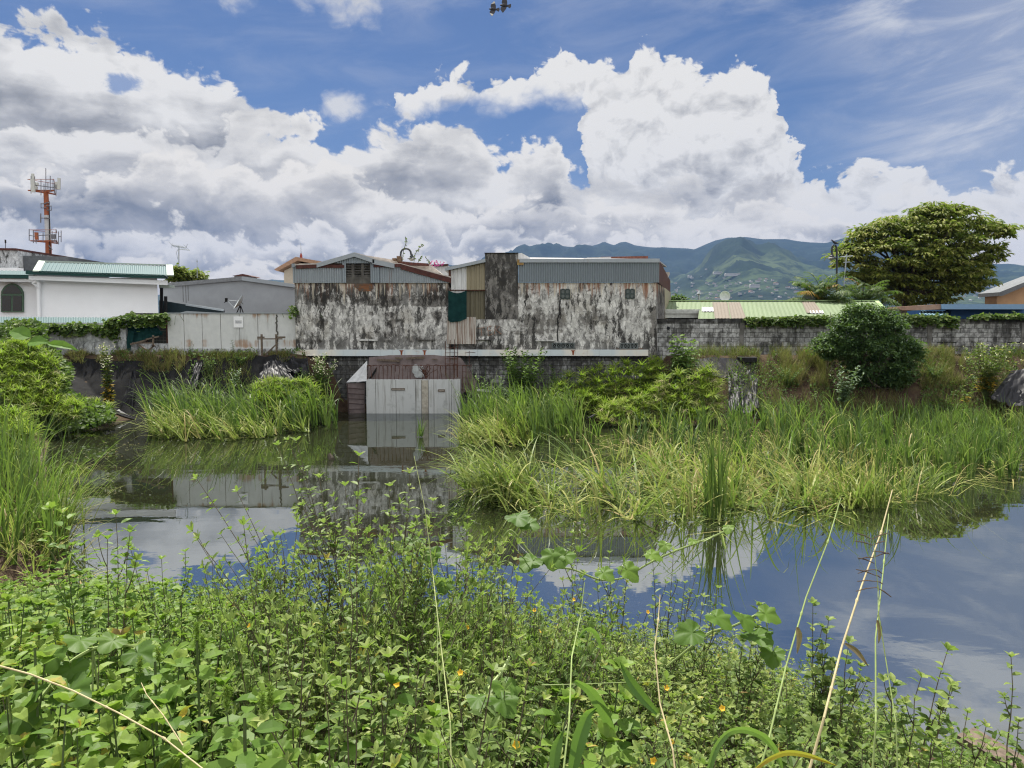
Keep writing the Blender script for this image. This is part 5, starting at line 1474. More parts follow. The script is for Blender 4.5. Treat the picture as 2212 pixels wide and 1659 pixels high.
g = Geo(); prism(g, [pz(2035, 657, 35), pz(2240, 657, 35), pz(2240, 668, 35), pz(2035, 668, 35)], 35, 36.5); g.build('roof_edge', plain('steel_blue', (.16, .27, .40), .6, var=.08), t)
g = Geo(); prism(g, [pz(1944, 666, 35), pz(1944, 662.5, 35), pz(2035, 657, 35), pz(2035, 668, 35), pz(2000, 669.5, 35), pz(1950, 670, 35)], 35.1, 36.4); g.build('brown_roof_edge', plain('brown_fascia', (.28, .18, .13), .7, var=.2), t)
g = Geo(); slope_roof(g, np.array(P(1985, 679, 34.6)), np.array(P(2045, 681, 34.6)), np.array(P(1990, 672, 36.5)), np.array(P(2050, 672, 36.5)), .15); g.build('porch_roof', plain('pale_blue_sheet', (.22, .36, .42), .6), t)
t = thing('orange_house', 'peach coloured house with a grey sloping roof at the far right edge', 'house', (X(2190, 60), 60, PLAT))
g = Geo(); prism(g, [pz(2153, 690, 60), pz(2260, 690, 60), pz(2260, 597, 60), pz(2212, 615, 60), pz(2153, 640, 60)], 60, 61.5); g.build('wall', plain('peach_wall', (.46, .29, .165), .85, var=.15, scale=1.5), t)
g = Geo(); prism(g, [pz(2147, 640, 60), pz(2153, 640, 60), pz(2212, 615, 60), pz(2260, 596, 60), pz(2260, 588, 60), pz(2212, 606, 60), pz(2147, 632, 60)], 59.3, 62); g.build('roof', plain('grey_slope', (.15, .16, .17), .8), t)

# ------------------------------------------------------------------ street lamps with arched arms
M_lamp = plain('lamp_black', (.018, .022, .026), .5, spec=.5)
M_lens = plain('lamp_lens', (.30, .31, .29), .3)
def lamp(label, post, arch, head, D, base):
    t = thing('street_lamp', label, 'street lamp', P(post, base, D))
    g = Geo(); tube(g, [P(post, base, D)] + [P(*q, D) for q in arch], .055, 8); g.build('post', M_lamp, t)
    c = np.array(P(*head, D)); s = .0
    g = Geo(); lathe(g, [(.025, .31), (.06, .28), (.08, .18), (.12, .15), (.13, .07), (.26, .01), (.28, -.01), (.25, -.01), (.1, .03)], c, 16); g.build('lamp_shade', M_lamp, t)
    g = Geo(); lathe(g, [(.17, 0), (.15, -.06), (.08, -.12), (0, -.14)], c, 12); g.build('lens', M_lens, t)
def arcp(xa, xb, yt, yb_, n=9): return [(xa + (xb - xa) * (1 - math.cos(PI * k / (n - 1))) / 2, yb_ - (yb_ - yt) * math.sin(PI * k / (n - 1)) ** .8) for k in range(n)]
lamp('black arched street lamp rising behind the left warehouse roof', 865.5, [(865.5, 550)] + arcp(865.5, 888, 537, 550) + [(889, 551)], (889.5, 559), 44, 640)
lamp('black arched street lamp in front of the big tree with a bird on it', 1807.5, [(1807.5, 545)] + arcp(1807.5, 1797, 529, 541) + [(1797, 549)], (1797, 558), 43, 700)
t = thing('mast_aerial', 'tall thin aerial mast with a cross bar in front of the palm and tree', 'aerial', P(1820, 655, 42.6))
g = Geo(); tube(g, [P(1820, 660, 42.6), P(1824, 600, 42.6), P(1829, 549, 42.6)], .035, 5); g.build('mast', M_flash, t)
g = Geo(); tube(g, [P(1815, 555, 42.6), P(1842, 553, 42.6)], .03, 4); tube(g, [P(1822, 567, 42.6), P(1836, 566, 42.6)], .02, 4); g.build('cross_bar', M_flash, t)
# ------------------------------------------------------------------ vegetation of the far side
def inpoly(px, py, poly):
    r = np.zeros(len(px), bool); n = len(poly)
    for i in range(n):
        x1, y1 = poly[i]; x2, y2 = poly[(i + 1) % n]
        c = ((y1 > py) != (y2 > py)) & (px < (x2 - x1) * (py - y1) / (y2 - y1 + 1e-9) + x1)
        r ^= c
    return r


def edged(px, py, poly):
    d = np.full(len(px), 1e9); n = len(poly)
    for i in range(n):
        a = np.array(poly[i], float); c = np.array(poly[(i + 1) % n], float); e = c - a
        t = np.clip(((px - a[0]) * e[0] + (py - a[1]) * e[1]) / (e @ e), 0, 1)
        d = np.minimum(d, np.hypot(px - a[0] - t * e[0], py - a[1] - t * e[1]))
    return d


def PV(px, py, D):
    xc = (np.asarray(px, float) - 1106.0) / FPX; yc = (829.5 - np.asarray(py, float)) / FPX
    t = D / (CP + yc * SP)
    return np.stack([t * xc, D + 0 * xc, CAM_H + t * (yc * CP - SP)], -1)


def sample_poly(poly, n, margin=0):
    xs = [p[0] for p in poly]; ys = [p[1] for p in poly]; out = np.zeros((0, 2))
    while len(out) < n:
        q = np.stack([R.uniform(min(xs), max(xs), n * 3), R.uniform(min(ys), max(ys), n * 3)], 1)
        q = q[inpoly(q[:, 0], q[:, 1], poly)]
        if margin: q = q[edged(q[:, 0], q[:, 1], poly) > margin]
        out = np.concatenate([out, q])
    return out[:n]


def crown(g, poly, D, nsub, rs, flat, nl, L, W, depth=.8, T=ELLIP, droop=.35, maxd=5., jit=.25, hole=0.):
    """foliage gathered in many leafy sprays through the volume of a crown; returns spray centres"""
    q = sample_poly(poly, nsub, 3)
    if hole: q = q[fbm(q[:, 0] / 34, q[:, 1] / 26, 3, 4) > hole]
    e = edged(q[:, 0], q[:, 1], poly) * D / FPX
    dd = np.sqrt(np.clip(e, 0, maxd) * 2.2 * np.clip(maxd, .5, 9)) * depth * .6
    dep = D + R.uniform(-1, 1, len(q)) * dd
    c = PV(q[:, 0], q[:, 1], dep)
    n = len(c)
    rr_ = rs * R.uniform(.45, 1.5, n)
    # leaves on the upper half of each spray
    v = unit(R.normal(size=(n, nl, 3))); v[..., 2] = np.abs(v[..., 2]) * .9 - .15
    rad = R.uniform(.5, 1., (n, nl, 1)) ** .6
    pos = c[:, None] + v * rad * rr_[:, None, None] * np.array((1, 1, flat))
    ax = v * (1, 1, .3) + R.normal(size=v.shape) * jit; ax[..., 2] -= droop
    nr_ = np.array((0, 0, 1.)) + R.normal(size=v.shape) * .35
    t = np.clip(R.normal(.5, .15, (n, 1)) + R.normal(0, .16, (n, nl)), 0, 1)
    sz = R.uniform(.7, 1.25, n * nl)
    leaves(g, pos.reshape(-1, 3), ax.reshape(-1, 3), nr_.reshape(-1, 3), L * sz, W * sz, T, tint=t.ravel())
    return c


def limbs(g, base, c, k, r0, r1=.02):
    base = np.array(base, float)
    idx = R.permutation(len(c))[:k]
    for i in idx:
        e = c[i]; m1 = base + (e - base) * .45 + np.array((0, 0, .12 * np.linalg.norm(e - base))) * R.uniform(.2, 1) + R.normal(0, .2, 3)
        m0 = base + (e - base) * .15 + np.array((0, 0, .1 * np.linalg.norm(e - base)))
        tube(g, [base, m0, m1, (m1 + e) / 2 + R.normal(0, .1, 3), e], [r0, r0 * .8, r0 * .5, r0 * .3, r1], 5)


M_bark = plain('grey_bark', (.085, .070, .052), .95, var=.5, scale=5, bump=.5)
M_treeleaf = leafmat('olive_tree_leaf', [(.0, (.055, .080, .014)), (.45, (.16, .185, .034)), (.8, (.27, .28, .062)), (1, (.36, .34, .12))], .42)
M_bushleaf = leafmat('dark_bush_leaf', [(.0, (.020, .046, .016)), (.5, (.050, .095, .032)), (1, (.11, .17, .06))], .3)
M_shrub = leafmat('shrub_leaf', [(.0, (.035, .07, .016)), (.5, (.085, .15, .036)), (1, (.17, .24, .07))], .38)
M_shrub2 = leafmat('yellowing_leaf', [(.0, (.03, .06, .014)), (.5, (.085, .12, .028)), (.82, (.16, .18, .05)), (.92, (.42, .28, .02)), (1, (.48, .30, .03))], .35)
M_greyleaf = leafmat('grey_green_leaf', [(.0, (.06, .10, .055)), (.5, (.13, .19, .11)), (1, (.22, .28, .18))], .3)
M_vine = leafmat('vine_leaf', [(.0, (.03, .06, .014)), (.5, (.075, .125, .028)), (1, (.17, .21, .06))], .4)
M_sedge = leafmat('sedge_leaf', [(.0, (.07, .12, .012)), (.5, (.19, .26, .030)), (.85, (.30, .34, .055)), (1, (.42, .36, .20))], .48)
M_reed = leafmat('reed_blade', [(.0, (.030, .065, .020)), (.35, (.070, .118, .034)), (.65, (.18, .235, .055)), (.88, (.38, .39, .115)), (1, (.36, .28, .13))], .38, rough=.4)
M_dry = leafmat('dry_grass', [(.0, (.055, .07, .02)), (.5, (.13, .125, .045)), (1, (.27, .20, .10))], .3)
M_stem = plain('green_stem', (.075, .11, .035), .7, var=.4)
M_flower = plain('cream_flower', (.62, .60, .42), .7, var=.1)

# big tree
tree_poly = [(1799, 572), (1800, 556), (1813, 538), (1824, 528), (1841, 515), (1842, 495), (1862, 490), (1875, 489), (1898, 476), (1930, 464), (1945, 467), (1960, 466), (1977, 448), (2010, 436), (2038, 438),
             (2062, 443), (2094, 449), (2117, 460), (2128, 476), (2165, 479), (2198, 492), (2180, 507), (2176, 532), (2156, 540), (2168, 560), (2140, 569), (2149, 606), (2110, 628), (2078, 636),
             (2060, 626), (2055, 655), (1968, 662), (1936, 660), (1920, 636), (1884, 634), (1856, 612), (1820, 598)]
t = thing('shade_tree', 'big spreading olive green tree with a domed crown behind the blue house', 'tree', P(1955, 700, 58))
g = Geo(); cc = crown(g, tree_poly, 58, 1050, .62, .42, 34, .40, .15, .9, ELLIP, .45, 5., hole=.36); g.build('crown', M_treeleaf, t)
g = Geo(); b0 = np.array(P(1957, 640, 58)); tube(g, [P(1955, 712, 58), P(1953, 675, 58), b0], [.5, .42, .36], 9); g.build('trunk', M_bark, t)
g = Geo(); limbs(g, b0, cc, 70, .19, .03); g.build('limb', M_bark, t)

# dense bush in front of the block wall
bp = [(1757, 748), (1772, 722), (1795, 712), (1806, 690), (1830, 668), (1842, 655), (1860, 652), (1872, 662), (1890, 655), (1905, 664), (1925, 672), (1945, 690), (1952, 712), (1968, 730), (1985, 745), (1988, 770), (1980, 800), (1965, 828), (1930, 840), (1880, 842), (1845, 830), (1835, 800), (1815, 785), (1790, 780), (1768, 768), (1748, 765)]
t = thing('round_bush', 'large dense dark green bush standing against the block wall', 'bush', P(1885, 842, 29.5))
g = Geo(); cc = crown(g, bp, 29.6, 620, .30, .8, 42, .13, .065, .8, ELLIP, .25, 1.6, .6); g.build('foliage', M_bushleaf, t)
g = Geo(); limbs(g, P(1885, 845, 29.5), cc, 46, .05, .008)
for k_ in range(16):
    q = np.array(P(R.uniform(1790, 1950), R.uniform(650, 690), 29.4)); tube(g, [q + (0, 0, -.4), q + (R.normal(0, .08), 0, .12)], .008, 4)
g.build('branch', M_bark, t)


def leafy(name, label, cat, px, ybase, ytop, D, nst, spread, nleaf, L, W, mat, T=ELLIP, droop=.3, flowers=0, group=None, low_yellow=False, up=.5, fcol=None, whorl=False, bare=.0, stemr=.012, tmean=.5):
    base = np.array(P(px, ybase, D)); base[2] = max(base[2], float(ground_z(base[0], base[1])) - .05); H = P(px, ytop, D)[2] - base[2]
    t = thing(name, label, cat, base, group)
    gs, gl, gf = Geo(), Geo(), Geo()
    for s_ in range(nst):
        a = R.uniform(0, 2 * PI); rr_ = spread * H * R.uniform(.2, 1) if nst > 1 else spread * H * .3
        h = H * (R.uniform(.6, 1) if s_ else 1.)
        e = base + np.array((rr_ * math.cos(a), rr_ * math.sin(a), h)); mid = base + (e - base) * .5 + np.array((-.12 * rr_ * math.cos(a), -.12 * rr_ * math.sin(a), .03 * h))
        u = np.linspace(0, 1, 6)[:, None]; pts = base * (1 - u) ** 2 + 2 * mid * u * (1 - u) + e * u ** 2
        tube(gs, pts, np.linspace(stemr, stemr * .4, 6), 5)
        n = max(4, int(nleaf * h / H)); f = np.linspace(bare, 1, n) + R.normal(0, .01, n); f = np.clip(f, 0, 1)[:, None]
        pos = base * (1 - f) ** 2 + 2 * mid * f * (1 - f) + e * f ** 2
        ang = np.arange(n) * 2.4 + R.uniform(0, 6) + R.normal(0, .2, n)
        ax = np.stack([np.cos(ang), np.sin(ang), up - droop * R.uniform(.5, 1.5, n) + .5 * f[:, 0] ** 3], 1)
        sz = (1 - .45 * f[:, 0]) * R.uniform(.8, 1.2, n)
        tn = np.clip(R.normal(tmean, .17, n) + .15 * f[:, 0], 0, .84)
        if low_yellow: tn = np.where((f[:, 0] < .42) & (R.random(n) < .5), .97, tn)
        nr_ = np.array((0, 0, 1.)) + R.normal(0, .25, (n, 3))
        leaves(gl, pos, ax, nr_, L * sz, W * sz, T, tint=tn, curl=R.uniform(0, .25, n))
        if flowers:
            k = flowers; fp = e + R.normal(size=(k, 3)) * (.09, .09, .05) * H * .6
            leaves(gf, fp, R.normal(size=(k, 3)), R.normal(size=(k, 3)), .055, .05, DIAM, tint=R.random(k))
    gs.build('stem', M_stem if mat is not M_bushleaf else M_bark, t); gl.build('foliage', mat, t)
    if flowers: gf.build('blossom', fcol or M_flower, t)
    return t


leafy('flowering_shrub', 'tall narrow shrub with cream flowers on top and yellow leaves below, before the black plastic', 'shrub', 235, 872, 745, 29.3, 7, .12, 52, .27, .15, M_shrub2, ELLIP, .25, 20, low_yellow=True)
leafy('flowering_shrub', 'bushy green shrub tipped with cream flowers left of the concrete box', 'shrub', 697, 885, 766, 30.0, 20, .30, 54, .26, .135, M_shrub, ELLIP, .3, 16)
leafy('small_shrub', 'small pale speckled shrub at the foot of the panel fence', 'shrub', 412, 770, 738, 31.6, 4, .25, 16, .12, .06, M_greyleaf)
leafy('small_shrub', 'slim green sapling before the middle of the panel fence', 'shrub', 505, 772, 735, 31.6, 2, .15, 22, .16, .06, M_shrub)
leafy('small_shrub', 'low whitish green shrub below the panel fence amid black plastic', 'shrub', 508, 832, 798, 30.2, 6, .5, 12, .22, .09, M_greyleaf)
leafy('small_shrub', 'dull green weed shrub hanging on the slope under the panel fence', 'shrub', 452, 815, 772, 30.6, 9, .4, 22, .12, .06, M_shrub, tmean=.3)
leafy('small_tree', 'leafy young tree in front of the retaining wall right of the concrete box', 'tree', 1130, 905, 752, 30.2, 34, .44, 74, .30, .14, M_shrub, ELLIP, .35, tmean=.45)
leafy('small_tree', 'low spreading green bush right beside the concrete box and reeds', 'shrub', 1095, 905, 812, 29.6, 26, .9, 44, .20, .10, M_shrub, ELLIP, .35, tmean=.4)
leafy('small_tree', 'young tree with big drooping light green leaves against the left end of the block wall', 'tree', 1470, 846, 722, 29.9, 12, .34, 44, .42, .24, M_shrub, OVATE, .75, tmean=.6)
leafy('small_shrub', 'low grey green broad leaved shrub in front of the dark bush', 'shrub', 1822, 868, 792, 27.8, 14, .5, 26, .24, .10, M_greyleaf, ELLIP, .1, tmean=.4)
leafy('yellow_shrub', 'spreading shrub with many yellow leaves near the right edge', 'shrub', 2130, 862, 742, 28.9, 30, .62, 44, .24, .12, M_shrub2, ELLIP, .3, 3, low_yellow=True, bare=.2)
leafy('small_shrub', 'sprawling yellow leaved branch low on the right bank', 'shrub', 2085, 868, 835, 27.9, 4, .8, 9, .22, .11, M_shrub2, ELLIP, .2, low_yellow=True)

leafy('small_shrub', 'leafy dark green shrub against the retaining wall between the young tree and the sedges', 'shrub', 1205, 880, 790, 31.0, 16, .55, 34, .18, .09, M_shrub, ELLIP, .3, tmean=.3)
leafy('small_shrub', 'green shrub low at the right end of the retaining wall behind the sedges', 'shrub', 1400, 850, 782, 30.8, 14, .6, 30, .2, .1, M_shrub, ELLIP, .3, tmean=.35)
leafy('small_shrub', 'olive shrub on the bank between the black plastic and the round bush', 'shrub', 1700, 850, 788, 29.6, 18, .7, 30, .14, .06, M_shrub, ELLIP, .2, tmean=.3)
leafy('small_shrub', 'scrubby olive shrub on the bank right of the round bush', 'shrub', 2020, 850, 785, 29.8, 18, .7, 30, .13, .055, M_shrub, ELLIP, .2, tmean=.35)
leafy('small_shrub', 'green shrub on the slope between the twisted strip and the glossy fan', 'shrub', 520, 800, 768, 31.0, 12, .8, 20, .14, .07, M_shrub, ELLIP, .3, tmean=.35)
leafy('small_shrub', 'bushy green shrub between the glossy plastic fan and the cream flowered shrub', 'shrub', 655, 850, 795, 30.2, 14, .6, 26, .16, .08, M_shrub, ELLIP, .3, tmean=.4)

# trees behind the grey warehouse
t = thing('rounded_shrub', 'rounded olive shrub tree under the television aerial', 'tree', P(385, 640, 47))
g = Geo(); cc = crown(g, [(369, 612), (369, 585), (374, 577), (384, 574), (392, 580), (398, 592), (398, 610)], 47, 50, .35, .8, 30, .28, .11, .8, ELLIP, .2, 1.5); g.build('crown', M_treeleaf, t)
g = Geo(); limbs(g, P(385, 640, 47), cc, 10, .05); g.build('trunk', M_bark, t)
t = thing('rounded_shrub', 'rounded olive shrub tree beside the roof vent of the grey gable', 'tree', P(418, 640, 48))
g = Geo(); cc = crown(g, [(396, 612), (398, 596), (410, 588), (425, 586), (436, 590), (440, 597), (432, 606)], 48, 60, .35, .7, 30, .28, .11, .8, ELLIP, .2, 1.5); g.build('crown', M_treeleaf, t)
g = Geo(); limbs(g, P(418, 640, 48), cc, 10, .05); g.build('trunk', M_bark, t)
t = thing('rounded_shrub', 'small dark round tree top beyond the left end of the green roof', 'tree', P(1466, 690, 55))
g = Geo(); cc = crown(g, [(1450, 655), (1452, 645), (1460, 640), (1470, 640), (1480, 646), (1483, 656)], 55, 40, .3, .8, 26, .22, .1, .8, ELLIP, .2, 1.2); g.build('crown', M_bushleaf, t)
g = Geo(); limbs(g, P(1466, 690, 55), cc, 6, .05); g.build('trunk', M_bark, t)

# palms
M_palm = leafmat('palm_leaflet', [(.0, (.025, .052, .018)), (.5, (.055, .095, .026)), (.85, (.12, .15, .04)), (.93, (.24, .14, .03)), (1, (.26, .14, .03))], .35)


def palm(label, px, py, D, nfr, L, rz):
    c = np.array(P(px, py, D)); t = thing('areca_palm', label, 'palm', (c[0], c[1], PLAT))
    g = Geo(); gr = Geo()
    for k in range(nfr):
        a = 2 * PI * k / nfr + rz + R.normal(0, .2); l = L * R.uniform(.75, 1.1); th0 = R.uniform(-.05, .95)
        s = np.linspace(0, 1, 10); th = th0 + 1.35 * s ** 1.9
        h = np.concatenate([[0], np.cumsum(np.sin((th[1:] + th[:-1]) / 2)) * l / 9]); z = np.concatenate([[0], np.cumsum(np.cos((th[1:] + th[:-1]) / 2)) * l / 9])
        pts = c + np.stack([np.cos(a) * h, np.sin(a) * h, z], 1); tube(gr, pts, np.linspace(.03, .008, 10), 4)
        n = 30; f = np.linspace(.12, 1, n) * 9; i0 = np.minimum(f.astype(int), 8); w = (f - i0)[:, None]
        pos = pts[i0] * (1 - w) + pts[i0 + 1] * w; tan = unit(pts[i0 + 1] - pts[i0]); sd_ = np.array((-math.sin(a), math.cos(a), 0))
        ll = L * .26 * np.sin(np.linspace(.35, PI - .3, n)); dry = .96 if R.random() < .09 else None
        for sg_ in (-1, 1):
            ax = tan * .8 + sd_ * sg_ + np.array((0, 0, -.25)) + R.normal(0, .08, (n, 3))
            leaves(g, pos, ax, np.array((0, 0, 1.)) + R.normal(0, .2, (n, 3)), ll, .07, DIAM, tint=np.clip(R.normal(.5, .15, n), 0, .84) if dry is None else dry, curl=.3)
    gr.build('frond_rib', M_stem, t); g.build('fronds', M_palm, t)
    g = Geo()
    for k in range(5): tube(g, [c + (R.normal(0, .3), R.normal(0, .3), PLAT - c[2]), c + R.normal(0, .05, 3)], [.07, .05], 6)
    g.build('trunk', M_stem, t)


palm('feathery palm clump before the mountain, left of the tall aerial mast', 1775, 672, 42.5, 36, 2.7, .3)
palm('feathery palm clump right of the tall aerial mast under the big tree', 1862, 676, 43.5, 32, 2.5, 1.1)


# vines on the walls
def vine(label, pts, D, n, spread, L=.13, group=None, hang=.25, mat=None, T=HEART):
    pts = np.array([P(*q, D) for q in pts]); t = thing('wall_vine', label, 'vine', pts[len(pts) // 2])
    f = R.random(n) * (len(pts) - 1); i0 = np.minimum(f.astype(int), len(pts) - 2); w = (f - i0)[:, None]
    pos = pts[i0] * (1 - w) + pts[i0 + 1] * w
    clump = (fbm(f * 4, f * 0 + 3.3, 3, 6) - .3)
    dz = R.normal(0, 1, n) * spread * .6 * np.clip(clump * 2.2, .25, 2) - hang * R.random(n) ** 3
    pos = pos + np.stack([R.normal(0, .08, n), -np.abs(R.normal(0, .12, n)) - .04, dz], 1)
    ax = R.normal(size=(n, 3)) * (1, .5, .5) + (0, -.4, -.5); nr_ = np.array((0, -.7, .8)) + R.normal(0, .35, (n, 3))
    g = Geo(); leaves(g, pos, ax, nr_, L * R.uniform(.6, 1.3, n), L * R.uniform(.6, 1.2, n), T, tint=np.clip(R.normal(.5, .22, n), 0, 1)); g.build('foliage', mat or M_vine, t)
    g = Geo(); q = pts + R.normal(0, .05, pts.shape) + (0, -.06, 0); tube(g, q, .015, 4)
    for k in range(len(pts) * 2):
        s_ = pts[R.integers(0, len(pts))] + (R.normal(0, .5), -.06, 0); tube(g, [s_, s_ + (R.normal(0, .15), -.04, -R.uniform(.1, .45))], .008, 4)
    g.build('stem', M_stem, t)


vine('leafy vine trailing along the top of the low whitewashed wall', [(60, 700), (110, 702), (160, 704), (200, 702), (235, 708), (255, 716)], LD, 900, .15, .14, hang=.38)
vine('thick bright vine heaped on the pillar and over the netted gap', [(236, 700), (250, 688), (280, 684), (310, 684), (340, 682), (362, 682)], LD - .05, 1200, .13, .14, hang=.4)
vine('vine hanging over the block wall top below the green roof', [(1610, 688), (1660, 687), (1710, 687), (1760, 685), (1800, 685)], WD - .02, 900, .09, .13, hang=.35)
vine('vine creeping along the block wall top from the dark bush to the blue house', [(1940, 682), (1975, 683), (2010, 684), (2050, 685), (2060, 690)], WD - .02, 700, .13, .13, hang=.4)
vine('bright vine along the block wall top at the far right', [(2095, 684), (2140, 681), (2180, 682), (2225, 681)], WD - .02, 600, .10, .14, hang=.1)
vine('small tuft growing in the corner where the panel fence meets the warehouse', [(632, 676), (636, 668), (637, 660)], LD - .1, 60, .08, .10)

# ------------------------------------------------------------------ sedges
def umbel_geo():
    g = Geo(); n = int(R.integers(12, 18)); a = np.arange(n) * 2 * PI / n + R.normal(0, .12, n)
    blades(g, np.zeros((n, 3)), a, R.uniform(.30, .46, n), R.uniform(.6, 1.15, n), R.uniform(.6, 1.3, n), .034, 4, tint=np.clip(R.normal(.5, .15, n), 0, .86), twist=0.)
    return g


def dead_umbel():
    g = Geo(); n = 16; a = np.arange(n) * 2 * PI / n
    blades(g, np.zeros((n, 3)), a, R.uniform(.2, .34, n), R.uniform(1.2, 1.9, n), R.uniform(.6, 1.2, n), .02, 4, tint=.99, twist=0.)
    return g


UM = [umbel_geo() for _ in range(6)]; DU = [dead_umbel() for _ in range(2)]


def rotm(az, tilt, taz, s):
    def rz(a): return np.array([[math.cos(a), -math.sin(a), 0], [math.sin(a), math.cos(a), 0], [0, 0, 1]])
    ry = np.array([[math.cos(tilt), 0, math.sin(tilt)], [0, 1, 0], [-math.sin(tilt), 0, math.cos(tilt)]])
    return rz(taz) @ ry @ rz(-taz) @ rz(az) * s


def sedge_clump(label, poly, D0, n, dead=.08, dspread=.8, group=None, scale=1.):
    """umbrella sedge: poly = outline of the umbels"""
    q = sample_poly(poly, n); ys = np.array([p[1] for p in poly]); y0, y1 = ys.min(), ys.max()
    xm = np.mean([p[0] for p in poly])
    dep = D0 + (y0 + (y1 - y0) * .5 - q[:, 1]) / (y1 - y0) * 2 * dspread + R.normal(0, .2, n)
    c = PV(q[:, 0], q[:, 1], dep)
    base = P(xm, y1, D0); t = thing('umbrella_sedge', label, 'sedge', (base[0], base[1], max(0, float(ground_z(base[0], base[1])))), group)
    g = Geo(); gs = Geo()
    for k in range(n):
        u = DU[k % 2] if R.random() < dead else UM[int(R.integers(0, 6))]
        g.inst(u, rotm(R.uniform(0, 6.3), abs(R.normal(0, .35)), R.uniform(0, 6.3), R.uniform(.7, 1.25) * scale)[None], c[k][None], np.array([R.normal(0, .1)]))
        gz = float(ground_z(c[k][0], c[k][1]))
        if c[k][2] - gz > .1 and k % 2 == 0: tube(gs, [(c[k][0] + R.normal(0, .08), c[k][1] + R.normal(0, .08), max(gz, c[k][2] - 1.6)), c[k]], .008, 3, cap=False)
    g.build('foliage', M_sedge, t); gs.build('stem_bundle', M_stem, t)


sedge_clump('wide dark green umbrella sedge clump under the white rail', [(1170, 905), (1180, 850), (1230, 812), (1275, 795), (1330, 785), (1390, 782), (1428, 795), (1440, 815), (1440, 850), (1400, 880), (1300, 900)], 29.3, 420, .05, 1.)
sedge_clump('yellowish umbrella sedge clump left of the black plastic with dead grey heads', [(1290, 915), (1300, 880), (1400, 850), (1425, 820), (1470, 805), (1540, 790), (1555, 815), (1560, 870), (1550, 905), (1450, 930)], 27.6, 400, .18, 1.)
sedge_clump('single tall umbrella sedge tuft beside the block wall end column', [(1402, 778), (1412, 768), (1425, 772), (1432, 785), (1425, 800), (1408, 800)], 30.8, 24, .0, .3)
sedge_clump('bright umbrella sedge clump between the reeds and the flowering shrub', [(535, 880), (545, 835), (570, 822), (620, 822), (665, 826), (690, 842), (690, 885), (640, 900)], 28.2, 260, .02, .8)
sedge_clump('umbrella sedge mound spreading down the left bank', [(0, 860), (0, 740), (40, 735), (90, 745), (120, 775), (135, 810), (130, 850), (170, 870), (170, 900), (60, 900)], 25.5, 420, .08, 1.4)
sedge_clump('drooping pale sedge clump at the left edge nearer the viewer', [(0, 1000), (0, 895), (25, 890), (50, 905), (70, 935), (75, 985), (40, 1010)], 16, 120, .02, .8)
sedge_clump('dry straw coloured sedge tuft on the left bank by the water', [(140, 905), (150, 870), (190, 858), (235, 868), (245, 895), (200, 920)], 27.6, 90, .12, .4)

# leafy blanket on the left bank
g = Geo(); n = 9000
q = sample_poly([(-20, 960), (-20, 705), (30, 690), (70, 690), (100, 700), (105, 740), (130, 760), (160, 800), (150, 840), (180, 860), (240, 880), (250, 905), (180, 925), (90, 935)], n)
dep = 31.2 - (q[:, 1] - 690) / 245 * 6.5 + R.normal(0, .35, n) + (fbm(q[:, 0] / 28, q[:, 1] / 22, 3, 3) - .5) * 2.2
pos = PV(q[:, 0], q[:, 1], dep)
leaves(g, pos, R.normal(size=(n, 3)) + (0, -.5, -.4), np.array((.1, -.6, .8)) + R.normal(0, .4, (n, 3)), .14 * R.uniform(.6, 1.3, n), .12 * R.uniform(.6, 1.2, n), HEART,
       tint=np.clip(fbm(q[:, 0] / 40, q[:, 1] / 30, 3, 7) + R.normal(0, .15, n) - .05, 0, 1))
tag(g.build('creeper_blanket', M_vine), 'tangled creeper leaves blanketing the left bank', 'creeper', kind='stuff')
# elephant ear leaves
for lab, a_, c_, w_, D in (('big heart shaped elephant ear leaf rising over the left bank', (68, 728), (18, 711), .62, 26.5), ('long flat elephant ear leaf pointing right on the left bank', (101, 742), (162, 748), .34, 26.5), ('pale folded elephant ear leaf between the two larger ones', (60, 740), (98, 734), .5, 26.3),
                           ):
    if lab.startswith('ragged'): a_, c_ = (264, 766), (312, 795)
    if lab.startswith('ragged'): a_, c_, w_ = (264, 764), (298, 788), .24
    A_, B_ = np.array(P(*a_, D)), np.array(P(*c_, D - .2)); t = thing('elephant_ear', lab, 'plant', A_)
    g = Geo(); leaves(g, A_[None], (B_ - A_)[None], np.array([(0, -.75, .65)]), np.linalg.norm(B_ - A_), w_, OVATE, tint=.8, curl=.12); g.build('leaf', leafmat('ear_leaf', [(0, (.08, .16, .03)), (1, (.14, .26, .05))], .5), t)
    g = Geo(); tube(g, [A_ + (-.1, .05, -.7), A_ + (0, .02, -.2), A_], .02, 5); g.build('stalk', M_stem, t)

# ------------------------------------------------------------------ dry grass and weeds on the banks
def scatter_band(polys, D0, n):
    out = []
    for poly, w in polys: out.append(sample_poly(poly, int(n * w)))
    return np.concatenate(out)


g = Geo()
def tuft(px0, px1, D0, D1, n, h0, h1, tm, dens=None):
    x = R.uniform(px0, px1, n); d = R.uniform(D0, D1, n)
    keep = fbm(x / 22, d * 1.3, 3, 31) > .42; x, d = x[keep], d[keep]; n = len(x)
    X_ = (x - 1106) / FPX * d; zz = ground_z(X_, d)
    blades(g, np.stack([X_, d, zz - .03], 1), R.uniform(0, 2 * PI, n), R.uniform(h0, h1, n), R.uniform(.0, .5, n), R.uniform(.2, 1.2, n), .014, 4, tint=np.clip(R.normal(tm, .22, n), 0, 1))
tuft(140, 660, 31.2, 31.95, 8000, .10, .32, .6); tuft(150, 330, 30.95, 31.4, 2200, .2, .45, .75); tuft(310, 400, 30.7, 31.3, 1800, .3, .6, .75); tuft(440, 560, 30.3, 31.3, 1500, .2, .5, .5); tuft(600, 640, 30.8, 31.3, 600, .2, .4, .5)
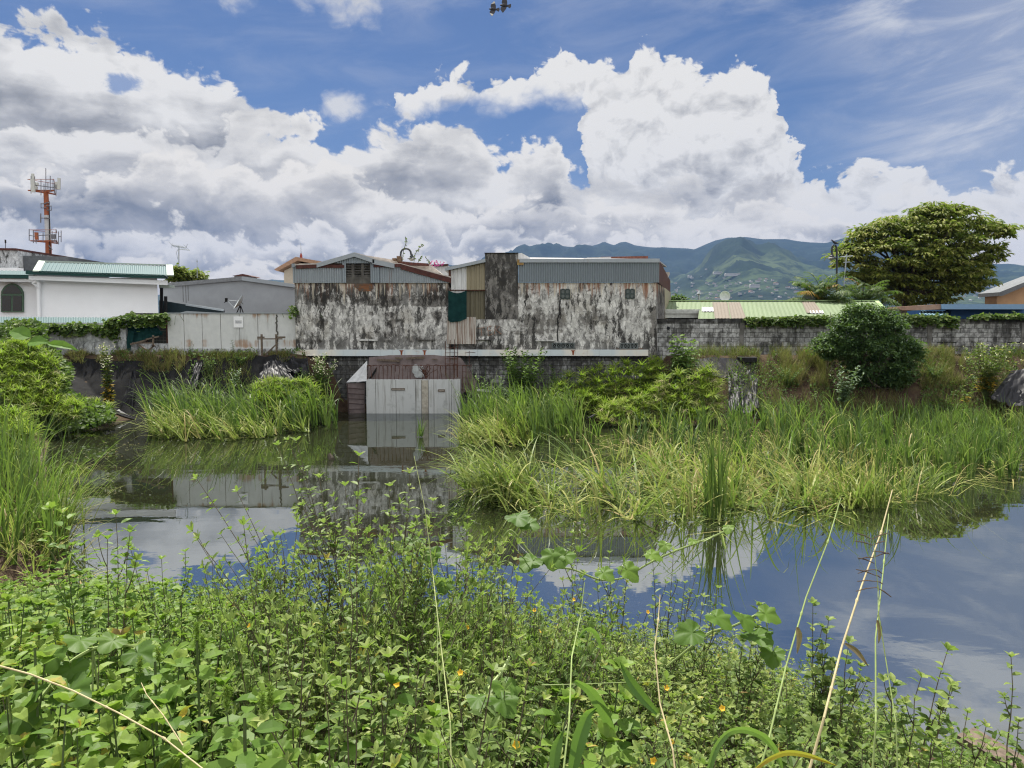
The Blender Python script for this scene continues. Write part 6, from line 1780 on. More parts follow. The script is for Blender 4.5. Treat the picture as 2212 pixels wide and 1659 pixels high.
tuft(1490, 2230, 31.0, 32.3, 6500, .15, .7, .5); tuft(1490, 2230, 28.6, 31.1, 9000, .15, .5, .45); tuft(1690, 1800, 29.5, 31, 3500, .4, .9, .75); tuft(1980, 2080, 29.5, 31.6, 3500, .3, .7, .7)
tuft(1640, 2230, 27.0, 28.8, 6000, .2, .5, .3)
tag(g.build('dry_grass', M_dry), 'straw and olive grass tufts along the far bank', 'grass', kind='stuff')
g = Geo()
def weeds(px0, px1, D0, D1, n, h, tm, L=.10):
    x = R.uniform(px0, px1, n); d = R.uniform(D0, D1, n)
    keep = fbm(x / 30, d * 1.1, 3, 77) > .47; x, d = x[keep], d[keep]; n = len(x)
    X_ = (x - 1106) / FPX * d; zz = ground_z(X_, d) + R.random(n) * h * (fbm(x / 18, d * 2, 2, 5))
    leaves(g, np.stack([X_, d, zz], 1), R.normal(size=(n, 3)) + (0, -.3, .2), np.array((0, -.4, 1)) + R.normal(0, .5, (n, 3)), L * R.uniform(.5, 1.3, n), L * .55, ELLIP, tint=np.clip(R.normal(tm, .2, n), 0, 1))
weeds(1500, 2230, 28., 32.2, 14000, .5, .35); weeds(240, 660, 30.2, 31.8, 3500, .4, .5); weeds(1050, 1500, 28.5, 31.7, 9000, .6, .45); weeds(1640, 2230, 26.6, 28.6, 5000, .3, .3)
tag(g.build('bank_weeds', M_shrub), 'low green weeds covering the far bank', 'weeds', kind='stuff')

# ------------------------------------------------------------------ reeds
def D_at(py):   # depth at which a sight line through row py meets the water
    a = math.atan((py - 829.5) / FPX) + PITCH
    return CAM_H / math.tan(a)


def reed_patch(g, n, region, h, lean_az, th0, k, wid, tint, segs=8, clump=0., zmin=.01, nb=(5, 9), kink=.4):
    """reed shoots: each a fan of several blades from one foot; region(n) -> px, D arrays"""
    px, D = region(n); n = len(px)
    x = (px - 1106) / FPX * D
    z = np.maximum(ground_z(x, D), -.05)
    hh_ = h(px, D) * R.uniform(.7, 1.1, n) if callable(h) else R.uniform(h[0], h[1], n)
    hh_ = hh_ * (.78 + .6 * fbm(x * .9, D * .9, 3, 21))
    m = R.integers(nb[0], nb[1], n); ix = np.repeat(np.arange(n), m); N = len(ix)
    az0 = R.normal(lean_az[0], lean_az[1], n)[ix] + R.normal(0, .9, N)
    base = np.stack([x[ix] + R.normal(0, .02, N), D[ix] + R.normal(0, .02, N), z[ix]], 1)
    kk = np.abs(R.normal(k[0], k[1], N)); bent = R.random(N) < kink
    kk = np.where(bent, kk + R.uniform(.9, 2.2, N), kk)
    tn = np.clip(R.normal(tint[0], tint[1] * .5, n)[ix] + R.normal(0, tint[1] * .7, N) + np.where(bent, .12, 0), 0, 1)
    for sel, ex in ((~bent, 1.5), (bent, 3.2)):
        blades(g, base[sel], az0[sel], hh_[ix][sel] * R.uniform(.55, 1.12, sel.sum()), (np.abs(R.normal(th0[0], th0[1], n))[ix] + np.abs(R.normal(0, .07, N)))[sel], kk[sel],
               R.uniform(wid[0], wid[1], sel.sum()), segs, tint=tn[sel], zmin=R.uniform(zmin, zmin + .06, sel.sum()), expo=ex)


def reg(poly_px_D, cl=.0):
    def f(n):
        q = sample_poly(poly_px_D, n); q = q + R.normal(0, 1, q.shape) * (14, .28)
        if cl: q = q[vnoise((q[:, 0] - 1106) / FPX * q[:, 1] * 2.1, q[:, 1] * 2.1, 5) + R.normal(0, .2, len(q)) > cl]
        return q[:, 0], q[:, 1]
    return f


PIL = PI  # lean towards -x
g = Geo()
main = [(1240, 24.5), (1560, 25.5), (1600, 28), (2260, 28), (2260, 17.2), (2100, 17.0), (1980, 15.8), (1900, 15.6), (1700, 14.7), (1480, 15.2), (1400, 18), (1270, 21.5), (1180, 24.5)]
hmain = lambda px, D: np.interp(px, [1180, 1300, 1500, 1650, 1800, 1900, 2000, 2260], [1.3, 1.05, 1.5, 1.75, 1.7, 1.35, 1.15, 1.1]) * np.interp(D, [14, 16, 18.5, 22, 28], [.35, .5, .85, 1., .85])
W_ = (.036, .060)
reed_patch(g, 560, reg(main, .55), hmain, (PI * .9, 1.4), (.05, .08), (.3, .35), W_, (.20, .22), 9, kink=.5)
reed_patch(g, 240, reg(main, .58), lambda px, D: hmain(px, D) * 1.05, (PI, 1.3), (.2, .2), (.6, .4), W_, (.60, .16), kink=.6)
reed_patch(g, 330, reg([(1640, 28), (2260, 28), (2260, 17.4), (2000, 17.)]), (.8, 1.15), (PI, 1.5), (.05, .06), (.3, .3), (.022, .038), (.34, .16), kink=.3)
reed_patch(g, 220, reg([(1300, 22), (1650, 22), (1950, 19), (2000, 16), (1900, 15.5), (1700, 14.8), (1500, 15.2), (1380, 17)], .3), (.5, 1.2), (0, 3), (.12, .25), (.5, .5), (.020, .034), (.88, .12), nb=(3, 7))
reed_patch(g, 190, reg([(1150, 16), (1200, 14.4), (1400, 13.9), (1640, 14.3), (1920, 15.2), (1700, 17.5), (1420, 17.6), (1250, 16.8)], .3), (1.1, 2.), (PI * 1.0, .75), (.85, .3), (.9, .5), (.034, .056), (.62, .18), 10, kink=.25)
reed_patch(g, 150, reg([(1300, 17.5), (1900, 17.5), (1950, 15.3), (1700, 14.6), (1400, 14.4)], .25), (.7, 1.4), (0, 3), (.9, .4), (.8, .5), (.030, .045), (.85, .14), 8, nb=(4, 7), kink=.2)
reed_patch(g, 55, reg([(960, 16.8), (1150, 16.2), (1200, 14.6), (1100, 14.8)], 0), (1.1, 1.9), (PI * 1.0, .6), (.45, .25), (1.3, .4), (.034, .05), (.62, .14), 10, kink=.2)
reed_patch(g, 70, reg([(1000, 15.6), (1150, 13.6), (1400, 13.2), (1640, 13.6), (1980, 14.8), (2100, 16.2), (1950, 15.6), (1640, 14.3), (1250, 14.4)]), (.9, 1.9), (PI, 2.), (.5, .4), (1.2, .6), (.018, .032), (.66, .18), 10, nb=(3, 7), kink=.3)
N_ = 900; q_ = sample_poly(main, N_); xq_ = (q_[:, 0] - 1106) / FPX * q_[:, 1]
blades(g, np.stack([xq_, q_[:, 1], np.full(N_, .03)], 1), R.uniform(0, 2 * PI, N_), R.uniform(.5, 1.5, N_), R.uniform(1.3, 1.6, N_), R.uniform(.0, .3, N_), R.uniform(.016, .034, N_), 6, tint=np.clip(R.normal(.95, .08, N_), 0, 1), zmin=.012)
tag(g.build('reed_bed', M_reed), 'broad bed of cattail reeds filling the right side of the pond', 'reeds', kind='stuff')
g = Geo()
reed_patch(g, 190, reg([(1000, 29), (1240, 29), (1250, 24), (1160, 22.8), (1030, 23.5), (1000, 26)], .3), (1.2, 2.0), (PI, .9), (.06, .08), (.3, .3), W_, (.34, .16), 9, kink=.5)
reed_patch(g, 60, reg([(1000, 24.5), (1090, 24.5), (1180, 23), (1060, 22), (1000, 22.8)], .1), (1.1, 1.7), (PI * 1.02, .4), (.5, .3), (1.1, .4), W_, (.72, .12), 9, kink=.2)
tag(g.build('reed_bed', M_reed), 'upright reed stand beside the concrete box with bent yellow blades in front', 'reeds', kind='stuff')
g = Geo()
reed_patch(g, 300, reg([(340, 29), (560, 29.3), (720, 29.2), (715, 26.5), (600, 25), (420, 24.2), (330, 25), (315, 27)], .25), (1.2, 2.1), (PI * 1.02, .6), (.08, .08), (.5, .3), W_, (.26, .17), 9, kink=.6)
reed_patch(g, 85, reg([(340, 25.6), (560, 25.2), (700, 26.0), (600, 24.3), (420, 23.5), (320, 24)], .1), (1.1, 1.9), (PI * 1.0, .35), (.55, .25), (1.1, .4), W_, (.70, .12), 9, kink=.2)
tag(g.build('reed_bed', M_reed), 'reed patch bending left in front of the black plastic', 'reeds', kind='stuff')
g = Geo()
reed_patch(g, 75, reg([(-40, 17), (50, 16), (85, 13), (105, 11.2), (50, 10), (-40, 10)], .1), (1.2, 2.2), (.2, 1.2), (.08, .1), (.4, .4), (.016, .03), (.36, .18), 9)
reed_patch(g, 22, reg([(60, 14), (140, 12.4), (130, 11), (60, 11)], .0), (1.1, 2.), (.1, .5), (.2, .15), (1.2, .4), (.016, .026), (.55, .15), 10)
reed_patch(g, 46, reg([(-20, 13), (130, 13), (150, 11), (60, 9.8), (-20, 9.8)], .0), (.6, 1.5), (.3, 1.2), (.8, .3), (.7, .4), (.014, .024), (.86, .12), 8)
tag(g.build('reed_bed', M_reed), 'tall green reeds at the left edge close to the viewer', 'reeds', kind='stuff')


def clump(label, px, D, n, h, lean, th0, k, tint, r=.18, wid=.03):
    x = (px - 1106) / FPX * D; o_ = (x, D, 0.)
    g = Geo(); a = R.uniform(0, 2 * PI, n); rr_ = np.sqrt(R.random(n)) * r
    blades(g, np.stack([x + rr_ * np.cos(a), D + rr_ * np.sin(a), np.full(n, -.05)], 1), R.normal(lean[0], lean[1], n), R.uniform(h[0], h[1], n), np.abs(R.normal(th0[0], th0[1], n)), np.abs(R.normal(k[0], k[1], n)), wid, 9,
           tint=np.clip(R.normal(tint[0], tint[1], n), 0, 1), zmin=R.uniform(.01, .05, n))
    tag(g.build('reed_clump', M_reed, loc=o_), label, 'reeds')


clump('tallest upright reed clump rising from open water at the front of the bed', 1552, 13.9, 40, (1.0, 2.4), (PI, 2), (.06, .05), (.16, .2), (.34, .14), .23, .034)
clump('dark reed clump left in the open water with long blades arching left', 1097, 15.2, 46, (1.0, 1.9), (PI * 1.02, .3), (.25, .2), (1.3, .4), (.45, .15), .14, .03)
clump('small reed tuft standing in the water before the concrete box', 906, 24.4, 16, (.45, .95), (1.2, 1.6), (.08, .1), (.5, .5), (.25, .1), .1, .03)
clump('yellow green reed tussock at the front edge right of the tall grass stems', 1885, 14.9, 90, (.6, 1.15), (0, 3), (.15, .15), (.8, .4), (.70, .1), .4, .034)
clump('pale reed tussock at the right end of the front edge', 1985, 15.7, 70, (.7, 1.4), (-.3, 1.2), (.3, .25), (1.1, .4), (.62, .12), .35, .03)
clump('slim green reeds standing right of the front tussocks', 1922, 15.6, 24, (1.1, 1.7), (0, 3), (.05, .06), (.2, .2), (.25, .1), .2, .028)

g = Geo(); n = 700
q = np.concatenate([sample_poly([(100, 29), (330, 29), (330, 24), (260, 14), (120, 13), (90, 22)], 330), sample_poly([(960, 24), (1250, 20), (1900, 15.4), (2150, 16.5), (1900, 14.4), (1500, 12.8), (1000, 14.0)], 370)])
q = q[fbm(q[:, 0] / 40, q[:, 1] * .8, 3, 90) > .46]; n = len(q); xq = (q[:, 0] - 1106) / FPX * q[:, 1]
leaves(g, np.stack([xq, q[:, 1], np.full(n, .008)], 1), np.stack([R.normal(size=n), R.normal(size=n), 0 * xq], 1), np.tile((0, 0, 1.), (n, 1)), R.uniform(.03, .12, n), R.uniform(.012, .05, n), DIAM, tint=R.uniform(.3, 1, n))
tag(g.build('floating_litter', M_dry), 'bits of dead reed and leaf floating on the pond', 'litter', kind='stuff')

# ------------------------------------------------------------------ black plastic, tyre
m, b, p, o = new_mat('black_plastic')
n = b.noise(b.pos(), 5, 7, .65); S(b, p, b.ramp(n, [(.3, (.010, .010, .012)), (.7, (.014, .014, .017))]), b.ramp(n, [(.3, (.42,) * 3), (.7, (.66,) * 3)]), 0, .24); M_plast = m
m, b, p, o = new_mat('matt_black_liner')
n = b.noise(b.pos(), 3, 7, .65); S(b, p, b.ramp(n, [(.3, (.006, .006, .007)), (.7, (.019, .019, .019))]), .85, 0, .1, b.bump(b.noise(b.pos(), 22, 4, .6), .4, .02)); M_liner = m


def plastic(name, label, TL, TR, BR, BL, nu, nv, amp, fr, mat, sag=0, seed=0, edge=0.):
    g = Geo(); cloth(g, P(*TL), P(*TR), P(*BR), P(*BL), nu, nv, amp, fr, sag, seed=seed, edge=edge, vf=.7 if mat is M_plast else .22)
    V = g.V[-1]; gz = ground_z(V[:, 0], V[:, 1]) + .05 + .02 * (name == 'crumpled_plastic'); V[:, 2] = np.where(V[:, 2] > -.1, np.maximum(V[:, 2], gz), V[:, 2])
    tag(g.build(name, mat, smooth=True, loc=P((BL[0] + BR[0]) / 2, BL[1], BL[2])), label, 'plastic sheet')


plastic('pond_liner', 'wide matt black liner sheet covering the left bank slope', (148, 775, 31.0), (425, 780, 31.05), (440, 905, 29.25), (120, 912, 29.0), 70, 40, .22, 3.2, M_liner, .1, 3)
plastic('pond_liner', 'matt black liner sheet on the slope left of the retaining wall', (425, 781, 31.06), (660, 775, 31.3), (700, 905, 29.6), (440, 906, 29.2), 60, 30, .16, 4, M_liner, .1, 4)
plastic('crumpled_plastic', 'shiny crumpled black plastic strip running down into the water on the left', (288, 803, 30.3), (294, 804, 30.3), (284, 908, 29.2), (250, 906, 29.2), 26, 30, .12, 4, M_plast, 0, 5)
plastic('crumpled_plastic', 'narrow twisted black plastic strip below the fence, left of the bundle', (424, 782, 30.9), (438, 783, 30.9), (424, 836, 29.9), (408, 834, 29.9), 18, 22, .14, 5, M_plast, 0, 6)
plastic('crumpled_plastic', 'glossy bundled black plastic spread in a fan below the fence end', (575, 779, 31.0), (605, 779, 31.0), (644, 828, 29.9), (552, 828, 29.9), 46, 24, .13, 7, M_plast, 0, 7, .3)
plastic('crumpled_plastic', 'dark plastic heap beside the fan under the warehouse corner', (600, 779, 31.2), (664, 771, 31.4), (670, 812, 30.6), (622, 806, 30.5), 34, 20, .22, 6, M_plast, 0, 8, .3)
plastic('crumpled_plastic', 'crinkled black plastic spread along the bank edge left of the tyre', (1500, 783, 30.9), (1600, 783, 30.9), (1600, 830, 29.7), (1505, 800, 30.2), 70, 26, .15, 8, M_plast, 0, 9, .3)
plastic('crumpled_plastic', 'long pleated black plastic falling down the bank under the tyre', (1572, 785, 30.75), (1632, 786, 30.7), (1640, 885, 28.2), (1575, 890, 28.0), 60, 50, .16, 6, M_plast, 0, 10, .3)
plastic('crumpled_plastic', 'black plastic sheet hanging down the bank at the right edge', (2185, 800, 29.2), (2260, 795, 29.4), (2260, 905, 27.4), (2140, 858, 28.0), 34, 34, .26, 4, M_plast, 0, 12, .2)
t = thing('discarded_tyre', 'worn black tyre lying flat on the plastic at the bank edge', 'car tyre', P(1613, 784, 30.9))
c0 = np.array(P(1613, 776.5, 30.9)); ax_ = unit(np.array((.02, .12, 1.)))
pr = [(.20, -.085), (.24, -.11), (.34, -.12), (.385, -.10), (.40, -.06), (.402, .06), (.385, .10), (.34, .12), (.24, .11), (.20, .085), (.22, .0), (.20, -.085)]
M_rub = plain('worn_rubber', (.016, .016, .017), .8, var=.3)
g = Geo(); n0 = g.nv; lathe(g, pr, (0, 0, 0), 36); V = g.V[-1]; V[:, 1] += V[:, 2] * -.10; g.V[-1] = V + c0; g.build('casing', M_rub, t)
g = Geo()
for k in range(44):
    a_ = 2 * PI * k / 44; 
    for zz in (-.07, .0, .07): obox(g, c0 + (.402 * math.cos(a_), .402 * math.sin(a_) - zz * .1, zz), (math.cos(a_), math.sin(a_), 0), (-math.sin(a_), math.cos(a_), .5), (0, 0, 1), .008, .02, .022)
g.build('tread', M_rub, t)
g = Geo(); q = P(1551, 783, 31.1); lathe(g, [(0, -.07), (.16, -.09), (.2, 0), (.16, .08), (.1, .09), (0, .05)], q, 10); tag(g.build('rubber_lump', M_rub, loc=q), 'small black rubber lump on the bank left of the tyre', 'lump')
# loose boards at the retaining wall
g = Geo(); bar(g, P(1030, 842, 30.8), P(1062, 845, 30.8), .03, .1); tag(g.build('plank', M_ledge, loc=P(1046, 848, 30.8)), 'pale plank wedged behind the reeds right of the concrete box', 'plank')
g = Geo(); q = np.array(P(711, 1846, 20)) if False else np.array((( 711 - 1106) / FPX * 20.2, 20.2, 0.0)); tube(g, [q + (.05, 0, -.3), q + (0, 0, .05), q + (-.06, .02, .16)], [.07, .08, .05], 7); tag(g.build('stump', M_bark, loc=q), 'short dark broken stump sticking out of the water', 'stump')
# ------------------------------------------------------------------ foreground weeds on the near bank
M_sida = leafmat('sida_leaf', [(.0, (.050, .085, .022)), (.45, (.125, .190, .050)), (.8, (.23, .30, .080)), (.97, (.32, .37, .11)), (.99, (.42, .32, .05)), (1, (.24, .16, .06))], .45, rough=.5, spec=.4)
M_broad = leafmat('broad_leaf', [(.0, (.040, .080, .012)), (.45, (.095, .180, .026)), (.8, (.175, .275, .042)), (.975, (.25, .34, .065)), (.992, (.40, .33, .04)), (1, (.22, .15, .05))], .45, rough=.42, spec=.4)
M_squash = leafmat('squash_leaf', [(.0, (.035, .08, .012)), (.5, (.075, .145, .020)), (1, (.14, .225, .035))], .42, rough=.5)
M_dstem = plain('dark_stem', (.105, .085, .055), .8, var=.4, scale=20)
M_petal = plain('yellow_petal', (.70, .42, .03), .6, var=.1)
M_straw = plain('dry_straw', (.42, .36, .20), .7, var=.25, scale=18)
M_culm = plain('green_culm', (.23, .30, .10), .55, var=.25, scale=9)
M_seed = plain('brown_spikelet', (.085, .060, .042), .9)


def axis_leaves(g, pts, n, L, W, T, mi, tm, up=.35, f0=.1, petiole=0., shrink=.5, droop=.0, spin=None, tip=5, rnd=R):
    pts = np.asarray(pts, float); m = len(pts)
    if n > 0:
        f = np.clip(np.linspace(f0, .97, n) + rnd.normal(0, .012, n), 0, .999) * (m - 1); i0 = f.astype(int); w = (f - i0)[:, None]
        pos = pts[i0] * (1 - w) + pts[i0 + 1] * w; tan = unit(pts[i0 + 1] - pts[i0])
        a = np.arange(n) * 2.4 + (rnd.uniform(0, 6) if spin is None else spin) + rnd.normal(0, .25, n)
        ref = np.array((.31, .17, .93)); s1 = unit(np.cross(tan, ref)); s2 = np.cross(tan, s1)
        out = s1 * np.cos(a)[:, None] + s2 * np.sin(a)[:, None]
        ax = out + tan * up + np.array((0, 0, -droop)) * rnd.uniform(.3, 1.4, (n, 1))
        sz = (1 - shrink * f / (m - 1)) * rnd.uniform(.75, 1.2, n)
        nr_ = np.array((0, 0, 1.)) + tan * .5 + rnd.normal(0, .28, (n, 3))
        leaves(g, pos + out * petiole, ax, nr_, L * sz, W * sz, T, mi, np.clip(rnd.normal(tm, .14, n) + .12 * f / (m - 1), 0, .97), curl=rnd.uniform(-.05, .3, n))
    if tip:
        e = pts[-1]; td = unit(pts[-1] - pts[-2]); a = np.arange(tip) * 2 * PI / tip + rnd.uniform(0, 6)
        s1 = unit(np.cross(td, (.3, .2, .93))); s2 = np.cross(td, s1)
        ax = s1[None] * np.cos(a)[:, None] + s2[None] * np.sin(a)[:, None] + td * rnd.uniform(.4, 1.2, (tip, 1))
        leaves(g, np.repeat(e[None], tip, 0), ax, td[None] + rnd.normal(0, .2, (tip, 3)), L * .55 * rnd.uniform(.6, 1.1, tip), W * .55, T, mi, np.clip(rnd.normal(tm + .32, .08, tip), 0, .95))


def quad_bez(a, c, e, k=6):
    u = np.linspace(0, 1, k)[:, None]
    return a * (1 - u) ** 2 + 2 * c * u * (1 - u) + e * u ** 2


def flower(g, p, r, mi, d=None):
    d = unit(np.array((0, -.5, .8)) + R.normal(0, .5, 3) if d is None else d); s1 = unit(np.cross(d, (.3, .9, .1))); s2 = np.cross(d, s1)
    a = np.arange(5) * 2 * PI / 5 + R.uniform(0, 6); ax = s1[None] * np.cos(a)[:, None] + s2[None] * np.sin(a)[:, None] + d * .45
    leaves(g, np.repeat(np.array(p)[None], 5, 0), ax, np.repeat(d[None], 5, 0), r, r * .95, OVATE, mi, .5)


def sida_plant(h, nst=4, L=.045, W=.02, T=ELLIP, spread=.35, side=4, dens=1., fl=0, tm=.45):
    g = Geo()
    for s_ in range(nst):
        a = R.uniform(0, 2 * PI); sp = spread * R.uniform(.3, 1.1); hh_ = h * R.uniform(.7, 1)
        e = np.array((math.cos(a) * sp * hh_, math.sin(a) * sp * hh_, hh_)); c = e * .5 + np.array((math.cos(a), math.sin(a), 0)) * -.06 * hh_ + R.normal(0, .03, 3) * hh_
        pts = quad_bez(np.zeros(3), c, e); tube(g, pts, np.linspace(.0030, .0014, 6), 4, 0, cap=False)
        axis_leaves(g, pts, int(hh_ / .045 * dens), L, W, T, 1, tm, f0=.25)
        for k in range(side):
            f = R.uniform(.3, .85); i0 = int(f * 5); q = pts[i0] * (1 - (f * 5 - i0)) + pts[i0 + 1] * (f * 5 - i0)
            b_ = R.uniform(0, 2 * PI); l = hh_ * R.uniform(.22, .4) * (1.15 - f); d_ = np.array((math.cos(b_) * .6, math.sin(b_) * .6, 1.))
            p2 = quad_bez(q, q + d_ * l * .5 + np.array((math.cos(b_), math.sin(b_), 0)) * .1 * l, q + d_ * l, 4); tube(g, p2, np.linspace(.0019, .0010, 4), 3, 0, cap=False)
            axis_leaves(g, p2, max(3, int(l / .032 * dens)), L * .85, W * .85, T, 1, tm, f0=.15)
            if R.random() < fl: flower(g, p2[-1] + (0, 0, .01), .016, 2)
    return g


def broad_plant(h, L=.085, W=.052, tm=.45, T=OVATE):
    g = Geo()
    for s_ in range(3):
        a = R.uniform(0, 2 * PI); sp = .28 * R.uniform(.2, 1.1); hh_ = h * R.uniform(.7, 1)
        e = np.array((math.cos(a) * sp * hh_, math.sin(a) * sp * hh_, hh_)); c = e * .5 + R.normal(0, .04, 3) * hh_
        pts = quad_bez(np.zeros(3), c, e); tube(g, pts, np.linspace(.005, .0025, 6), 4, 0, cap=False)
        axis_leaves(g, pts, int(hh_ / .042), L, W, T, 1, tm, f0=.3, petiole=.03, up=.25, shrink=.35, droop=.25, tip=6)
    return g


canopy_x = [-200, 0, 200, 350, 500, 620, 800, 900, 1000, 1100, 1200, 1300, 1450, 1550, 1650, 1750, 1850, 1950, 2050, 2150, 2212, 2400]
canopy_y = [1240, 1245, 1235, 1255, 1268, 1300, 1330, 1300, 1262, 1270, 1300, 1330, 1345, 1355, 1370, 1425, 1470, 1515, 1560, 1610, 1640, 1700]


def zline(px, D):
    return CAM_H - D * math.tan(math.atan((np.interp(px, canopy_x, canopy_y) - 829.5) / FPX) + PITCH)


KINDS_ = {
    'broad': [broad_plant(1., R.uniform(.10, .155), R.uniform(.060, .092), .52) for _ in range(6)],
    'sida': [sida_plant(1., 4, .074, .029, ELLIP, .42, 7, 1.1, .002, .45) for _ in range(6)],
    'round': [sida_plant(1., 4, .068, .037, OVATE, .44, 6, 1.0, .002, .45) for _ in range(6)],
}
acc = {k: ([], [], [], []) for k in KINDS_}
cnt = 0
while cnt < 820:
    D = math.sqrt(R.uniform(1.55 ** 2, 9.2 ** 2)); px = R.uniform(-120, 2330)
    x = (px - 1106) / FPX * D
    if D > shore_near(x) + .55: continue
    gz = max(float(ground_z(x, D)), -.15); zl = float(zline(px, D)); hmx = zl - gz
    if hmx < .12: continue
    h = min(hmx * R.uniform(.86, 1.06), R.uniform(.75, 1.15))
    if px > 1500 and R.random() < .25 * (px - 1500) / 400: continue
    u = R.random() + .22 * (vnoise(x * 1.7, D * 1.7, 3) - .5)
    if px < 560: k = 'broad' if u < .8 else 'sida'
    elif px < 760: k = 'broad' if u < .42 else 'sida'
    elif px < 1350: k = 'sida' if u < .68 else ('round' if u < .88 else 'broad')
    else: k = 'round' if u < .72 else 'sida'
    a = acc[k]; s = max(h, .25)
    s_leaf = np.clip(s, .45, 1.0)
    a[0].append((int(R.integers(0, 6)), rotm(R.uniform(0, 6.3), abs(R.normal(0, .26)), R.uniform(0, 6.3), 1.) @ np.diag((s_leaf, s_leaf, s))))
    a[1].append((x, D, gz - .02 if s > .25 else gz + h - .25)); cnt += 1
n_t = 0
while n_t < 62:          # taller wand like plants through the middle
    px = R.normal(820, 230); D = R.uniform(2.6, 5.2)
    if not 380 < px < 1480: continue
    x = (px - 1106) / FPX * D; gz = max(float(ground_z(x, D)), 0)
    yt = np.interp(px, [380, 500, 620, 760, 900, 1040, 1200, 1350, 1480], [1210, 1150, 1040, 1050, 1090, 1170, 1220, 1250, 1290]) + abs(R.normal(0, 75))
    h = float(P(px, yt, D)[2]) - gz
    if not .5 < h < 2.1: continue
    acc['sida'][0].append((int(R.integers(0, 6)), rotm(R.uniform(0, 6.3), abs(R.normal(0, .24)), R.uniform(0, 6.3), 1.) @ np.diag((.85, .85, h)))); acc['sida'][1].append((x, D, gz - .02)); n_t += 1
LAB = {'broad': ('broadleaf_weeds', 'thick bright broad leaved weeds covering the near bank on the left'), 'sida': ('sida_weeds', 'dense small leaved weeds with dark stems in the middle foreground'),
       'round': ('round_leaf_weeds', 'looser rounded leaf weeds across the right foreground')}
for k in KINDS_:
    g = Geo()
    for vi in range(6):
        sel = [i for i, q in enumerate(acc[k][0]) if q[0] == vi]
        if not sel: continue
        Ms = np.array([acc[k][0][i][1] for i in sel]); Ls = np.array([acc[k][1][i] for i in sel])
        g.inst(KINDS_[k][vi], Ms, Ls, R.normal(0, .15, len(sel)))
    tag(g.build(LAB[k][0], [M_dstem if k != 'broad' else M_stem, M_broad if k == 'broad' else M_sida, M_petal]), LAB[k][1], 'weeds', kind='stuff')
    print(k, g.nv)

# leaf litter / low leaves filling between the stems
g = Geo(); n = 16000
D = np.sqrt(R.uniform(1.3 ** 2, 9.0 ** 2, n)); px = R.uniform(-150, 2360, n); x = (px - 1106) / FPX * D
k_ = D < shore_near(x) + .1; D, px, x = D[k_], px[k_], x[k_]; n = len(x)
z = np.maximum(ground_z(x, D), 0) + R.random(n) ** 1.5 * .35
leaves(g, np.stack([x, D, z], 1), R.normal(size=(n, 3)) + (0, 0, .2), np.array((0, -.2, 1.)) + R.normal(0, .4, (n, 3)), .075 * R.uniform(.6, 1.3, n), .045 * R.uniform(.6, 1.2, n), OVATE, tint=np.clip(R.normal(.32, .2, n), 0, 1))
tag(g.build('undergrowth', M_broad), 'low leaf undergrowth on the near bank soil', 'undergrowth', kind='stuff')


# ---- individual tall weeds
def tall(label, bpx, D, tips, L=.074, W=.030, T=ELLIP, mat=None, dens=1., side=7, flowers=0, tm=.45, stem=None, name='tall_weed', cat='weed', petiole=0., group=None):
    bx_ = (bpx - 1106) / FPX * D; b0 = np.array((bx_, D, float(ground_z(bx_, D)) - .03)); t = thing(name, label, cat, b0, group)
    gs, gl, fls = Geo(), Geo(), []
    for (tx, ty) in tips:
        e = np.array(P(tx, ty, D + R.uniform(-.15, .25))); l = np.linalg.norm(e - b0)
        c = b0 + (e - b0) * .5 + np.array(((e - b0)[0] * -.18, R.normal(0, .04), .06 * l)); pts = quad_bez(b0, c, e, 10)
        pts[1:-1] += R.normal(0, .004, (8, 3))
        tube(gs, pts, np.linspace(.0046, .0014, 10), 5, 0, cap=False)
        axis_leaves(gl, pts, int(l / .036 * dens), L, W, T, 0, tm, f0=.32, petiole=petiole, shrink=.4)
        for k in range(side):
            f = R.uniform(.4, .9); i0 = int(f * 9); q = pts[i0]
            tn = unit(pts[min(i0 + 1, 9)] - q); b_ = R.uniform(0, 2 * PI); o_ = np.array((math.cos(b_), math.sin(b_) * .6, .15)); l2 = l * R.uniform(.10, .24) * (1.25 - f)
            p2 = quad_bez(q, q + (tn * .8 + o_ * .7) * l2 * .5, q + (tn * 1.2 + o_ * .55) * l2, 5); tube(gs, p2, np.linspace(.003, .0013, 5), 4, 0, cap=False)
            axis_leaves(gl, p2, max(4, int(l2 / .028 * dens)), L * .82, W * .82, T, 0, tm, f0=.15, petiole=petiole)
            if len(fls) < flowers and R.random() < .10: fls.append(p2[2] + (0, -.02, .01))
    gs.build('stem', stem or M_dstem, t); gl.build('foliage', mat or M_sida, t)
    for p_ in fls:
        g = Geo(); flower(g, p_, .012, 0); g.build('flower', M_petal, t)


tall('tall thin dark stemmed weed leaning furthest left over the white cloud reflection', 745, 3.5, [(425, 1035), (428, 1168), (512, 1062)])
tall('tall weed whose two highest tips reach up to the reed reflections', 800, 3.7, [(600, 962), (640, 952), (568, 1150), (655, 1040)], side=6)
tall('tall weed with upright stems in front of the concrete box reflection', 790, 3.4, [(690, 1032), (745, 1050), (700, 1130), (640, 1110)])
tall('straight weed with a yellow flower bud crossing the culvert reflection', 740, 2.7, [(775, 985), (760, 1150)], .07, .032, side=3, flowers=3)
tall('tall branching weed right of the culvert reflection beside the pale stalk', 840, 3.5, [(842, 1050), (885, 1022), (935, 1082), (900, 1120)])
tall('low branching weed in the middle under the reed bed front', 990, 4.2, [(960, 1160), (1010, 1120), (985, 1190)])
tall('dense stemmed weed at centre left of the climbing vine', 1070, 4.0, [(1030, 1190), (1080, 1180), (1110, 1210)])
tall('slim weed rising before the dark corrugated reflection', 1240, 4.6, [(1236, 1152), (1262, 1240)])
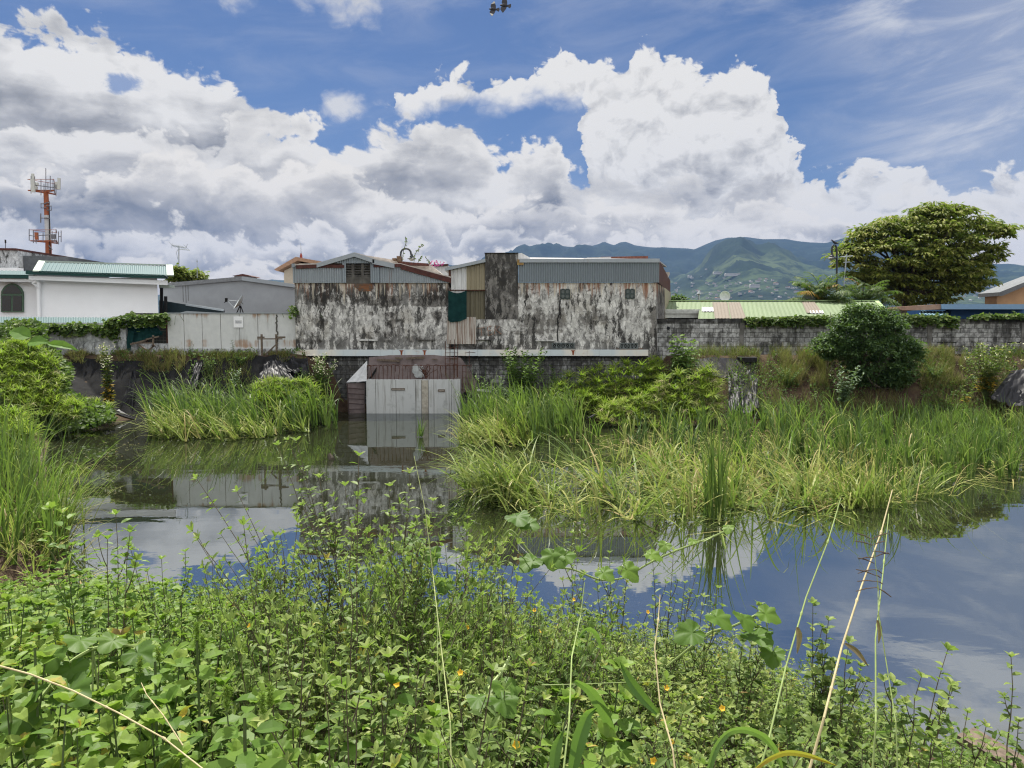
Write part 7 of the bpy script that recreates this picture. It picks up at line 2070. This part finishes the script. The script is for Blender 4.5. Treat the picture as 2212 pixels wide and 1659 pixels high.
tall('weed with two slim tips left of the white cloud reflection at centre right', 1330, 4.6, [(1317, 1195), (1355, 1245), (1290, 1260)])
tall('tall weed cluster standing in front of the reflected cloud at centre right', 1440, 4.6, [(1410, 1215), (1455, 1190), (1507, 1228), (1480, 1260)], side=6)
tall('weed reaching right over the blue reflection from the middle', 1490, 4.2, [(1550, 1270), (1560, 1310), (1520, 1290)])
tall('weed with rounded leaves left of the first tall grass stem', 1600, 3.9, [(1639, 1308), (1660, 1345), (1610, 1350)], .075, .044, OVATE)
tall('upright weed between the two pale grass stems', 1770, 3.4, [(1756, 1304), (1790, 1340)], .075, .044, OVATE)
tall('short leafy weed just right of the thick pale grass stem', 1820, 3.2, [(1834, 1388), (1860, 1440), (1800, 1430)], .075, .046, OVATE)
tall('weed with large clear leaves against the plain water at lower right', 1985, 2.8, [(2047, 1404), (1990, 1463), (2055, 1480), (1930, 1475)], .08, .046, OVATE, side=3)
tall('weed with dry buds cut by the right edge', 2230, 2.6, [(2184, 1420), (2200, 1560)], .07, .038, OVATE, side=4)
tall('small weed growing over the wet plank at lower right', 2100, 3.0, [(2090, 1540), (2130, 1570), (2160, 1590)], .06, .034, OVATE, side=2)
tall('big leaved tall weed before the left reeds', 150, 3.6, [(108, 1100), (135, 1108), (175, 1180)], .10, .055, OVATE, M_broad, .9, 4, 0, .5, M_stem, petiole=.03)
tall('big leaved weed leaning right over the pale water at left', 205, 3.4, [(250, 1112), (281, 1150), (232, 1165)], .095, .048, OVATE, M_broad, .8, 4, 0, .5, M_dstem, petiole=.02)
tall('leafy weed tips rising at the edge of the left thicket', 345, 4.2, [(349, 1208), (400, 1192), (283, 1188), (318, 1235)], .075, .036, OVATE, M_broad, 1., 4, 0, .5, M_dstem)
tall('near dark weed stem with long leaves at bottom centre left', 720, 1.9, [(735, 1440), (700, 1480)], .075, .028, side=2, flowers=0)
tall('near weed with a large yellow bloom at the bottom edge', 742, 1.7, [(748, 1490), (770, 1530)], .08, .03, side=2, flowers=2)
tall('near purple stemmed weed with pale new leaves at bottom centre', 800, 2.0, [(793, 1400), (840, 1420)], .08, .032, side=3, flowers=1)
tall('upright weed with orange bud near the bottom centre', 880, 2.1, [(880, 1385), (905, 1430)], .075, .032, side=3, flowers=2)
tall('branching weed in front centre with grey green leaves', 610, 2.3, [(575, 1375), (620, 1340), (660, 1380)], .07, .030, side=4, flowers=1)
g = Geo()
for (fx, fy, D) in [(1240, 1295, 4.2), (1399, 1322, 4.0), (1170, 1362, 3.6), (1155, 1318, 4.), (1440, 1486, 2.9), (1560, 1530, 2.6), (1450, 1605, 2.2), (1412, 1644, 2.1), (1115, 1609, 2.0), (995, 1453, 2.6),
                    (858, 1478, 2.3), (1010, 1356, 3.4), (1060, 1358, 3.4), (541, 1353, 2.8)]:
    f_ = Geo(); c_ = np.array(P(fx, fy, D)); flower(f_, c_, .013, 0, np.array((R.normal(0, .3), -.8, .5)))
    t = thing('yellow_flower', 'small yellow five petalled weed flower among the foreground leaves', 'flower', c_, 'yellow weed flowers among the foreground leaves'); f_.build('petals', M_petal, t)
    s_ = Geo(); tube(s_, [c_, c_ + (R.normal(0, .02), .03, -.08), c_ + (0, .05, -.2)], .0018, 4); s_.build('stalk', M_dstem, t)


# copperleaf with fuzzy spikes
def copperleaf(label, px, py, D, L, n, spikes):
    c = np.array(P(px, py, D)); gz = float(ground_z(c[0], D)); t = thing('copperleaf_plant', label, 'weed', (c[0], D, gz))
    g = Geo(); tube(g, quad_bez(np.array((c[0] + R.normal(0, .04), D + .05, gz)), (c + np.array((c[0], D, gz))) / 2 + R.normal(0, .02, 3), c), [.004] * 6, 5, cap=False); g.build('stem', M_stem, t)
    g = Geo(); a = np.arange(n) * 2.4 + R.uniform(0, 6); ax = np.stack([np.cos(a), np.sin(a), R.uniform(-.25, .35, n)], 1); pos = c + np.stack([np.cos(a) * .02, np.sin(a) * .02, -np.arange(n) * .016], 1)
    leaves(g, pos, ax, np.array((0, -.25, 1.)) + R.normal(0, .15, (n, 3)), L * (1 - .0 * a) * np.linspace(.55, 1.1, n), L * .55 * np.linspace(.55, 1.1, n), OVATE, tint=np.clip(R.normal(.6, .15, n), 0, .95), curl=.2); g.build('foliage', M_broad, t)
    for k in range(spikes):
        g = Geo(); b_ = c + np.array((R.normal(0, .05), R.normal(0, .03), R.uniform(-.05, .03))); m = 150
        v = unit(R.normal(size=(m, 3))); hgt = R.random(m)
        st = b_ + np.stack([0 * hgt, 0 * hgt, hgt * .05], 1); leaves(g, st, v + (0, 0, .5), v[:, ::-1], .014, .003, DIAM, tint=np.clip(R.normal(.8, .1, m), 0, .95)); g.build('flower_spike', M_broad, t)


copperleaf('copperleaf weed with big serrated leaves at the bottom edge left of centre', 528, 1552, 1.55, .10, 9, 3)
copperleaf('copperleaf weed with fuzzy green spikes in the left thicket', 425, 1385, 2.3, .085, 9, 3)
copperleaf('lower copperleaf weed with fuzzy spikes at far bottom left', 75, 1400, 2.2, .085, 9, 2)
copperleaf('small copperleaf with one spike left of the dark stems', 335, 1430, 2.2, .08, 8, 2)

# ---- squash vines
def squash(label, path, D0, D1, lv, name='squash_vine', r=.006):
    n = len(path); pts = np.array([P(q[0], q[1], D0 + (D1 - D0) * i / max(1, n - 1)) for i, q in enumerate(path)]); t = thing(name, label, 'vine', pts[0])
    g = Geo(); u = np.linspace(0, n - 1, n * 5); i0 = np.minimum(u.astype(int), n - 2); w = (u - i0)[:, None]
    sm = pts[i0] * (1 - w) + pts[i0 + 1] * w
    for _ in range(3): sm[1:-1] = (sm[:-2] + sm[1:-1] * 2 + sm[2:]) / 4
    tube(g, sm, r, 6)
    gl = Geo()
    for (lx, ly, L, tn) in lv:
        k = int(np.argmin([abs(q[0] - lx) + .5 * abs(q[1] - ly) for q in path])); D = pts[k][1] - .05
        c = np.array(P(lx, ly, D)); tube(g, [pts[k], (pts[k] + c) / 2 + (0, 0, -.02), c], .0035, 5)
        leaves(gl, c[None], np.array([(R.normal(0, .6), -.55, R.uniform(-.35, .1))]), np.array([(R.normal(0, .25), -.35, 1.)]), L * .85, L * .82, LOBED, tint=tn, curl=.25)
    g.build('stem', M_culm, t); gl.build('foliage', M_squash, t, smooth=True)


squash('climbing squash vine arching across the middle foreground', [(1040, 1260), (1075, 1180), (1100, 1140), (1120, 1160), (1148, 1200), (1190, 1226), (1237, 1228), (1295, 1255), (1350, 1250), (1395, 1220), (1450, 1193), (1540, 1160), (1582, 1140)], 4.6, 4.4,
       [(1112, 1110, .15, .4), (1130, 1130, .12, .5), (1160, 1205, .16, .5), (1195, 1187, .15, .6), (1225, 1190, .14, .6), (1295, 1232, .12, .7), (1345, 1222, .14, .8), (1397, 1195, .11, .9), (1440, 1172, .08, .9), (1500, 1166, .06, .95), (1575, 1135, .07, .95)])
squash('squash vine with lobed leaves climbing toward the blue reflection at right', [(1440, 1440), (1490, 1400), (1540, 1362), (1580, 1355), (1630, 1330), (1650, 1320)], 3.8, 3.7, [(1510, 1360, .15, .5), (1535, 1325, .14, .6), (1600, 1325, .13, .6), (1640, 1320, .12, .7), (1620, 1365, .16, .5), (1670, 1400, .12, .6)])
squash('ribbed squash vine in the left centre thicket by the reflected brick', [(830, 1330), (880, 1250), (912, 1215), (950, 1260), (990, 1300)], 4.4, 4.2, [(905, 1165, .13, .5), (930, 1185, .13, .4), (900, 1200, .12, .6), (960, 1250, .11, .4), (985, 1290, .10, .4)])
squash('squash vine with large pale leaves in the lower left thicket', [(30, 1600), (70, 1530), (110, 1480), (150, 1430), (200, 1400), (260, 1390), (300, 1400)], 2.2, 2.6,
       [(50, 1535, .11, .4), (70, 1490, .10, .5), (138, 1480, .12, .4), (152, 1430, .11, .45), (175, 1375, .10, .6), (255, 1375, .09, .65), (290, 1400, .11, .4), (120, 1400, .09, .5), (15, 1470, .10, .4), (225, 1560, .08, .4), (330, 1450, .08, .4), (200, 1500, .09, .3), (90, 1585, .09, .4)])
squash('squash leaves nestled low in the right of centre foreground', [(1030, 1530), (1060, 1480), (1085, 1450), (1100, 1420)], 2.6, 2.8, [(1080, 1470, .12, .55), (1075, 1500, .11, .5), (1035, 1500, .09, .5)])

# ---- grass stems
def stalk(label, path, Ds, r, mat, leaf=None, spike=None, name='grass_stalk'):
    pts = np.array([P(q[0], q[1], d) for q, d in zip(path, Ds)]); t = thing(name, label, 'grass', pts[0])
    g = Geo(); r = r * .68; pts = pts + np.sin(np.linspace(0, 9, len(pts)))[:, None] * (.006, 0, 0); tube(g, pts, np.linspace(r, r * .5, len(pts)), 7); 
    for f in (.28, .55, .8):
        k = f * (len(pts) - 1); i0 = int(k); c = pts[i0] + (pts[i0 + 1] - pts[i0]) * (k - i0); d = unit(pts[i0 + 1] - pts[i0]); tube(g, [c - d * .008, c, c + d * .008], [r * .8, r * 1.25, r * .8], 7)
    g.build('culm', mat, t)
    if leaf:
        for pth, D, w, mt in leaf: ribbon(pth, D, w, mt, t)
    if spike:
        g = Geo()
        for (sx, sy, ex, ey, D) in spike: tube(g, [P(sx, sy, D), P((sx + ex) / 2, (sy + ey) / 2 - 2, D), P(ex, ey, D)], [.0010, .0018, .0012], 4)
        g.build('seed_head', M_seed, t)
    return t


def ribbon(path, D, w, mat, parent, name='blade'):
    g = Geo(); pts = np.array([P(q[0], q[1], D + .02 * i) for i, q in enumerate(path)]); n = len(pts)
    u = np.linspace(0, n - 1, n * 4); i0 = np.minimum(u.astype(int), n - 2); k = (u - i0)[:, None]; sm = pts[i0] * (1 - k) + pts[i0 + 1] * k
    for _ in range(3): sm[1:-1] = (sm[:-2] + sm[1:-1] * 2 + sm[2:]) / 4
    tn = unit(np.gradient(sm, axis=0)); sd_ = unit(np.cross(tn, (0.1, 1., .35))); prof = np.sin(np.linspace(.35, PI - .02, len(sm))) ** .8 * w / 2
    A, C, B = sm + sd_ * prof[:, None], sm + (0, .25 * w, -.1 * w), sm - sd_ * prof[:, None]; m = len(sm); i = np.arange(m - 1)
    g.add(np.concatenate([A, C, B]), np.concatenate([np.stack([i, i + 1, m + i + 1, m + i], 1), np.stack([m + i, m + i + 1, 2 * m + i + 1, 2 * m + i], 1)]), 0, np.full(2 * (m - 1), R.uniform(.35, .75)))
    return g.build(name, mat, parent)


M_blade = leafmat('grass_blade', [(.0, (.05, .12, .025)), (.5, (.10, .20, .045)), (1, (.17, .27, .08))], .4)
M_yblade = leafmat('yellow_blade', [(.0, (.40, .27, .03)), (1, (.46, .36, .05))], .4)
stalk('long green grass stem leaning right, leftmost of the three tall stems by the open water', [(1630, 1700), (1655, 1600), (1700, 1440), (1745, 1290), (1785, 1170), (1815, 1075)], (1.75, 1.8, 1.95, 2.1, 2.2, 2.3), .0045, M_culm, [([(1722, 1355), (1728, 1375), (1722, 1412)], 2., .016, M_straw)])
stalk('thick pale straw coloured grass stem, middle of the three tall stems', [(1738, 1700), (1775, 1550), (1820, 1400), (1865, 1265), (1900, 1150), (1926, 1058)], (1.7, 1.75, 1.9, 2.05, 2.2, 2.3), .0052, M_straw,
      [([(1826, 1390), (1850, 1405), (1876, 1440)], 1.9, .014, M_straw)])
stalk('slender green grass stem, rightmost of the three tall stems', [(1882, 1700), (1888, 1560), (1896, 1380), (1905, 1240), (1918, 1110)], (1.7, 1.75, 1.9, 2.05, 2.2), .0040, M_culm, [([(1895, 1340), (1902, 1360), (1898, 1390)], 1.9, .012, M_straw)])
sp = []
for k in range(9):
    y_ = 1165 + k * 13; x_ = 1884 + (y_ - 1165) * .09
    for s_ in (-1, 1):
        if R.random() < .85: sp.append((x_, y_, x_ + s_ * R.uniform(16, 44) - 6, y_ + R.uniform(-14, 12) + (10 if k > 6 else 0), 2.0))
stalk('thin green stem with a dark bristly seed head between the tall stems', [(1940, 1700), (1930, 1560), (1915, 1420), (1901, 1320), (1893, 1270), (1884, 1165)], (1.7, 1.75, 1.85, 1.9, 1.95, 2.0), .0026, M_culm,
      [([(1930, 1580), (1890, 1582), (1860, 1588)], 1.75, .010, M_blade)], sp)
stalk('dry straw stalk lying diagonally across the lower left corner', [(-40, 1428), (60, 1456), (160, 1492), (260, 1540), (350, 1595), (460, 1680)], (2.1, 2., 1.9, 1.75, 1.6, 1.45), .0042, M_straw, name='dry_stalk')
stalk('thin pale dry twig forking beside the diagonal straw', [(395, 1610), (352, 1545), (318, 1500), (303, 1475)], (1.6, 1.65, 1.7, 1.75), .0022, M_straw, name='dry_stalk')
twg = []
for k in range(10):
    y_ = 990 + k * 22; x_ = 893 + (y_ - 990) * .18; s_ = (-1) ** k; twg.append((x_, y_, x_ + s_ * R.uniform(5, 14), y_ - R.uniform(6, 14), 2.6))
stalk('tall pale bristly stalk rising over the culvert reflection', [(976, 1700), (968, 1560), (955, 1400), (938, 1240), (915, 1100), (893, 985)], (1.9, 2., 2.2, 2.4, 2.5, 2.6), .0032, plain('pale_green_culm', (.34, .38, .16), .6), None, None)
stalk('second thin green stalk close beside the pale bristly one', [(958, 1700), (955, 1560), (946, 1440), (943, 1340)], (1.9, 2., 2.1, 2.2), .0026, M_culm)
stalk('green foxtail stem with two broad arching blades at bottom centre', [(1213, 1700), (1225, 1560), (1240, 1420), (1252, 1330), (1261, 1258)], (1.55, 1.65, 1.8, 1.95, 2.0), .0036, M_culm,
      [([(1242, 1471), (1275, 1490), (1300, 1530), (1318, 1570), (1332, 1600)], 1.75, .030, M_blade), ([(1232, 1690), (1250, 1600), (1270, 1545), (1290, 1530)], 1.6, .034, M_blade), ([(1250, 1378), (1268, 1356), (1290, 1368), (1304, 1420)], 1.85, .014, M_blade),
       ([(1195, 1680), (1200, 1620), (1215, 1580)], 1.6, .026, M_blade)])
stalk('straw coloured broken stem standing right of the arching blades', [(1462, 1700), (1448, 1620), (1428, 1520), (1418, 1400), (1418, 1340), (1424, 1285)], (1.6, 1.65, 1.75, 1.85, 1.9, 1.95), .0036, M_straw,
      [([(1421, 1542), (1390, 1510), (1360, 1470), (1340, 1430)], 1.75, .030, M_blade)])
stalk('horizontal pale grass runner crossing the middle right foreground', [(1170, 1480), (1250, 1478), (1330, 1475), (1400, 1473), (1490, 1480)], (1.9, 1.9, 1.92, 1.95, 2.), .0022, M_culm)
t = thing('grass_tuft', 'broad arching green grass blade pair at the bottom right of centre', 'grass', P(1530, 1690, 1.6))
ribbon([(1528, 1680), (1545, 1615), (1575, 1580), (1610, 1575), (1650, 1590), (1680, 1625), (1695, 1680)], 1.6, .024, M_blade, t)
ribbon([(1625, 1668), (1660, 1640), (1700, 1624), (1750, 1632), (1810, 1655)], 1.55, .020, M_yblade, t)
t = thing('grass_tuft', 'pale yellow leaf blade standing among leaves at bottom left', 'grass', P(395, 1560, 2.))
ribbon([(386, 1562), (392, 1545), (405, 1528), (420, 1522)], 2., .018, M_yblade, t)
# wet plank
pa, pb_ = np.array(P(2085, 1588, 4.9)), np.array(P(2240, 1680, 4.5)); g = Geo(); d_ = unit(pb_ - pa); obox(g, (pa + pb_) / 2, d_, unit(np.cross((0, 0, 1), d_)), (0, 0, 1), np.linalg.norm(pb_ - pa) / 2, .10, .03)
tag(g.build('wet_plank', M_wood, loc=pa), 'wet weathered plank lying in the water in the lower right corner', 'plank')

# ------------------------------------------------------------------ birds
M_bird = plain('dark_feather', (.035, .035, .042), .7); M_wtip = plain('pale_feather', (.60, .58, .52), .7)


def bird(label, c, span, ang, white, zoff=0.):
    """flying pigeon seen from below: body and wings one mesh"""
    c = np.array(c, float); t = Geo(); a = math.radians(ang)
    fw = np.array((-math.cos(a), .1, math.sin(a))); fw = unit(fw); up = np.array((0, -.95, .3)); rt = unit(np.cross(fw, up)); up = np.cross(rt, fw); s = span
    pr = [(-.24, .0), (-.19, .05), (-.10, .10), (.02, .125), (.12, .10), (.18, .06), (.225, .058), (.26, .04), (.31, .0)]
    m = 10; V = []
    for l, r in pr:
        for k in range(m): V.append(c + s * (fw * l + rt * r * math.cos(2 * PI * k / m) + up * r * .9 * math.sin(2 * PI * k / m)))
    t.add(V, [(i * m + j, i * m + (j + 1) % m, (i + 1) * m + (j + 1) % m, (i + 1) * m + j) for i in range(len(pr) - 1) for j in range(m)])
    for sg in (-1, 1):
        o = [(.13, .06), (.22, .20), (.20, .34), (.05, .54), (-.01, .55), (-.06, .42), (-.13, .24), (-.15, .06)]
        def w(l, q, h): return c + s * (fw * l + rt * sg * q + up * (h + .10 * q))
        top = [w(l, q, .015) for l, q in o]; bot = [w(l, q, -.012) for l, q in o]; n = len(o)
        F = [(0, 1, 6, 7), (1, 2, 5, 6), (2, 3, 4, 5)]
        t.add(top + bot, [f for f in F] + [tuple(n + i for i in f[::-1]) for f in F] + [(i, (i + 1) % n, (i + 1) % n + n, i + n) for i in range(n)], [0, 0, 1 if white else 0] * 2 + [0] * n)
    o = [(-.15, .05), (-.37, .16), (-.41, 0), (-.37, -.16), (-.15, -.05)]
    top = [c + s * (fw * l + rt * q + up * .012) for l, q in o]; bot = [p_ - up * .02 * s for p_ in top]
    t.add(top + bot, [(0, 1, 2, 3, 4), (9, 8, 7, 6, 5)] + [(i, (i + 1) % 5, (i + 1) % 5 + 5, i + 5) for i in range(5)])
    return tag(t.build('flying_bird', [M_bird, M_wtip], loc=c), label, 'bird')


bird('dark pigeon with white wing tips flying overhead', P(1066, 20, 31), .62, 6, True)
bird('all dark pigeon flying at the top edge beside the white tipped one', P(1090, 12, 31), .66, 8, False)


def perched(label, c, s, face=1):
    c = np.array(c, float); g = Geo()
    pr = np.array([(-.34, .005, .03), (-.20, .03, .05), (-.08, .07, .09), (.03, .085, .13), (.11, .07, .19), (.15, .045, .235), (.185, .048, .265), (.215, .035, .28), (.235, .012, .275), (.29, .002, .262)])
    m = 9; V = []
    for l, r, h in pr:
        for k in range(m): V.append(c + s * np.array((face * l, r * math.cos(2 * PI * k / m), h + r * math.sin(2 * PI * k / m))))
    g.add(V, [(i * m + j, i * m + (j + 1) % m, (i + 1) * m + (j + 1) % m, (i + 1) * m + j) for i in range(len(pr) - 1) for j in range(m)])
    for q in (-.03, .03): tube(g, [c + s * np.array((.02 * face, q, .06)), c + s * np.array((.03 * face, q, -.03))], .008 * s, 4)
    return tag(g.build('perched_bird', M_bird, smooth=True, loc=c), label, 'bird')


perched('small black bird perched on top of the arched lamp by the big tree', P(1803, 528, 43), .9, -1)
perched('small black bird perched among the reeds in the middle of the bed', P(1279, 903, 24), .45, 1)
# ------------------------------------------------------------------ haze
m = bpy.data.materials.new('haze_air'); m.use_nodes = True
m.node_tree.nodes.clear(); b = NB(m.node_tree)
o = b.node('ShaderNodeOutputMaterial'); v = b.node('ShaderNodeVolumePrincipled')
b.put(v.inputs['Color'], HAZECOL); b.put(v.inputs['Density'], HAZED); b.put(v.inputs['Anisotropy'], .0)
m.node_tree.links.new(v.outputs[0], o.inputs['Volume'])
g = Geo(); box(g, -7300, 7300, -1000, 7300, -3., 800)
hz = g.build('haze', m); tag(hz, 'thin blue haze in the air over the hills', 'haze', kind='stuff')
